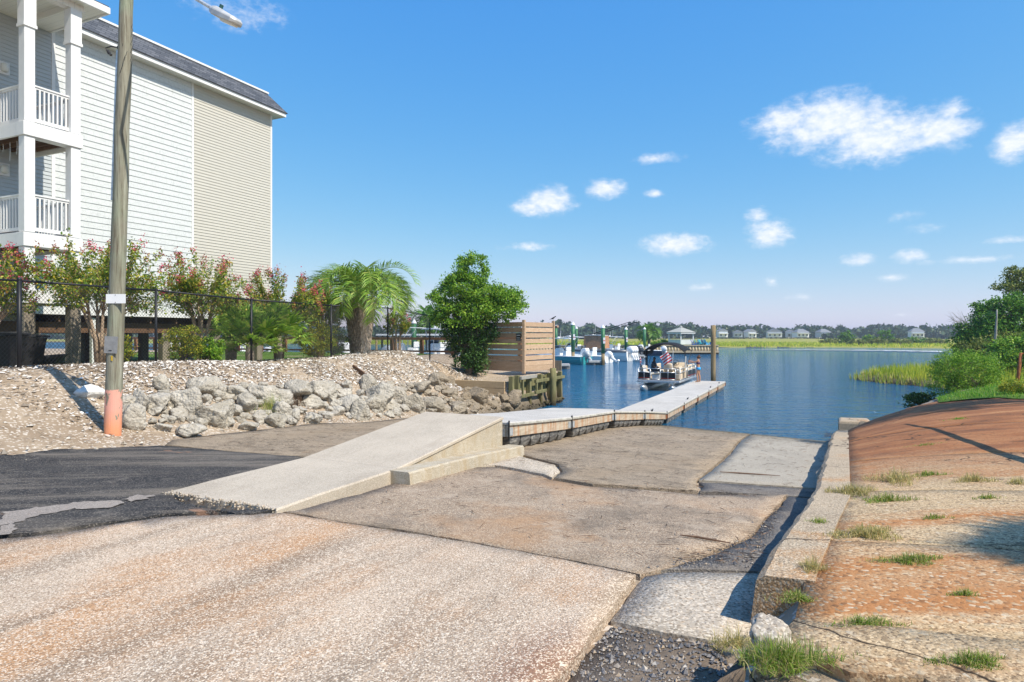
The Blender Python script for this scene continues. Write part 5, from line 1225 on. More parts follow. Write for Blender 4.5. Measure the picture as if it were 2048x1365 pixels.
def feather_palm(base, label, trunk, top_r, H, nf, L_, nl, leafl, leafw, seed, name='pindo_palm', stubs=True, mat=None, elo=(-.15, 1.45), droop=(1.3, 2.3), group=None):
    r = np.random.default_rng(seed); t = thing(name, label, 'palm', base, 0, group)
    mm = MB(); prof = [(trunk * .95, -.1), (trunk * .9, .15), (trunk, H * .35), (trunk * 1.18, H * .62), (top_r, H * .9), (top_r * .65, H), (top_r * .3, H + .1)]
    mm.lathe(prof, (0, 0, 0), 14); tr = mm.build('trunk', mt['palm_stub'] if stubs else mt['bark'], t, True)
    if stubs:
        mm = MB()
        for i in range(230):
            z = .05 + H * .95 * (i / 230); a = i * 2.399; rr = np.interp(z, [p[1] for p in prof], [p[0] for p in prof]); f = z / H
            d = Vector((math.cos(a), math.sin(a), 0)); ln = .16 + .26 * f + r.uniform(-.04, .06); p0 = d * (rr - .03) + Vector((0, 0, z)); p1 = p0 + d * (.05 + .12 * f) + Vector((0, 0, ln))
            tg = Vector((-d.y, d.x, 0)); w = .05
            mm.add([p0 - tg * w, p0 + tg * w, p0 + d * .03, p1 - tg * w * .35, p1 + tg * w * .35, p1 + d * .015], [(0, 2, 5, 3), (2, 1, 4, 5), (1, 0, 3, 4), (3, 5, 4), (0, 1, 2)])
        mm.build('leaf_stub_cover', mt['palm_stub'], t)
    for i in range(nf):
        az = i * 2.399 + r.uniform(-.2, .2); el = elo[1] - (elo[1] - elo[0]) * ((i + .5) / nf) ** .9; dr = droop[0] + (droop[1] - droop[0]) * r.random()
        pts, Q = frond((math.cos(az) * .08, math.sin(az) * .08, H + .02), az, el, L_ * r.uniform(.85, 1.1), dr, nl, leafl, leafw, r)
        mm = MB(); mm.tube([Vector(p) for p in pts], [.022 * (1 - .8 * k / 12) for k in range(13)], 5); fo_ = mm.build('frond', mt['petiole'], t)
        obj('leaflets', quads_mesh('leaflets', Q, mat or mt['frond']), fo_)
    return t
p = PD(720, 713, 25.0); p.z = g1(p.x, p.y) - .1
feather_palm(p, 'big feathery palm with a stout stubby trunk behind the fence', .42, .60, 2.15, 40, 2.75, 50, .58, .034, 3, elo=(.62, 1.5), droop=(1.5, 2.35))
def fan_palm(base, label, H, nf, L_, seg, seed, name='fan_palm', mat=None, tr=.12, group=None, seglen=.62):
    r = np.random.default_rng(seed); t = thing(name, label, 'palm', base, 0, group); mm = MB(); mm.lathe([(tr, -.1), (tr * 1.15, H * .5), (tr, H), (tr * .4, H + .12)], (0, 0, 0), 10); mm.build('trunk', mt['palm_stub'], t, True)
    for i in range(nf):
        az = i * 2.399 + r.uniform(-.25, .25); el = 1.45 - 1.55 * (i / nf) + r.uniform(-.1, .1); d = np.array([math.cos(az) * math.cos(el), math.sin(az) * math.cos(el), math.sin(el)])
        b = np.array((0, 0, H)); e = b + d * L_ * r.uniform(.75, 1.1) - np.array((0, 0, .10 * L_ * math.cos(el)))
        mm = MB(); mm.tube([Vector(b), Vector((b + e) / 2 + (0, 0, .05)), Vector(e)], [.014, .011, .008], 5); pt_ = mm.build('fan_leaf', mt['petiole'], t)
        s0 = np.cross(d, (0, 0, 1)); s0 /= np.linalg.norm(s0) + 1e-6; up = np.cross(s0, d); Q = []
        for k in range(seg):
            a = -2.0 + 4.0 * k / (seg - 1); v = d * math.cos(a) + s0 * math.sin(a) + up * (.18 * math.cos(a * 1.5) + r.normal() * .05); v /= np.linalg.norm(v); ll = seglen * (1 - .18 * abs(a) / 2) * r.uniform(.88, 1.1)
            w = np.cross(v, up); w /= np.linalg.norm(w) + 1e-6; w = w * .026; m_ = e + v * ll * .6; c = m_ + (v - np.array((0, 0, r.uniform(.15, .6)))) * ll * .42
            Q += [(e - w * .3, m_ - w, m_ + w, e + w * .3), (m_ - w, c - w * .1, c + w * .1, m_ + w)]
        obj('leaf_segments', quads_mesh('leaf_segments', np.array(Q), mat or mt['frond']), pt_)
    return t
for px, py, D, H, sd_, lb in ((500, 727, 19.7, .55, 21, 'leftmost of the two bushy fan palms at the fence'), (556, 727, 20.6, .75, 22, 'right hand bushy fan palm at the fence, in front of red blossom')):
    p = PD(px, py, D); p.z = g1(p.x, p.y) - .05; fan_palm(p, lb, H, 26, .8, 30, sd_)
p = PD(462, 722, 21.0); p.z = g1(p.x, p.y) - .05; fan_palm(p, 'grey trunked fan palm behind the two bushy ones', 1.1, 14, .55, 26, 24, tr=.16)
# palms further off in the marina
p = PZ(1298, 694, 1.5); p = PD(1298, 688, 111); feather_palm(p, 'lone green palm on the bulkhead left of the gazebo', .28, .32, 2.0, 16, 2.6, 16, .9, .16, 31, 'marina_palm', False, mt['frond_far'], (.0, 1.4), (1.0, 1.9))
p = PD(857, 700, 62); feather_palm(p, 'distant palm seen over the fence end left of the bushy tree', .3, .4, 2.9, 16, 2.4, 16, .9, .12, 32, 'marina_palm', True, mt['frond_far'], (.0, 1.4), (1.0, 1.9))
# off to the right of the picture: the palm whose shadow falls across the apron
p = Vector((7.4, 4.6, 0)); p.z = g1(p.x, p.y); fan_palm(p, 'cabbage palm right of the picture shading the apron', 5.2, 30, 1.15, 34, 41, 'cabbage_palm', tr=.2, seglen=.75)

# --- grasses
mt['blade'] = leafmat('grass_blade', [(0, (.11, .20, .025)), (.35, (.20, .34, .04)), (.6, (.34, .40, .07)), (.8, (.54, .46, .20)), (1, (.38, .28, .14))], .3) if 1 else leafmat('grass_blade', [(0, (0.102, 0.203, 0.029)), (.4, (0.189, 0.319, 0.043)), (.75, (0.348, 0.406, 0.072)), (1, (0.609, 0.493, 0.203))], .3)
mt['blade_lawn'] = leafmat('lawn_blade', [(0, (0.072, 0.232, 0.022)), (.5, (0.145, 0.392, 0.029)), (.85, (0.319, 0.522, 0.043)), (1, (0.551, 0.551, 0.072))], .3)
mt['blade_dry'] = leafmat('dry_blade', [(0, (0.232, 0.246, 0.072)), (.4, (0.435, 0.377, 0.131)), (1, (0.725, 0.580, 0.290))], .3)
mt['blade_marsh'] = leafmat('marsh_blade', [(0, (0.189, 0.319, 0.029)), (.35, (0.348, 0.464, 0.036)), (.75, (0.551, 0.580, 0.051)), (1, (0.754, 0.667, 0.116))], .4)
def blades(P, H, w, r, lean=.5, seg=2):
    """curved blades: two quads each"""
    n = len(P); H = np.broadcast_to(H, n) * r.uniform(.55, 1.2, n); a = r.uniform(0, 6.283, n); l = np.abs(r.normal(0, lean, n)); d = np.stack([np.cos(a) * l, np.sin(a) * l, np.ones(n)], 1); d /= np.linalg.norm(d, axis=1)[:, None]
    b = r.uniform(0, 6.283, n); s = np.stack([np.cos(b), np.sin(b), 0 * b], 1) * (w * r.uniform(.6, 1.3, n))[:, None] / 2
    m_ = P + d * H[:, None] * .55; d2 = d + np.stack([np.cos(a), np.sin(a), -.6 + 0 * a], 1) * (l * .9)[:, None]; d2 /= np.linalg.norm(d2, axis=1)[:, None]; t = m_ + d2 * H[:, None] * .5
    return np.concatenate([np.stack([P - s, P + s, m_ + s * .8, m_ - s * .8], 1), np.stack([m_ - s * .8, m_ + s * .8, t + s * .1, t - s * .1], 1)])
def tuft(px, py, w, h, n, H, label, mat='blade', seed=0, lean=1.0, bw=.006):
    """a grass tuft: patch w x h photo pixels round px,py"""
    c = PG(px, py); w *= 1.3; H *= .75; r = np.random.default_rng(seed + 500); D = -c.x * SY + c.y * CY; rx = w / 2 / FPX * D; ry = max(rx * .35, h / 2 / FPX * D * D / (CZ - c.z) * .55)
    a = r.uniform(0, 6.283, n); q = np.sqrt(r.random(n)) ; q = q * (.6 + .4 * np.sin(a * 3 + seed)) * (1 + .5 * (r.random(n) < .12)) ; X = np.cos(a) * q * rx; Yd = np.sin(a) * q * ry
    u = c.x + X * CY - Yd * SY; s = c.y + X * SY + Yd * CY; z = gz(u, s) + .012
    P = np.stack([u, s, z], 1) - np.array(c); k = .45 + .75 * (1 - q)
    o = obj('grass_tuft', quads_mesh('grass_tuft', blades(P, H * .85 * k, bw, r, lean), mt[mat]), None, c)
    return tag(o, label, 'grass', 'grass tufts in the apron cracks', 'stuff' if n < 10 else None)
T = [(1700, 990, 110, 40, 700, .16, 'long dry tuft beside the curb below the red apron', 'blade_dry'), (1790, 965, 90, 60, 420, .22, 'tallest straw coloured tuft in the middle of the apron', 'blade_dry'), (1770, 1005, 110, 30, 520, .12, 'reddish green tuft under the tallest straw one', 'blade'),
     (1860, 953, 70, 16, 260, .10, 'small green tuft right of the straw coloured one', 'blade'), (1945, 965, 80, 28, 380, .14, 'spreading pale tuft near the right edge of the apron', 'blade_dry'), (1730, 1075, 150, 60, 900, .12, 'broad mixed tuft in the centre crack of the apron', 'blade_dry'),
     (1820, 1128, 140, 36, 800, .09, 'bright green low tuft in the middle crack', 'blade'), (1638, 1052, 45, 22, 240, .09, 'small tuft on the curb edge halfway down', 'blade'), (1625, 1145, 50, 40, 260, .15, 'upright straw tuft on the curb above the broken end', 'blade_dry'),
     (1590, 1205, 60, 36, 420, .10, 'green tuft beside the broken curb lump', 'blade'), (1730, 1255, 160, 22, 520, .07, 'thin green line of grass in the orange slab joint', 'blade'), (1930, 1195, 60, 18, 220, .06, 'low tuft right of the centre in an apron crack', 'blade'),
     (1945, 1335, 150, 70, 900, .09, 'leafy green weed patch in the lower right corner', 'blade'), (1560, 1340, 220, 60, 1100, .20, 'tall fresh grass along the bottom edge at the gravel', 'blade'), (1470, 1300, 120, 40, 300, .20, 'sparse dry grass at the gravel edge', 'blade_dry'),
     (1870, 1040, 60, 14, 180, .06, 'flat tuft right of the mixed centre tuft', 'blade'), (1975, 1000, 60, 14, 180, .07, 'flat tuft under the pale spreading one', 'blade'), (2036, 970, 40, 26, 160, .12, 'tuft cut by the right edge of the picture', 'blade_dry'),
     (1915, 840, 50, 8, 200, .07, 'short green tuft on the red apron', 'blade_lawn'), (1850, 892, 80, 8, 200, .05, 'thin olive patch low on the red apron', 'blade')]
for i, a in enumerate(T): tuft(*a[:7], mat=a[7], seed=i, bw=.004 if a[1] > 1100 else .006)
# weeds between the boulders
for px, py, w, h, n, H, lb, ma in ((545, 825, 60, 50, 500, .55, 'feathery green weed growing among the boulders', 'blade'), (590, 815, 36, 40, 420, .55, 'reddish dry weed beside the green one in the rocks', 'litter')):
    o = tuft(px, py, w, h, n, H, lb, ma, 60, .35); o['group'] = 'weeds in the riprap'; o.name = 'weed'
# spiky dark rush by the block at the waterline
for px, D, n, H, lb in ((1738, 21.8, 170, 1.0, 'dark spiky rush clump beside the concrete block'), (1786, 21.4, 80, .55, 'smaller dark rush right of the spiky clump'), (1725, 22.3, 120, .55, 'grey dry rush left of the spiky clump')):
    p = PD(px, 830, D); p.z = g1(p.x, p.y) - .05; r = np.random.default_rng(n); q = r.normal(size=(n, 3)) * (.14, .14, 0)
    o = obj('rush_clump', quads_mesh('rush_clump', blades(q, H, .02, r, .22), islandmat('rush_blade', [(0, (.02, .025, .012)), (.7, (.055, .06, .03)), (1, (.12, .11, .06))])), None, p); tag(o, lb, 'rush', 'rushes at the waterline')
# lawn on the right crest
LW = [(3.2, 21.2), (4.4, 20.6), (5.2, 18.2), (5.6, 15.5), (9, 15), (12, 18), (12, 27), (6, 26.5), (3.4, 23.6)]
drape('lawn', LW, mt['lawn'], .035, step=.4, rough=.12, seed=52, thick=0, kind='structure')
q = scatter_poly(LW, 9000, rng); z = gz(q[:, 0], q[:, 1]) + .03
tag(obj('lawn_grass', quads_mesh('lawn_grass', blades(np.concatenate([q, z[:, None]], 1), .13, .014, rng, .5), mt['blade_lawn'])), 'bright short grass on the crest right of the apron', 'grass', None, 'stuff')
# marsh grass on the spit
q = scatter_poly([(2.2, 55), (4, 51), (6.7, 48.2), (8.6, 42), (8.6, 35), (10, 30), (14, 27), (26, 27), (30, 60), (24, 80), (12, 72), (8, 62), (4, 58.5)], 34000, rng); dd = polydist(q[:, 0], q[:, 1], MARSH)
k = rng.random(len(q)) < np.clip(dd / 1.4 + .25, 0, 1); q = q[k]; dd = dd[k]; z = gz(q[:, 0], q[:, 1])
tag(obj('marsh_grass', quads_mesh('marsh_grass', blades(np.concatenate([q, z[:, None]], 1), .55 + .45 * np.clip(dd / 4, 0, 1), .05, rng, .16), mt['blade_marsh'])), 'yellow green cordgrass on the spit in front of the right hand trees', 'marsh grass', None, 'stuff')
edge = q[dd < 1.5]; ez = gz(edge[:, 0], edge[:, 1])
tag(obj('dry_reeds', quads_mesh('dry_reeds', blades(np.concatenate([edge, ez[:, None]], 1), .5, .06, rng, .3), mt['blade_dry'])), 'pale dry reeds along the edge of the spit', 'reeds', None, 'stuff')
# --- big shrub and trees on the right
p = PD(1932, 800, 22.3); p.z = 1.0
tree('shoreline_shrub', 'large rounded bright green shrub on the grassy crest', 'shrub', p, [(rv(0, 0, 1.0), (1.05, 1.0, .85)), (rv(-.5, 0, 1.2), (.7, .7, .6)), (rv(.5, 0, 1.0), (.75, .8, .7)), (rv(-.6, -.1, .55), (.6, .6, .45)), (rv(.75, 0, .45), (.5, .6, .4))], 330, 46, .15, .085, .022, mt['lf_bright'], .03, 60, None, [rv(math.cos(a) * .5, math.sin(a) * .5, .8) for a in (0, 1, 2, 3, 4, 5)], crown='foliage', seed=31)
p = PD(1843, 808, 23); shrub(1843, 812, 23.2, 1.1, .55, mt['lf_dark'], 'low dark bush at the left foot of the large shrub', 32, .1, 60, 30, ground=.75, group=None)
shrub(2046, 828, 17.6, .9, .45, mt['lf_yellow'], 'low yellow green plant at the foot of the rusty post', 33, .05, 90, 40, ground=g1(*PD(2046, 828, 17.6)[:2]), group=None)
def rtree(px, D, zb_, lob, label, mat, seed, ncl, per=30, L_=.22, rad=.4, bark=None, r0=.16, cat='tree', name='shore_tree'):
    p = PD(px, 700, D); p.z = zb_
    return tree(name, label, cat, p, [(rv(*c), q) for c, q in lob], ncl, per, rad, L_, L_ * .55, mat, r0, 40, bark, group='trees on the right shore', seed=seed)
rtree(2062, 52, .8, [((0, 0, 7.0), (1.9, 1.6, .8)), ((-1.6, 0, 6.2), (1.3, 1.2, .7)), ((1.6, 0, 6.4), (1.7, 1.3, .9)), ((-.7, 0, 7.6), (1.1, 1.0, .5)), ((.5, 0, 5.2), (1.5, 1.3, .7))], 'tallest open crowned tree at the right edge', mt['lf_olive'], 41, 230, 34, .2, .34)
rtree(2030, 47, .7, [((0, 0, 3.6), (2.2, 1.8, 1.5)), ((-1.4, 0, 3.0), (1.5, 1.4, 1.2)), ((1.2, 0, 4.3), (1.6, 1.4, 1.1)), ((-.2, 0, 4.9), (1.3, 1.2, .8)), ((.4, -.3, 1.9), (2.2, 1.5, 1.0))], 'broad dark green tree below the tallest one', mt['lf_green'], 42, 380, 34, .2, .36)
rtree(1962, 50, .6, [((0, 0, 2.8), (1.7, 1.5, 1.2)), ((.6, 0, 4.1), (1.2, 1.1, .9)), ((-.8, 0, 1.9), (1.3, 1.2, .9)), ((.9, 0, 3.2), (1.3, 1.2, 1.0)), ((.1, 0, 4.9), (.6, .6, .5))], 'dark tree with ragged top at the left end of the grove', mt['lf_green'], 43, 300, 32, .2, .33)
rtree(1975, 44, .5, [((0, -.2, 1.7), (1.8, 1.2, .9)), ((1.4, 0, 2.2), (1.4, 1.1, .9)), ((-1.0, 0, 1.3), (1.0, .9, .7))], 'lighter olive bush in front of the grove', mt['lf_olive'], 44, 240, 32, .16, .3, name='shore_bush', cat='shrub')
rtree(2040, 40, .6, [((0, 0, 1.7), (1.7, 1.2, 1.0)), ((-1.2, 0, 1.1), (1.0, .9, .7)), ((1.0, 0, 2.2), (1.3, 1, .8))], 'bright green bush at the right edge before the grove', mt['lf_bright'], 45, 240, 32, .16, .3, name='shore_bush', cat='shrub')
rtree(1925, 47, .4, [((0, 0, 1.0), (.9, .8, .6)), ((.7, 0, 1.3), (.8, .7, .6))], 'dark low bush at the water end of the grove', mt['lf_dark'], 46, 110, 30, .16, .25, name='shore_bush', cat='shrub')
p = PD(1987, 700, 43); p.z = .4; sn = thing('dead_snag', 'bare grey dead trunk standing in front of the grove', 'tree', p)
mm = MB(); mm.tube([(mnoise.noise(Vector((z, 0, 1))) * .08 + z * .05 * CY, z * .05 * SY, z) for z in np.linspace(-.2, 4.6, 10)], [.14 - .011 * i for i in range(10)], 7); mm.build('trunk', mt['dead'], sn, True)
p = PD(1935, 690, 52); p.z = .5; sn = thing('bare_tree', 'leafless grey twiggy tree left of the grove', 'tree', p); mm = MB(); r5 = random.Random(8); b0 = Vector((.8 * CY, .8 * SY, 0))
mm.tube([b0, b0 + Vector((-.2, 0, 1.8)), b0 + Vector((-.4, 0, 3.2))], [.09, .07, .05], 6)
for i in range(90):
    s = b0 + Vector((-.4 * r5.random(), 0, 1.8 + 1.4 * r5.random())); a = r5.uniform(0, 6.28); l = r5.uniform(.6, 1.9); e = s + Vector((-abs(math.cos(a)) * l if r5.random() < .8 else math.cos(a) * l, math.sin(a) * l * .6, r5.uniform(.2, 1.1) * l)); md = s.lerp(e, .5) + Vector((0, 0, .15)); mm.tube([s, md, e], [.02, .014, .006], 4)
    for j in range(3): f = e + Vector((r5.uniform(-.4, .1), r5.uniform(-.3, .3), r5.uniform(0, .4))); mm.tube([md.lerp(e, r5.random()), f], [.009, .004], 3)
mm.build('branches', mt['dead'], sn)
# --- rusty fence post leaning at the right edge, with sagging rusty wire
p = PD(2030, 812, 18.4); p.z = g1(p.x, p.y) - .05; rp = thing('rusty_fence', 'leaning rusty fence post with wire mesh at the right edge', 'fence', p)
tip = PD(2042, 706, 18.3) - p; mm = MB(); mm.tube([(0, 0, -.2), tip], [.045, .04], 10); mm.build('post', mt['rust'], rp, True)
e = Vector((2.6, -.9, .1)); mm = MB()
for k in range(34):
    for sg in (1, -1):
        a = k / 24; b = a + sg * .38
        if 0 <= a <= 1 and 0 <= b <= 1: mm.tube([e * a, tip * .97 + e * b], .003, 3, False)
mm.build('wire_mesh', mt['rust'], rp); mm = MB(); mm.tube([tip * .98, tip * .98 + e], .02, 6); mm.build('top_rail', mt['rust'], rp)
# sticks and flotsam
for px, py, L_, a, lb in ((1410, 1085, .45, .5, 'thin dark stick lying on the worn gravel patch of the ramp'), (1500, 952, .9, .1, 'reddish brown strand of seaweed on the pale far slab'), (725, 752, .9, .6, 'weathered plank end sticking out of the shell bank')):
    p = PG(px, py); t = Vector((math.cos(YAW - a), math.sin(YAW - a), 0)) * L_ / 2; mm = MB()
    pts = [p - t, p - t * .4 + Vector((.01, .02, .01)), p + t * .3 + Vector((-.01, .01, .012)), p + t]; 
    pts = [Vector((q.x, q.y, g1(q.x, q.y) + .03)) for q in pts]
    if px == 725: mm = MB(p); mm.bar(pts[0], pts[-1] + Vector((0, 0, .12)), .06, .14)
    else: mm = MB(p); mm.tube(pts, [.006, .011, .010, .004], 6)
    o = mm.build('driftwood', mt['joist'], None); o.location = p; tag(o, lb, 'driftwood')

# right of the picture: a pine whose crown shades the crest and a leaning bare trunk
p = Vector((8.6, 18.6, 0)); p.z = g1(p.x, p.y) - .1
tree('shore_pine', 'pine standing right of the picture, shading the crest', 'tree', p, [((0, 0, 7.2), (1.8, 1.8, .9)), ((.6, .3, 8.4), (1.3, 1.3, .8)), ((-.5, .9, 6.2), (1.5, 1.4, .6))], 200, 34, .3, .2, .05, mt['lf_green'], .16, 30, seed=91)
lt = thing('leaning_trunk', 'bare trunk leaning over the apron right of the picture', 'tree', (2.35, 8.8, g1(2.35, 8.8) - .05)); mm = MB(); mm.tube([(0, 0, -.1), (.55, 1.5, .75), (1.2, 3.4, 1.6), (1.8, 5.2, 2.4), (2.2, 6.6, 3.1)], [.07, .06, .05, .04, .025], 8); mm.build('trunk', mt['bark'], lt, True)
# ------------------------------------------------------------------ people
mt['skin'] = plain('skin_tan', (.50, .26, .155), .55, var=.06)
mt['skin_dark'] = plain('skin_brown', (.16, .075, .045), .55, var=.06)
def body(name, V, E, mat, parent, root=0, sub=2):
    me = bpy.data.meshes.new(name); keys = list(V); me.from_pydata([V[k][0] for k in keys], [(keys.index(a), keys.index(b)) for a, b in E], []); me.materials.append(mat); o = obj(name, me, parent)
    sk = o.modifiers.new('skin', 'SKIN'); sk.use_smooth_shade = True
    for i, k in enumerate(keys):
        r_ = V[k][1]; me.skin_vertices[0].data[i].radius = r_ if isinstance(r_, tuple) else (r_, r_)
    me.skin_vertices[0].data[root].use_root = True
    ss = o.modifiers.new('sub', 'SUBSURF'); ss.levels = ss.render_levels = sub
    return o
def hand(V, E, wrist, pre, d, side, n):
    """palm and five fingers; d along the hand, side towards the thumb"""
    d = Vector(d).normalized(); side = Vector(side).normalized(); w = Vector(V[wrist][0]); nrm = d.cross(side)
    V[pre + 'p'] = (w + d * .07, (.036, .016)); E.append((wrist, pre + 'p'))
    for i, (o_, l) in enumerate(((.03, .075), (.01, .085), (-.012, .08), (-.032, .062))):
        b = w + d * .10 + side * o_; V[f'{pre}{i}a'] = (b, .009); V[f'{pre}{i}b'] = (b + d * l * .55 + nrm * .006, .0085); V[f'{pre}{i}c'] = (b + d * l * .85 + nrm * .03, .007)
        E += [(pre + 'p', f'{pre}{i}a'), (f'{pre}{i}a', f'{pre}{i}b'), (f'{pre}{i}b', f'{pre}{i}c')]
    b = w + d * .04 + side * .045; V[pre + 'ta'] = (b, .011); V[pre + 'tb'] = (b + d * .035 + side * .022 + nrm * .01, .009); E += [(pre + 'p', pre + 'ta'), (pre + 'ta', pre + 'tb')]
# the swimmer: faces -x (towards the boat), arms out holding the canopy pole
wp = Vector((-6.28, 40.45, .452)); wom = thing('person', 'standing swimmer with brown hair in patterned top and blue bottoms holding the boat', 'person', wp)
V = {'pelvis': ((0, 0, .86), (.135, .10)), 'waist': ((-.02, 0, 1.0), (.115, .085)), 'chest': ((-.015, 0, 1.18), (.135, .095)), 'neckb': ((.0, 0, 1.33), (.09, .06)), 'neck': ((-.01, 0, 1.39), .048), 'head': ((-.03, 0, 1.49), (.078, .085)), 'crown': ((-.015, 0, 1.58), (.06, .065)), 'face': ((-.10, 0, 1.475), (.035, .03)), 'nose': ((-.125, 0, 1.485), .012)}
E = [('pelvis', 'waist'), ('waist', 'chest'), ('chest', 'neckb'), ('neckb', 'neck'), ('neck', 'head'), ('head', 'crown'), ('head', 'face'), ('face', 'nose')]
for s, k in ((1, 'l'), (-1, 'r')):
    V[k + 'hip'] = ((0, s * .085, .80), .088); V[k + 'knee'] = ((-.035 + .05 * s, s * .085, .46), .056); V[k + 'calf'] = ((-.0 + .06 * s, s * .085, .33), .052); V[k + 'ank'] = ((.01 + .05 * s, s * .08, .08), .033); V[k + 'heel'] = ((.03 + .05 * s, s * .08, .035), .03); V[k + 'toe'] = ((-.15 + .05 * s, s * .09, .022), .024)
    E += [('pelvis', k + 'hip'), (k + 'hip', k + 'knee'), (k + 'knee', k + 'calf'), (k + 'calf', k + 'ank'), (k + 'ank', k + 'heel'), (k + 'ank', k + 'toe')]
    V[k + 'sh'] = ((-.02, s * .155, 1.29), .052); V[k + 'el'] = ((-.25, s * .15, 1.21), .036); V[k + 'wr'] = ((-.47, s * .06, 1.24 + .04 * s), .026)
    E += [('neckb', k + 'sh'), (k + 'sh', k + 'el'), (k + 'el', k + 'wr')]; hand(V, E, k + 'wr', k + 'h', (-1, -s * .2, .1), (0, 0, 1), 5)
body('body', V, E, mt['skin'], wom)
mm = MB(); mm.loft([[(x + rx * math.cos(t) * 1.06, ry * math.sin(t) * 1.06, z) for t in np.linspace(0, 6.283, 14, endpoint=False)] for z, x, rx, ry in ((.76, .01, .125, .17), (.82, .0, .132, .178), (.88, -.005, .125, .165), (.915, -.008, .115, .15))]); mm.build('swim_bottoms', plain('blue_swim', (.03, .33, .68), .5), wom, True)
mm = MB(); mm.loft([[(x + rx * math.cos(t) * 1.06, ry * math.sin(t) * 1.06, z) for t in np.linspace(0, 6.283, 14, endpoint=False)] for z, x, rx, ry in ((1.11, -.018, .108, .138), (1.17, -.025, .12, .146), (1.235, -.02, .11, .142))]); mm.build('swim_top', plain('patterned_swim', (.11, .06, .12), .6, var=.9, scale=22), wom, True)
mm = MB(); mm.ball((.005, 0, 1.535), .098, 12, 8, 1.05); mm.ball((.085, 0, 1.50), .05, 8, 6, 1.1); mm.ball((.035, 0, 1.63), .048, 8, 6); mm.build('hair', plain('brown_hair', (.10, .045, .022), .6, var=.3, scale=20), wom, True)

# ------------------------------------------------------------------ pontoon boat
bx0, bs0 = -8.32, 38.55
pb_ = thing('pontoon_boat', 'black and silver pontoon boat with arched black canopy tied at the dock', 'boat', (bx0, bs0, 0))
mt['alu'] = plain('aluminium', (.62, .64, .66), .35, .7, var=.12); mt['blackpanel'] = plain('black_panel', (.018, .018, .02), .35, var=.2, scale=2); mt['tan_vinyl'] = plain('tan_vinyl', (.62, .50, .36), .55, var=.08); mt['canvas'] = plain('black_canvas', (.012, .012, .014), .85, var=.25); mt['redstripe'] = plain('red_stripe', (.55, .06, .03), .4)
for x in (-.86, .86):
    mm = MB(); mm.tube([(x, -.32, .27), (x, -.18, .20), (x, .05, .12), (x, .4, .08), (x, 6.0, .08)], [.03, .13, .24, .31, .31], 16); mm.build('pontoon', mt['alu'], pb_, True)
    mm = MB(); mm.box(x - .05, x + .05, -.02, .5, .36, .49); mm.build('bracket', mt['alu'], pb_)
mm = MB(); mm.box(-1.27, 1.27, 0, 6.05, .49, .62); mm.build('deck', mt['alu'], pb_, False, .02)
mm = MB(); mm.box(-1.22, 1.22, .05, 6.0, .622, .632); mm.build('floor', plain('boat_carpet', (.20, .18, .16), .95), pb_)
def fpanel(p, q, solid=True):
    p = Vector(p); q = Vector(q); z = lambda v, h: Vector((v.x, v.y, h))
    mm = MB()
    for h in (.68, 1.10, 1.32): mm.tube([z(p, h), z(q, h)], .018, 6)
    for t in (0, 1) if not solid else (0, .5, 1): v = p.lerp(q, t); mm.tube([z(v, .62), z(v, 1.335)], .018, 6)
    f = mm.build('rail_panel', mt['alu'], pb_, True)
    if solid:
        mm = MB(); mm.bar(z(p.lerp(q, .03), .885), z(p.lerp(q, .97), .885), .012, .39); mm.build('panel_skin', mt['blackpanel'], f)
        d = (q - p).normalized(); nn = Vector((d.y, -d.x, 0))
        mm = MB(); mm.bar(z(p.lerp(q, .03), .755) + nn * .009, z(p.lerp(q, .97), .755) + nn * .009, .008, .022); mm.build('stripe', mt['redstripe'], f)
fpanel((-1.22, .12, 0), (-.50, .12, 0)); fpanel((.12, .12, 0), (1.0, .12, 0)); fpanel((-.48, .12, 0), (.10, .12, 0), False)
fpanel((1.22, .35, 0), (1.22, 2.4, 0), False); fpanel((1.22, 2.95, 0), (1.22, 5.9, 0)); fpanel((-1.22, 5.9, 0), (-1.22, 3.1, 0)); fpanel((-1.22, 3.05, 0), (-1.22, .2, 0)); fpanel((1.2, 5.95, 0), (-1.2, 5.95, 0))
mm = MB(); mm.tube([(1.0, .12, 1.32), (1.16, .14, 1.26), (1.22, .3, 1.1)], .018, 6); mm.tube([(.12, .12, 1.32), (.05, .12, 1.45), (-.1, .12, 1.46), (-.2, .12, 1.3)], .015, 6); mm.build('bow_rail', mt['alu'], pb_, True)
def vseat(name, x0, x1, y0, y1, back):
    mm = MB(); mm.box(x0, x1, y0, y1, .635, 1.0); s_ = mm.build(name, mt['tan_vinyl'], pb_, False, .05); mm = MB()
    if back == 'x+': mm.box(x1 - .14, x1, y0, y1, 1.002, 1.42)
    if back == 'x-': mm.box(x0, x0 + .14, y0, y1, 1.002, 1.42)
    if back == 'y+': mm.box(x0, x1, y1 - .14, y1, 1.002, 1.42)
    mm.build('backrest', mt['tan_vinyl'], s_, False, .05)
vseat('bench', -1.18, -.62, .5, 2.0, 'x-'); vseat('bench', .62, 1.18, 3.6, 5.8, 'x+'); vseat('bench', -1.18, -.62, 3.4, 5.8, 'x-'); vseat('bench', .60, 1.17, .6, 1.5, 'x+')
mm = MB(); mm.tube([(.32, 1.7, .63), (.32, 1.7, .98)], .05, 8); mm.box(.06, .58, 1.45, 1.95, .98, 1.10); ch = mm.build('captain_chair', mt['tan_vinyl'], pb_, False, .03)
mm = MB(); mm.loft([[(.32 + w * math.cos(t), 1.45 - .10 * math.sin(t) + dy, z) for t in np.linspace(0, math.pi, 9)] + [(.32 + (w - .08) * math.cos(t), 1.52 - .08 * math.sin(t) + dy, z) for t in np.linspace(math.pi, 0, 9)] for z, w, dy in ((1.08, .27, 0), (1.3, .29, -.03), (1.5, .27, -.05), (1.60, .2, -.06))]); mm.build('chair_back', mt['tan_vinyl'], ch, True)
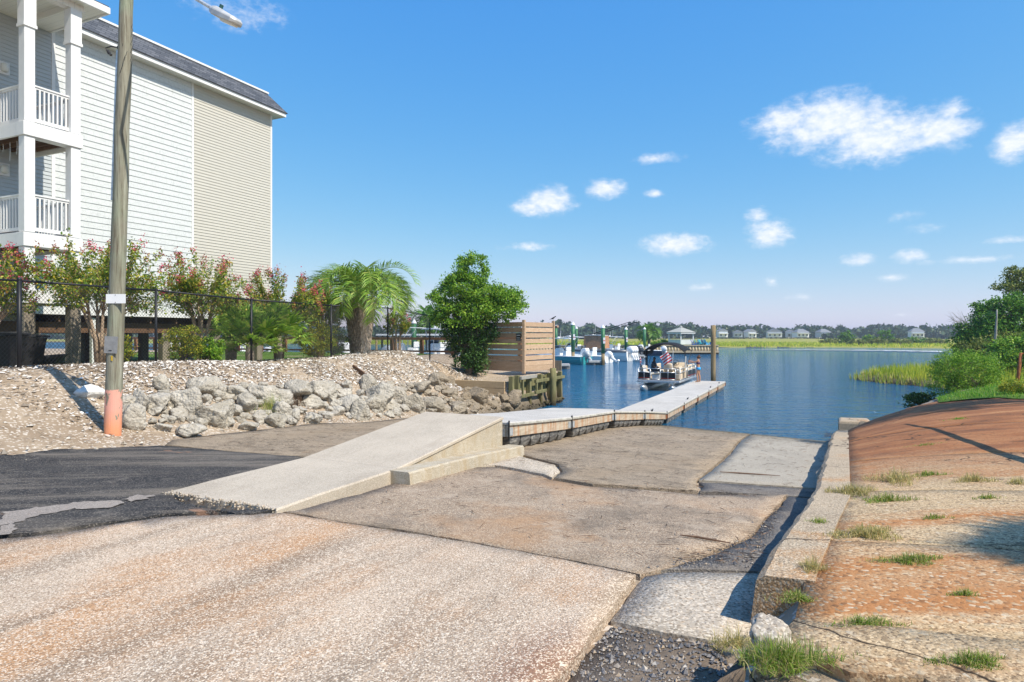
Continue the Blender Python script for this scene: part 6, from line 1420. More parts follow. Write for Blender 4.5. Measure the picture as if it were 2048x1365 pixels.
mm = MB(); mm.loft([[(.25, y0, z), (1.15, y0, z), (1.15, 3.0, z), (.25, 3.0, z)] for z, y0 in ((.635, 2.35), (1.3, 2.35), (1.55, 2.6), (1.6, 2.8))]); cn = mm.build('helm_console', mt['tan_vinyl'], pb_, False, .03)
mm = MB(); mm.tube([(.6 + .19 * math.cos(t), 2.32 - .05 * math.sin(t), 1.60 + .17 * math.sin(t)) for t in np.linspace(0, 6.283, 17)], .014, 6); mm.tube([(.6, 2.33, 1.6), (.6, 2.5, 1.45)], .02, 6); mm.build('steering_wheel', mt['black'], cn)
# canopy
prof = [(x, 2.36 + .47 * (1 - (abs(x) / 1.25) ** 2.4)) for x in np.linspace(-1.25, 1.25, 15)]
mm = MB(); top_ = [[(x, y, z + dz) for x, z in prof] + [(x, y, z + dz - .03) for x, z in reversed(prof)] for y, dz in ((1.55, -.07), (1.7, -.01), (2.6, .03), (3.5, .02), (4.3, -.05))]
mm.loft(top_); cpy = mm.build('canopy', mt['canvas'], pb_, True)
mm = MB(); mm.loft([[(x, y, z) for x, y, z in ((sx, 1.56, 2.32), (sx, 4.28, 2.34), (sx * 1.01, 4.28, 2.10), (sx * 1.01, 1.56, 2.12))] for sx in (-1.26, -1.235)]); mm.build('canopy_valance', mt['canvas'], cpy)
for sx in (-1, 1):
    mm = MB(); mm.tube([(sx * 1.24, 1.6, 2.34), (sx * 1.23, 2.7, 1.34)], .018, 6); mm.tube([(sx * 1.24, 4.2, 2.34), (sx * 1.23, 2.8, 1.34)], .018, 6); mm.tube([(sx * 1.24, 2.0, 2.36), (sx * 1.22, 2.0, 1.32)], .02, 6); mm.build('canopy_pole', mt['black'] if sx < 0 else mt['black'], cpy)
mm = MB(); mm.tube([(1.25, 1.98, 1.35), (1.26, 1.98, 2.02)], .03, 8); mm.build('pole_sleeve', mt['trim'], cpy)
mm = MB(); mm.tube([(-1.12, 1.95, 1.34), (-1.12, 1.95, 2.4)], .055, 8); mm.build('furled_boot', mt['canvas'], cpy)
# flag: red and white stripes on a short staff
def mk_flag():
    g = G('striped_cloth'); p = g.objc(); f = g.math('FRACT', g.math('MULTIPLY', g.xyz(p)[2], 6.4)); c = g.mix(g.math('GREATER_THAN', f, .5), (.66, .03, .05), (.80, .80, .80)); return g.leaf(c, .3, .7)
mt['flag'] = mk_flag()
fl = bpy.data.objects.new('flag_staff', None)
mm = MB(); mm.tube([(.78, .30, 1.3), (.83, .30, 2.42)], .014, 6); fs_ = mm.build('flag_staff', mt['trim'], pb_)
nx, nz = 12, 8; vs = []; fs = []
for j in range(nz + 1):
    for i in range(nx + 1):
        a = i / nx; vs.append((-.62 * a * (1 - .15 * j / nz), .07 * math.sin(a * 7 + j * .5) , j / nz * .58))
for j in range(nz):
    for i in range(nx): k = j * (nx + 1) + i; fs.append((k, k + 1, k + nx + 2, k + nx + 1))
fo_ = obj('flag', mesh_from('flag', vs, fs, mt['flag'], True), fs_, (.82, .30, 1.86), (0, -.62, 0))
mm = MB(); mm.tube([(-1.18, .25, 1.3), (-1.14, .25, 2.1)], .012, 6); f2 = mm.build('flag_staff', mt['trim'], pb_)
mm = MB(); mm.tube([(0, 0, 0), (.01, .01, .2), (.0, 0, .4), (.01, 0, .5)], [.02, .05, .045, .015], 8); obj('furled_flag', mm.mesh('furled_flag', mt['flag'], True), f2, (-1.12, .25, 1.5))
# striped towel thrown over the front bench
def mk_towel():
    g = G('zebra_towel'); p = g.objc(); w = g.wave(g.map(p, (1, 1, 1), (.6, .3, .2)), 3.2, 6, 2, 'Z'); return g.pr(g.mix(g.math('GREATER_THAN', w, .5), (.02, .02, .02), (.82, .82, .80)), .9)
tw_ = thing('beach_towel', 'black and white zebra striped towel over the front bench of the pontoon boat', 'towel', (bx0 - .82, bs0 + .9, 1.0))
mm = MB(); mm.loft([[(x, y, z + .03 * math.sin(y * 9 + k)) for k, y in enumerate(np.linspace(-.42, .42, 7))] for x, z in ((.26, -.1), (.24, .02), (0, .03), (-.16, .06), (-.2, .3), (-.25, .47), (-.36, .46), (-.38, .2))], closed=False, cap=False); mm.build('towel', mk_towel(), tw_, True)
# seated person in dark clothes
sp = Vector((bx0 - .80, bs0 + 2.35, 1.0)); man = thing('person', 'person in dark shirt and cap sitting on the left bench of the pontoon boat', 'person', sp)
V = {'pelvis': ((0, 0, .11), (.16, .13)), 'waist': ((.0, .0, .28), (.15, .11)), 'chest': ((.03, -.02, .48), (.17, .12)), 'neckb': ((.05, -.03, .62), (.11, .07)), 'neck': ((.06, -.04, .68), .055), 'head': ((.08, -.06, .78), (.085, .095)), 'crown': ((.08, -.05, .87), .07), 'face': ((.12, -.12, .765), .035), 'nose': ((.135, -.145, .775), .012)}
E = [('pelvis', 'waist'), ('waist', 'chest'), ('chest', 'neckb'), ('neckb', 'neck'), ('neck', 'head'), ('head', 'crown'), ('head', 'face'), ('face', 'nose')]
for s, k in ((1, 'l'), (-1, 'r')):
    V[k + 'hip'] = ((.06, s * .11, .09), .09); V[k + 'knee'] = ((.44, s * .15 - .05, .10), .065); V[k + 'ank'] = ((.46, s * .14 - .05, -.30), .042); V[k + 'toe'] = ((.60, s * .15 - .08, -.335), .03)
    V[k + 'sh'] = ((.04, s * .2 - .02, .58), .06); V[k + 'el'] = ((.14, s * .26 - .06, .34), .045); V[k + 'wr'] = ((.36, s * .17 - .12, .24), .03)
    E += [('pelvis', k + 'hip'), (k + 'hip', k + 'knee'), (k + 'knee', k + 'ank'), (k + 'ank', k + 'toe'), ('neckb', k + 'sh'), (k + 'sh', k + 'el'), (k + 'el', k + 'wr')]; hand(V, E, k + 'wr', k + 'h', (.8, -.3, -.3), (0, -s, .3), 5)
body('body', V, E, mt['skin_dark'], man)
mt['darkcloth'] = plain('dark_shirt', (.02, .04, .06), .8)
mm = MB(); mm.loft([[(x + rx * math.cos(t), y + ry * math.sin(t), z) for t in np.linspace(0, 6.283, 14, endpoint=False)] for z, x, y, rx, ry in ((.10, .01, 0, .165, .185), (.28, .01, 0, .15, .175), (.46, .03, -.02, .16, .20), (.58, .045, -.03, .12, .21), (.645, .06, -.035, .08, .10))]); mm.build('shirt', mt['darkcloth'], man, True)
mm = MB()
for s in (1, -1): mm.tube([(.04, s * .18 - .02, .59), (.10, s * .235 - .04, .46), (.13, s * .255 - .055, .37)], [.075, .068, .062], 10)
mm.build('sleeves', mt['darkcloth'], man, True); mm = MB()
for s in (1, -1): mm.tube([(.02, s * .10, .10), (.25, s * .13 - .02, .11), (.42, s * .15 - .05, .11)], [.12, .10, .085], 10)
mm.build('shorts', mt['darkcloth'], man, True)
mm = MB(); mm.ball((.08, -.05, .86), .098, 10, 6, .75); mm.bar((.12, -.10, .845), (.17, -.19, .835), .13, .012); mm.build('cap', mt['darkcloth'], man, True)
# cooler on deck by the gate
ck = thing('cooler', 'small white cooler with tan lid standing at the pontoon boat gate', 'cooler', (bx0 - .22, bs0 + .55, .632)); mm = MB(); mm.box(-.24, .24, -.17, .17, 0, .30); mm.build('cooler_body', mt['trim'], ck, False, .02); mm = MB(); mm.box(-.25, .25, -.18, .18, .302, .37); mm.build('lid', mt['tan_vinyl'], ck, False, .02)
# tall wooden piling at the dock end
def mk_pile():
    g = G('wet_piling'); p = g.pos(); n = g.noise(g.map(p, (5, 5, .5)), 2.5, 6, .65); z = g.xyz(p)[2]; c = g.ramp(n, [(.3, (.20, .145, .075)), (.7, (.36, .275, .16))]); zz = g.math('ADD', z, g.mr(n, 0, 1, -.3, .3)); c = g.mix(g.mr(zz, 1.0, .4, 0, .85), c, (.07, .055, .03)); return g.pr(c, .9, g.bump(n, .5, .01), spec=.15)
mt['pile'] = mk_pile()
P_ = PD(1426.5, 760, 41.8); wood_pile('mooring_piling', P_, .155, -1.9, CZ + 20 * 41.8 / FPX, mt['pile'], 'tall bare wooden piling behind the dock beside the swimmer')
# ------------------------------------------------------------------ marina
mt['greenpvc'] = plain('green_sleeve', (.045, .17, .075), .45, var=.25, scale=4); mt['capwhite'] = plain('cap_white', (.80, .80, .80), .5, var=.03)
def green_pile(px, py, top, label, w=.17, D=None, notice=False):
    p = PZ(px, py, 0) if D is None else PD(px, py, D); D = -p.x * SY + p.y * CY; zt_ = CZ + (HY - top) * D / FPX
    o = thing('marina_piling', label, 'piling', (p.x, p.y, 0), 0, 'green sleeved marina pilings')
    mm = MB(); mm.tube([(0, 0, -1.9), (0, 0, zt_ * .42)], [w, w * .97], 12); mm.build('shaft', mt['pile'], o, True); mm = MB(); mm.tube([(0, 0, zt_ * .30), (0, 0, zt_ - .25)], w * 1.1, 14); mm.build('sleeve', mt['greenpvc'], o, True)
    mm = MB(); mm.lathe([(w * 1.25, zt_ - .26), (w * 1.25, zt_ - .2), (.02, zt_ + .12)], (0, 0, 0), 14); mm.build('cap', mt['capwhite'], o)
    if notice:
        c = Vector((-fw.x, -fw.y, 0)) * w * 1.15 + rt * w * .5; mm = MB(); mm.bar(c + Vector((0, 0, zt_ - 1.95)), c + Vector((0, 0, zt_ - 1.3)), .22, .02, up=fw); nb = mm.build('slip_sign', mt['capwhite'], o); mm = MB(); mm.bar(c - fw * .015 + Vector((0, 0, zt_ - 1.68)), c - fw * .015 + Vector((0, 0, zt_ - 1.60)), .18, .01, up=fw); mm.build('sign_stripe', mt['redstripe'], nb)
    return o
for a in ((1146, 729, 646, 'nearest green piling, just right of the wooden screen', .2, None, True), (1206, 731, 652, 'green piling in front of the brown canvas boat', .2, None, True), (1252, 719, 656, 'green piling right of the white outboards', .2, None, True), (1289, 711, 656, 'green piling left of the lone palm', .2), (1153, 709, 655, 'thin green piling behind the nearest one', .2), (1112, 716, 652, 'green piling partly hidden by the screen end post', .2), (828, 700, 641, 'green piling seen through the fence left of the bushy tree', .17, 52)): green_pile(*a)
mt['gel'] = plain('white_gelcoat', (.80, .80, .79), .25, spec=.5, var=.05, scale=2); mt['teal'] = plain('teal_gelcoat', (.02, .30, .32), .25, spec=.5); mt['greyhull'] = plain('grey_gelcoat', (.10, .11, .13), .3, spec=.5); mt['navy'] = plain('navy_gelcoat', (.03, .05, .09), .3, spec=.5); mt['motor_white'] = plain('motor_white', (.78, .78, .78), .3, spec=.5); mt['motor_black'] = plain('motor_black', (.03, .034, .045), .3, spec=.5); mt['motor_grey'] = plain('motor_grey', (.42, .44, .46), .3, spec=.5); mt['glass'] = plain('tinted_screen', (.05, .07, .09), .1, spec=.8); mt['browncanvas'] = plain('brown_canvas', (.38, .20, .11), .85, var=.3, scale=5, bump=.5)
def motor_boat(label, p, head, L_, B_, hull, gw='gel', gr=.05, motors=1, mcol='motor_white', tilt=.5, ttop=True, lift=0.0, cover=False, rods=False, bow_up=.25):
    t = thing('motor_boat', label, 'boat', (p[0], p[1], lift), head, 'boats in the marina'); h0 = .95 * L_ / 8
    st_ = [(-.5, .46, .05), (-.3, .5, 0), (0, .5, 0), (.2, .47, .0), (.36, .34, .06), (.46, .14, .22), (.5, .015, .42)]
    def sec(f, b, k):
        x = f * L_; b = b * B_; sh = h0 + bow_up * max(0, f + .1) ** 1.5 * 1.6; kz = -.28 + k * 1.2; cz = max(kz + .08, -.02 + k)
        return [(x, 0, kz), (x, b * .82, cz), (x, b, sh * .55 + cz * .45), (x, b * 1.02, sh), (x, 0, sh - .06), (x, -b * 1.02, sh), (x, -b, sh * .55 + cz * .45), (x, -b * .82, cz)]
    mm = MB(); mm.loft([sec(*s) for s in st_]); mm.build('hull', mt[hull], t, False)
    for sg in (1, -1):
        mm = MB(); pts = [Vector(sec(*s)[3 if sg > 0 else 5]) + Vector((0, 0, .02)) for s in st_]; mm.tube(pts, gr, 6); mm.build('gunwale', mt[gw], t, True)
    mm = MB(); mm.loft([[(f * L_, -b * B_ * .92, z), (f * L_, b * B_ * .92, z), (f * L_, b * B_ * .92, z + .05), (f * L_, -b * B_ * .92, z + .05)] for f, b, z in ((-.46, .45, h0), (0, .48, h0 + .02), (.3, .36, h0 + .12), (.44, .15, h0 + .2))]); mm.build('deck', mt['gel'], t)
    mm = MB(); mm.loft([[(x0, -.42, z), (x1, -.42, z), (x1, .42, z), (x0, .42, z)] for z, x0, x1 in ((h0, -.35, .6), (h0 + .75, -.25, .5), (h0 + .95, -.15, .25))]); cs = mm.build('console', mt['gel'], t, False, .04)
    mm = MB(); mm.loft([[(x, -.40, z), (x, .40, z), (x - .03, .38, z), (x - .03, -.38, z)] for z, x in ((h0 + .8, .5), (h0 + 1.25, .2))]); mm.build('windscreen', mt['glass'], cs)
    mm = MB(); mm.box(-1.25, -.75, -.5, .5, h0 + .02, h0 + .62); mm.box(-1.3, -1.2, -.5, .5, h0 + .64, h0 + 1.05); mm.build('leaning_post', mt['gel'], t, False, .04)
    if ttop:
        zt_ = h0 + 2.0; mm = MB(); mm.loft([[(f * 1, -w, z), (f, w, z), (f, w, z + .06), (f, -w, z + .06)] for f, w, z in ((-1.7, .85, zt_), (-.3, .95, zt_ + .06), (1.0, .8, zt_))]); tp = mm.build('hard_top', mt['gel'], t, False, .02); mm = MB()
        for sx in (-1, 1): mm.tube([(.55, sx * .5, h0), (.45, sx * .55, h0 + 1.2), (.7, sx * .62, zt_)], .028, 6); mm.tube([(-.35, sx * .5, h0), (-.4, sx * .55, h0 + 1.2), (-1.0, sx * .62, zt_)], .028, 6); mm.tube([(.45, sx * .55, h0 + 1.2), (-.4, sx * .55, h0 + 1.2)], .02, 6)
        mm.build('top_frame', mt['alu'], tp)
        mm = MB(); mm.tube([(-.4, .5, zt_ + .06), (-.5, .5, zt_ + 1.3)], .012, 4); mm.tube([(.3, -.5, zt_ + .06), (.25, -.5, zt_ + .9)], .012, 4); mm.ball((.2, 0, zt_ + .18), .18, 8, 5, .5); mm.build('antenna', mt['gel'], tp)
        if cover:
            mm = MB(); mm.loft([[(-1.75, -w, z), (1.05, -w * .9, z), (1.05, w * .9, z), (-1.75, w, z)] for z, w in ((h0 + .35, 1.1), (h0 + 1.0, 1.02), (h0 + 1.95, .9))]); mm.build('canvas_cover', mt['browncanvas'], t)
        if rods:
            for sx in (-1, 1): mm = MB(); mm.tube([(.2, sx * .8, zt_ + .1), (-5.6, sx * 1.1, zt_ + 1.75)], [.06, .04], 5); mm.build('outrigger', mt['black'], tp)
    for i in range(motors):
        y = (i - (motors - 1) / 2) * .68; mo = link(bpy.data.objects.new('outboard', None)); 
        mm = MB(); mm.loft([[(x * sx_ + ox, w * sy_, z) for sx_, sy_ in ((-1, -.7), (-.6, -1), (.7, -1), (1, -.6), (1, .6), (.7, 1), (-.6, 1), (-1, .7))] for z, x, w, ox in ((.15, .20, .15, -.06), (.3, .33, .22, -.05), (.62, .36, .24, -.04), (.82, .30, .2, 0), (.9, .18, .12, .03))]); cw = mm.build('outboard', mt[mcol], t, True, 0)
        bpy.data.objects.remove(mo); cw.scale = (1.18,) * 3; cw.location = (-.5 * L_ - .38, y, h0 * .7); cw.rotation_euler = (0, tilt, 0)
        mm = MB(); mm.loft([[(x0, -w, z), (x1, -w, z), (x1, w, z), (x0, w, z)] for z, x0, x1, w in ((.16, -.2, .12, .11), (-.3, -.16, .06, .07), (-.55, -.17, .05, .05), (-.62, -.26, .16, .06), (-.70, -.2, .14, .05), (-.92, -.08, .08, .02))]); mm.build('lower_unit', mt[mcol], cw, True)
        mm = MB(); mm.lathe([(.02, -.12), (.15, -.05), (.15, -.03), (.03, .02)], (0, 0, 0), 8); pr_ = obj('propeller', mm.mesh('propeller', mt['alu']), cw, (-.28, 0, -.68), (0, math.pi / 2, 0))
    return t
hd = math.atan2(*reversed(W(-.82, .57)))     # bows point left and away
def bw(px, py, lift=0): return PZ(px, py, lift)[:2]
motor_boat('teal hulled centre console beside the wooden screen', PD(1120, 730, 76)[:2], hd - .1, 7.4, 2.5, 'teal', motors=1, mcol='motor_grey', tilt=.75)
motor_boat('white fishing boat with hard top behind the teal one', PD(1142, 720, 88)[:2], hd, 8.5, 2.7, 'gel', motors=1, mcol='motor_white', tilt=.6)
motor_boat('dark hulled sport boat with brown canvas round its hard top', PD(1188, 720, 86)[:2], hd + .02, 10.5, 3.1, 'gel', gw='greyhull', gr=.16, motors=3, mcol='motor_white', tilt=.35, cover=True, rods=True)
motor_boat('open white bay boat in front of the brown canvas boat', PD(1172, 722, 80)[:2], hd - .05, 6.5, 2.4, 'gel', motors=1, mcol='motor_white', tilt=.9, ttop=False)
motor_boat('white boat with dark outboards behind the middle piling', PD(1222, 715, 97)[:2], hd + .1, 8.5, 2.8, 'gel', motors=2, mcol='motor_black', tilt=.4)
motor_boat('navy skiff beyond the last finger dock', PD(1283, 712, 106)[:2], hd + .2, 7.0, 2.4, 'navy', motors=1, mcol='motor_white', tilt=.5, ttop=False)
motor_boat('white boat on a lift seen through the fence right of the palm', PD(800, 700, 47)[:2], hd + .4, 7.5, 2.5, 'gel', motors=1, mcol='motor_black', lift=.9)
motor_boat('white centre console seen through the fence beside the bushy tree', PD(874, 700, 50)[:2], hd - .3, 7.0, 2.4, 'gel', motors=1, mcol='motor_white', lift=.9)
motor_boat('white boat behind the thick palm trunk', PD(690, 700, 46)[:2], hd + .2, 7.0, 2.4, 'gel', motors=1, mcol='motor_grey', lift=1.0, ttop=False)
motor_boat('blue hulled boat seen under the building between pilings', PD(330, 700, 52)[:2], hd + .1, 7.0, 2.4, 'navy', motors=1, lift=.9)
motor_boat('white skiff seen under the building near the fan palms', PD(470, 700, 50)[:2], hd + .2, 6.5, 2.3, 'gel', motors=1, lift=.9, ttop=False)
mt['greydock'] = plain('grey_dock', (.42, .42, .41), .8, var=.15)
def finger(label, x0, x1, py, depth=1.2):
    a = PZ(x0, py, 0); b = PZ(x1, py, 0); t = thing('finger_dock', label, 'dock', (a.x, a.y, 0), 0, 'floating finger docks'); d = (b - a); n_ = Vector((-d.y, d.x, 0)).normalized()
    mm = MB(); mm.bar(n_ * depth / 2 + Vector((0, 0, .40)), d + n_ * depth / 2 + Vector((0, 0, .40)), depth, .22); mm.build('deck', mt['greydock'], t, False, .02)
    k = max(2, int(d.length / 1.6))
    for i in range(k): c = d * ((i + .5) / k) + n_ * depth / 2; mm = MB(); mm.box(c.x - .5, c.x + .5, c.y - .4, c.y + .4, -.25, .288); mm.build('float', mt['float'], t, False, .03)
finger('grey floating dock in front of the teal boat', 1096, 1140, 739); finger('grey floating dock in front of the brown canvas boat', 1178, 1205, 731); finger('grey floating dock at the last two green pilings', 1256, 1290, 718)
# covered slips seen through the fence
for px0, px1, D, lb in ((752, 896, 60, 'long flat white canopy roof over boat slips behind the fence'),):
    a = PD(px0, 672, D); b = PD(px1, 672, D); t = thing('slip_canopy', lb, 'canopy', (a.x, a.y, 0)); d = b - a; d.z = 0; n_ = Vector((-d.y, d.x, 0)).normalized(); mm = MB(); mm.bar(Vector((0, 0, 3.35)) + n_ * 1.5, d + Vector((0, 0, 3.35)) + n_ * 1.5, 3.0, .16); mm.build('roof', mt['gel'], t)
    for k in range(5):
        for q in (.2, 2.8): c = d * (k / 4) + n_ * q; mm = MB(); mm.tube([(c.x, c.y, -1.8), (c.x, c.y, 3.26)], .1, 8); mm.build('post', mt['pile'], t, True)
# --- bulkheaded point with gazebo and chairs (about 113 m off)
Dp = 113.0; e0 = PZ(1438, 709, 0); pt_ = thing('pile_bulkhead', 'pale round pile bulkhead round the grassy point with the gazebo', 'bulkhead', (e0.x, e0.y, 0), YAW); 
mt['palepile'] = plain('pale_pile', (.62, .49, .31), .85, var=.15, scale=2); mt['cap'] = plain('cap_timber', (.46, .37, .25), .85, var=.15)
Ln = 34.0
mm = MB(); mm.box(-Ln, 0, .35, 14, -1.5, 1.42); mm.build('fill', mt['lawn'], pt_)
mm = MB(); mm.tube([(0, 0, .32), (0, 0, 1.44)], .235, 10); pme = mm.mesh('pile', mt['palepile'], True); np_ = int(Ln / .52)
for k in range(np_): obj('pile', pme, pt_, (-.3 - k * .52, .22, 0))
for k in range(16): obj('pile', pme, pt_, (-.22, .6 + k * .52, 0))
for nm, b, ma in (('cap_board', (-Ln, .02, -.12, .5, 1.44, 1.62), 'cap'), ('cap_board', (-.45, .05, .5, 14, 1.445, 1.615), 'cap'), ('waler', (-Ln, .02, -.15, -.02, .28, .62), 'cap'), ('mud_sill', (-Ln, .0, .1, .3, -1.5, .30), 'darkwood')): mm = MB(); mm.box(*b); mm.build(nm, mt[ma], pt_)
gc = PD(1362, 692, 118); gzb = thing('gazebo', 'white gazebo with grey hexagonal roof on the bulkheaded point', 'gazebo', (gc.x, gc.y, 1.45), YAW); mt['gazroof'] = plain('gazebo_roof', (.36, .36, .33), .9, var=.1)
hx = lambda r_, z, o_=.26: [(r_ * math.cos(o_ + i * math.pi / 3), r_ * math.sin(o_ + i * math.pi / 3), z) for i in range(6)]
mm = MB(); mm.loft([hx(2.95, 2.32), hx(2.95, 2.42), hx(.35, 3.25), hx(.25, 3.26)]); rf = mm.build('roof', mt['gazroof'], gzb); mm = MB(); mm.loft([hx(.32, 3.24), hx(.34, 3.4), hx(.02, 3.62)]); mm.build('cupola', mt['gazroof'], rf)
mm = MB(); mm.loft([hx(2.88, 2.12), hx(2.88, 2.318)]); mm.build('fascia', mt['trim'], gzb); mm = MB(); mm.loft([hx(2.6, -.05), hx(2.6, .12)]); mm.build('floor', mt['greydock'], gzb)
H6 = hx(2.45, 0)
for i in range(6):
    x, y, _ = H6[i]; mm = MB(); mm.box(x - .09, x + .09, y - .09, y + .09, .12, 2.13); mm.build('post', mt['trim'], gzb)
    if i != 1: x2, y2, _ = H6[(i + 1) % 6]; mm = MB(); mm.bar((x, y, .62), (x2, y2, .62), .05, .82); mm.bar((x, y, 1.06), (x2, y2, 1.06), .1, .06); mm.build('railing_panel', mt['trim'], gzb)
def adirondack():
    t = thing('garden_chair', 'x', 'chair'); mm = MB(); mm.bar((0, -.3, .36), (0, .25, .24), .55, .03); mm.build('seat', mt['greydock'], t)
    for k in range(5): mm = MB(); x = -.22 + k * .11; mm.bar((x * .9, .2, .22), (x * 1.15, .52, 1.05 - abs(k - 2) * .05), .095, .02, up=(0, 1, 0)); mm.build('back_slat', mt['greydock'], t)
    for s in (-1, 1):
        mm = MB(); mm.bar((s * .33, -.36, .58), (s * .33, .36, .56), .13, .03); mm.build('armrest', mt['greydock'], t); mm = MB(); mm.bar((s * .31, -.3, 0), (s * .31, -.3, .565), .09, .03); mm.build('leg', mt['greydock'], t); mm = MB(); mm.bar((s * .28, -.28, .34), (s * .28, .6, .04), .03, .12); mm.build('leg', mt['greydock'], t)
    return t
proto = adirondack(); cc = [plain('chair_blue', (.02, .10, .42), .5), plain('chair_teal', (.03, .33, .40), .5), plain('chair_sky', (.10, .42, .70), .5)]
cl = [(1388, 112.6, 0, 'dark blue garden chair nearest the gazebo'), (1392, 115, 0, 'dark blue garden chair behind the one nearest the gazebo'), (1396, 113.2, 1, 'teal garden chair, third from the gazebo'), (1401, 115.5, 2, 'sky blue garden chair in the back row'), (1404, 113, 1, 'teal garden chair in the middle of the row'), (1409, 114.6, 0, 'dark blue garden chair right of the middle'), (1413, 113, 2, 'sky blue garden chair second from the piling'), (1417, 114.2, 0, 'dark blue garden chair nearest the wooden piling')]
for i, (px, D, ci, lb) in enumerate(cl):
    t = proto if i == 0 else copy_tree(proto); p = PD(px, 690, D + 2.6); t.location = (p.x, p.y, 1.43); t.rotation_euler = (0, 0, YAW + random.uniform(-.5, .9) + 1.2); t.scale = (1.12,) * 3; tag(t, lb, 'chair', 'garden chairs on the point')
    for ch in t.children:
        me = ch.data.copy() if i == 0 else bpy.data.meshes.get('dummy') or ch.data.copy(); ch.data = me; me.materials[0] = cc[ci]
shrub(1322, 690, 119, 3.0, 1.0, mt['lf_bright'], 'low bright hedge between the palm and the gazebo', 61, .35, 60, 24, ground=1.4, group=None)
# ------------------------------------------------------------------ far shore
A = np.linspace(-460, 420, 120); B = np.concatenate([np.linspace(178, 230, 40), np.linspace(240, 620, 24)]); AA, BB = np.meshgrid(A, B); ZZ = gz(AA, BB) + .04; n_ = len(A)
v = np.stack([AA, BB, ZZ], -1).reshape(-1, 3); f = [(j * n_ + i, j * n_ + i + 1, (j + 1) * n_ + i + 1, (j + 1) * n_ + i) for j in range(len(B) - 1) for i in range(n_ - 1)]
f = [q for q in f if min(v[k][2] for k in q) > -.3]
tag(obj('far_marsh', mesh_from('far_marsh', v, f, mt['marshbed'], True)), kind='structure')
q = np.stack([rng.uniform(-260, 180, 26000), 186 + 80 * rng.random(26000) ** 1.6], 1); z = gz(q[:, 0], q[:, 1]); q = q[z > -.05]; z = z[z > -.05]
tag(obj('far_marsh_grass', quads_mesh('far_marsh_grass', blades(np.concatenate([q, z[:, None]], 1), .75, .28, rng, .2), mt['blade_marsh'])), 'yellow green marsh grass along the far shore', 'marsh grass', None, 'stuff')
mt['lf_far'] = leafmat('leaf_far', [(0, (.018, .042, .014)), (.5, (.035, .075, .022)), (1, (.07, .11, .035))], .2)
Q = []
for i in range(470):
    X = rng.uniform(-560, 420) if i % 2 else -560 + 980 * (i / 430); D = rng.uniform(430, 540) if i < 430 else rng.uniform(392, 400); u, s = W(X, D); H = rng.uniform(7.5, 11.5) * D / 470 * (1 + .10 * math.sin(X * .02) + .08 * math.sin(X * .071)); w = rng.uniform(4.5, 9.0); n = 84
    if rng.random() < .12: H *= 1.14; w *= .6
    if i >= 430: H *= .55; w *= .7
    d = rdir(n, rng); c = np.array((u, s, H * .62)); P = c + d * (w, w, H * .40) * rng.uniform(.45, 1.02, n)[:, None]; Q.append(leaf_quads(P, 3.2, 2.4, .3, rng))
    n = 14; P = np.array((u, s, H * .22)) + rng.normal(size=(n, 3)) * (w * .6, w * .6, H * .12); Q.append(leaf_quads(P, 2.8, 2.2, .3, rng))
tag(obj('far_woods', quads_mesh('far_woods', np.concatenate(Q), mt['lf_far'])), 'long dark tree line across the marsh on the horizon', 'woods', None, 'stuff')
# nearer scrub and trees on the far marsh
fs_ = [(1692, 205, 4.6, 3.6, 'lf_green', 'tall ragged green tree on the far marsh'), (1770, 210, 4.8, 4.4, 'lf_green', 'broad dark green tree on the far marsh right of the ragged one'), (1735, 215, 2.9, 3.0, 'lf_bright', 'small round green tree between the two larger ones on the far marsh'), (1752, 200, 1.9, 4.5, 'lf_olive', 'olive scrub below the broad far tree'), (1715, 198, 1.7, 4.0, 'lf_olive', 'olive scrub below the ragged far tree'), (1800, 205, 1.9, 5.0, 'lf_olive', 'grey olive scrub right of the broad far tree'), (1835, 212, 2.4, 5.0, 'lf_green', 'low green trees before the far house near the right shore'), (1870, 205, 2.0, 5.0, 'lf_olive', 'scrub nearest the right shore grove on the far marsh'), (1662, 222, 1.7, 5.0, 'lf_olive', 'brownish scrub left of the ragged far tree')]
for i, (px, D, H, w, ma, lb) in enumerate(fs_):
    p = PD(px, 686, D); p.z = g1(p.x, p.y); tree('marsh_tree', lb, 'tree', p, [((0, 0, H * .6), (w * .5, w * .5, H * .4)), ((w * .35, 0, H * .38), (w * .35, w * .4, H * .3)), ((-w * .35, 0, H * .35), (w * .35, w * .4, H * .3))], 70, 18, .45, .55, .35, mt[ma], .12, 14, group='trees on the far marsh', seed=70 + i)
mt['farwhite'] = plain('far_house_white', (.74, .75, .76), .7, var=.05); mt['fargrey'] = plain('far_house_grey', (.42, .47, .52), .7, var=.05); mt['farroof'] = plain('far_roof', (.20, .21, .23), .9, var=.1); mt['farglass'] = plain('far_window', (.06, .08, .10), .15, spec=.6)
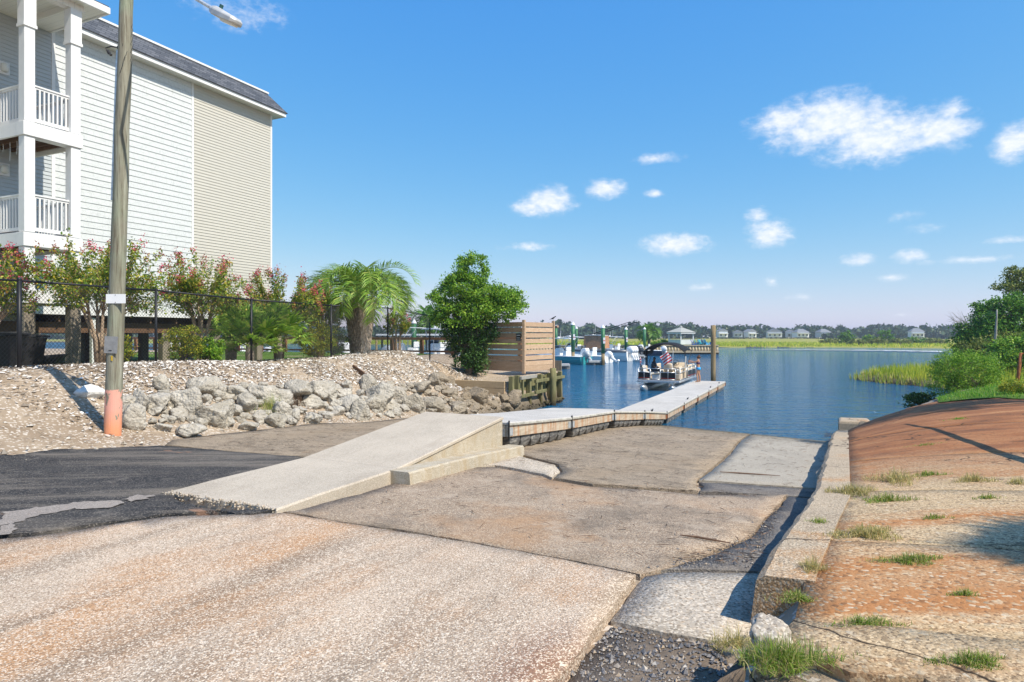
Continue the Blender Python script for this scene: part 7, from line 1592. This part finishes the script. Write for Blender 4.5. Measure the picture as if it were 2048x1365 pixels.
def far_house(px, w, h, wallm, label, D=415, roofm='farroof', gable=True):
    w *= .68; h *= .80; D += 12
    p = PD(px, 680, D); p.z = g1(p.x, p.y) - .1; t = thing('far_house', label, 'house', p, YAW + random.uniform(-.4, .4), 'houses across the marsh'); d = w * .7
    mm = MB(); mm.box(-w / 2, w / 2, -d / 2, d / 2, 1.2, h); wl = mm.build('wall', mt[wallm], t); 
    for sx in (-.45, -.15, .15, .45): mm = MB(); mm.box(sx * w - .15, sx * w + .15, -d / 2 + .1, -d / 2 + .4, 0, 1.2); mm.build('stilt', mt['pile'], t)
    mm = MB(); o_ = .5
    if gable: mm.prism([(-w / 2 - o_, -d / 2 - o_, h), (w / 2 + o_, -d / 2 - o_, h), (0, -d / 2 - o_, h + w * .28)], (0, d + 2 * o_, 0))
    else: mm.loft([[(-w / 2 - o_, -d / 2 - o_, h), (w / 2 + o_, -d / 2 - o_, h), (w / 2 + o_, d / 2 + o_, h), (-w / 2 - o_, d / 2 + o_, h)], [(-w * .2, -.1, h + 2.2), (w * .2, -.1, h + 2.2), (w * .2, .1, h + 2.2), (-w * .2, .1, h + 2.2)]])
    mm.build('roof', mt[roofm], t); n = max(2, int(w / 2.4))
    for fl_ in range(int((h - 1.2) / 2.6)):
        for k in range(n): x = -w / 2 + w * (k + .5) / n; z = 1.9 + fl_ * 2.7; mm = MB(); mm.box(x - .5, x + .5, -d / 2 - .06, -d / 2 - .01, z, z + 1.3); mm.build('window', mt['farglass'], t)
    mm = MB(); mm.box(-w / 2, w / 2, -d / 2 - 1.8, -d / 2 - .08, 3.6, 3.8); mm.build('porch', mt[wallm], t)
for a in ((1360, 9, 6, 'farwhite', 'white house seen between the gazebo posts', 420), (1444, 9, 6.5, 'farwhite', 'white house just right of the tall wooden piling'), (1475, 8, 5.5, 'fargrey', 'dim grey house in the trees right of the first white one'), (1500, 9.5, 6, 'farwhite', 'white house with dark roof, third right of the piling'), (1548, 13, 5.8, 'farwhite', 'largest white gabled house across the marsh'), (1580, 7, 6, 'fargrey', 'pale blue house right of the largest white one'), (1601, 12, 5.5, 'farwhite', 'wide white house with porches across the marsh', 405, 'farroof', False), (1646, 11, 5.5, 'fargrey', 'grey hip roofed house left of the ragged far tree', 405, 'farroof', False), (1832, 11, 6, 'farwhite', 'white house behind the scrub near the right grove', 400, 'farroof', False)): far_house(*a)
# wake of a passing boat
q = np.stack([1885 - 380 * rng.random(900) ** 1.6, rng.normal(0, .42, 900)], 1); P = np.array([PZ(a, np.interp(a, [1430, 1600, 1760, 1890], [699.5, 700.5, 701.5, 704]) + b * (.3 + .9 * (a - 1560) / 325), .03)[:] for a, b in q]); mt['foam'] = plain('foam', (.80, .82, .84), .8, var=.05)
o = obj('boat_wake', quads_mesh('boat_wake', np.stack([P + (-.7, 0, .02), P + (0, -.35, .05), P + (.7, 0, .02), P + (0, .35, .05)], 1), mt['foam'])); tag(o, 'white foamy boat wake across the far channel', 'wake', None, 'stuff')
# ------------------------------------------------------------------ air
def mk_haze():
    g = G('haze_air'); v = g.nd('ShaderNodeVolumePrincipled'); v.inputs['Color'].default_value = (.80, .88, 1.0, 1); v.inputs['Density'].default_value = .00042; v.inputs['Anisotropy'].default_value = .2; g.L.new(v.outputs[0], g.out.inputs['Volume']); return g.m
mm = MB(); mm.box(-1450, 1450, -1450, 1450, -4, 16.5); tag(mm.build('haze', mk_haze()), 'thin summer haze over the water and marsh', 'haze', None, 'stuff')
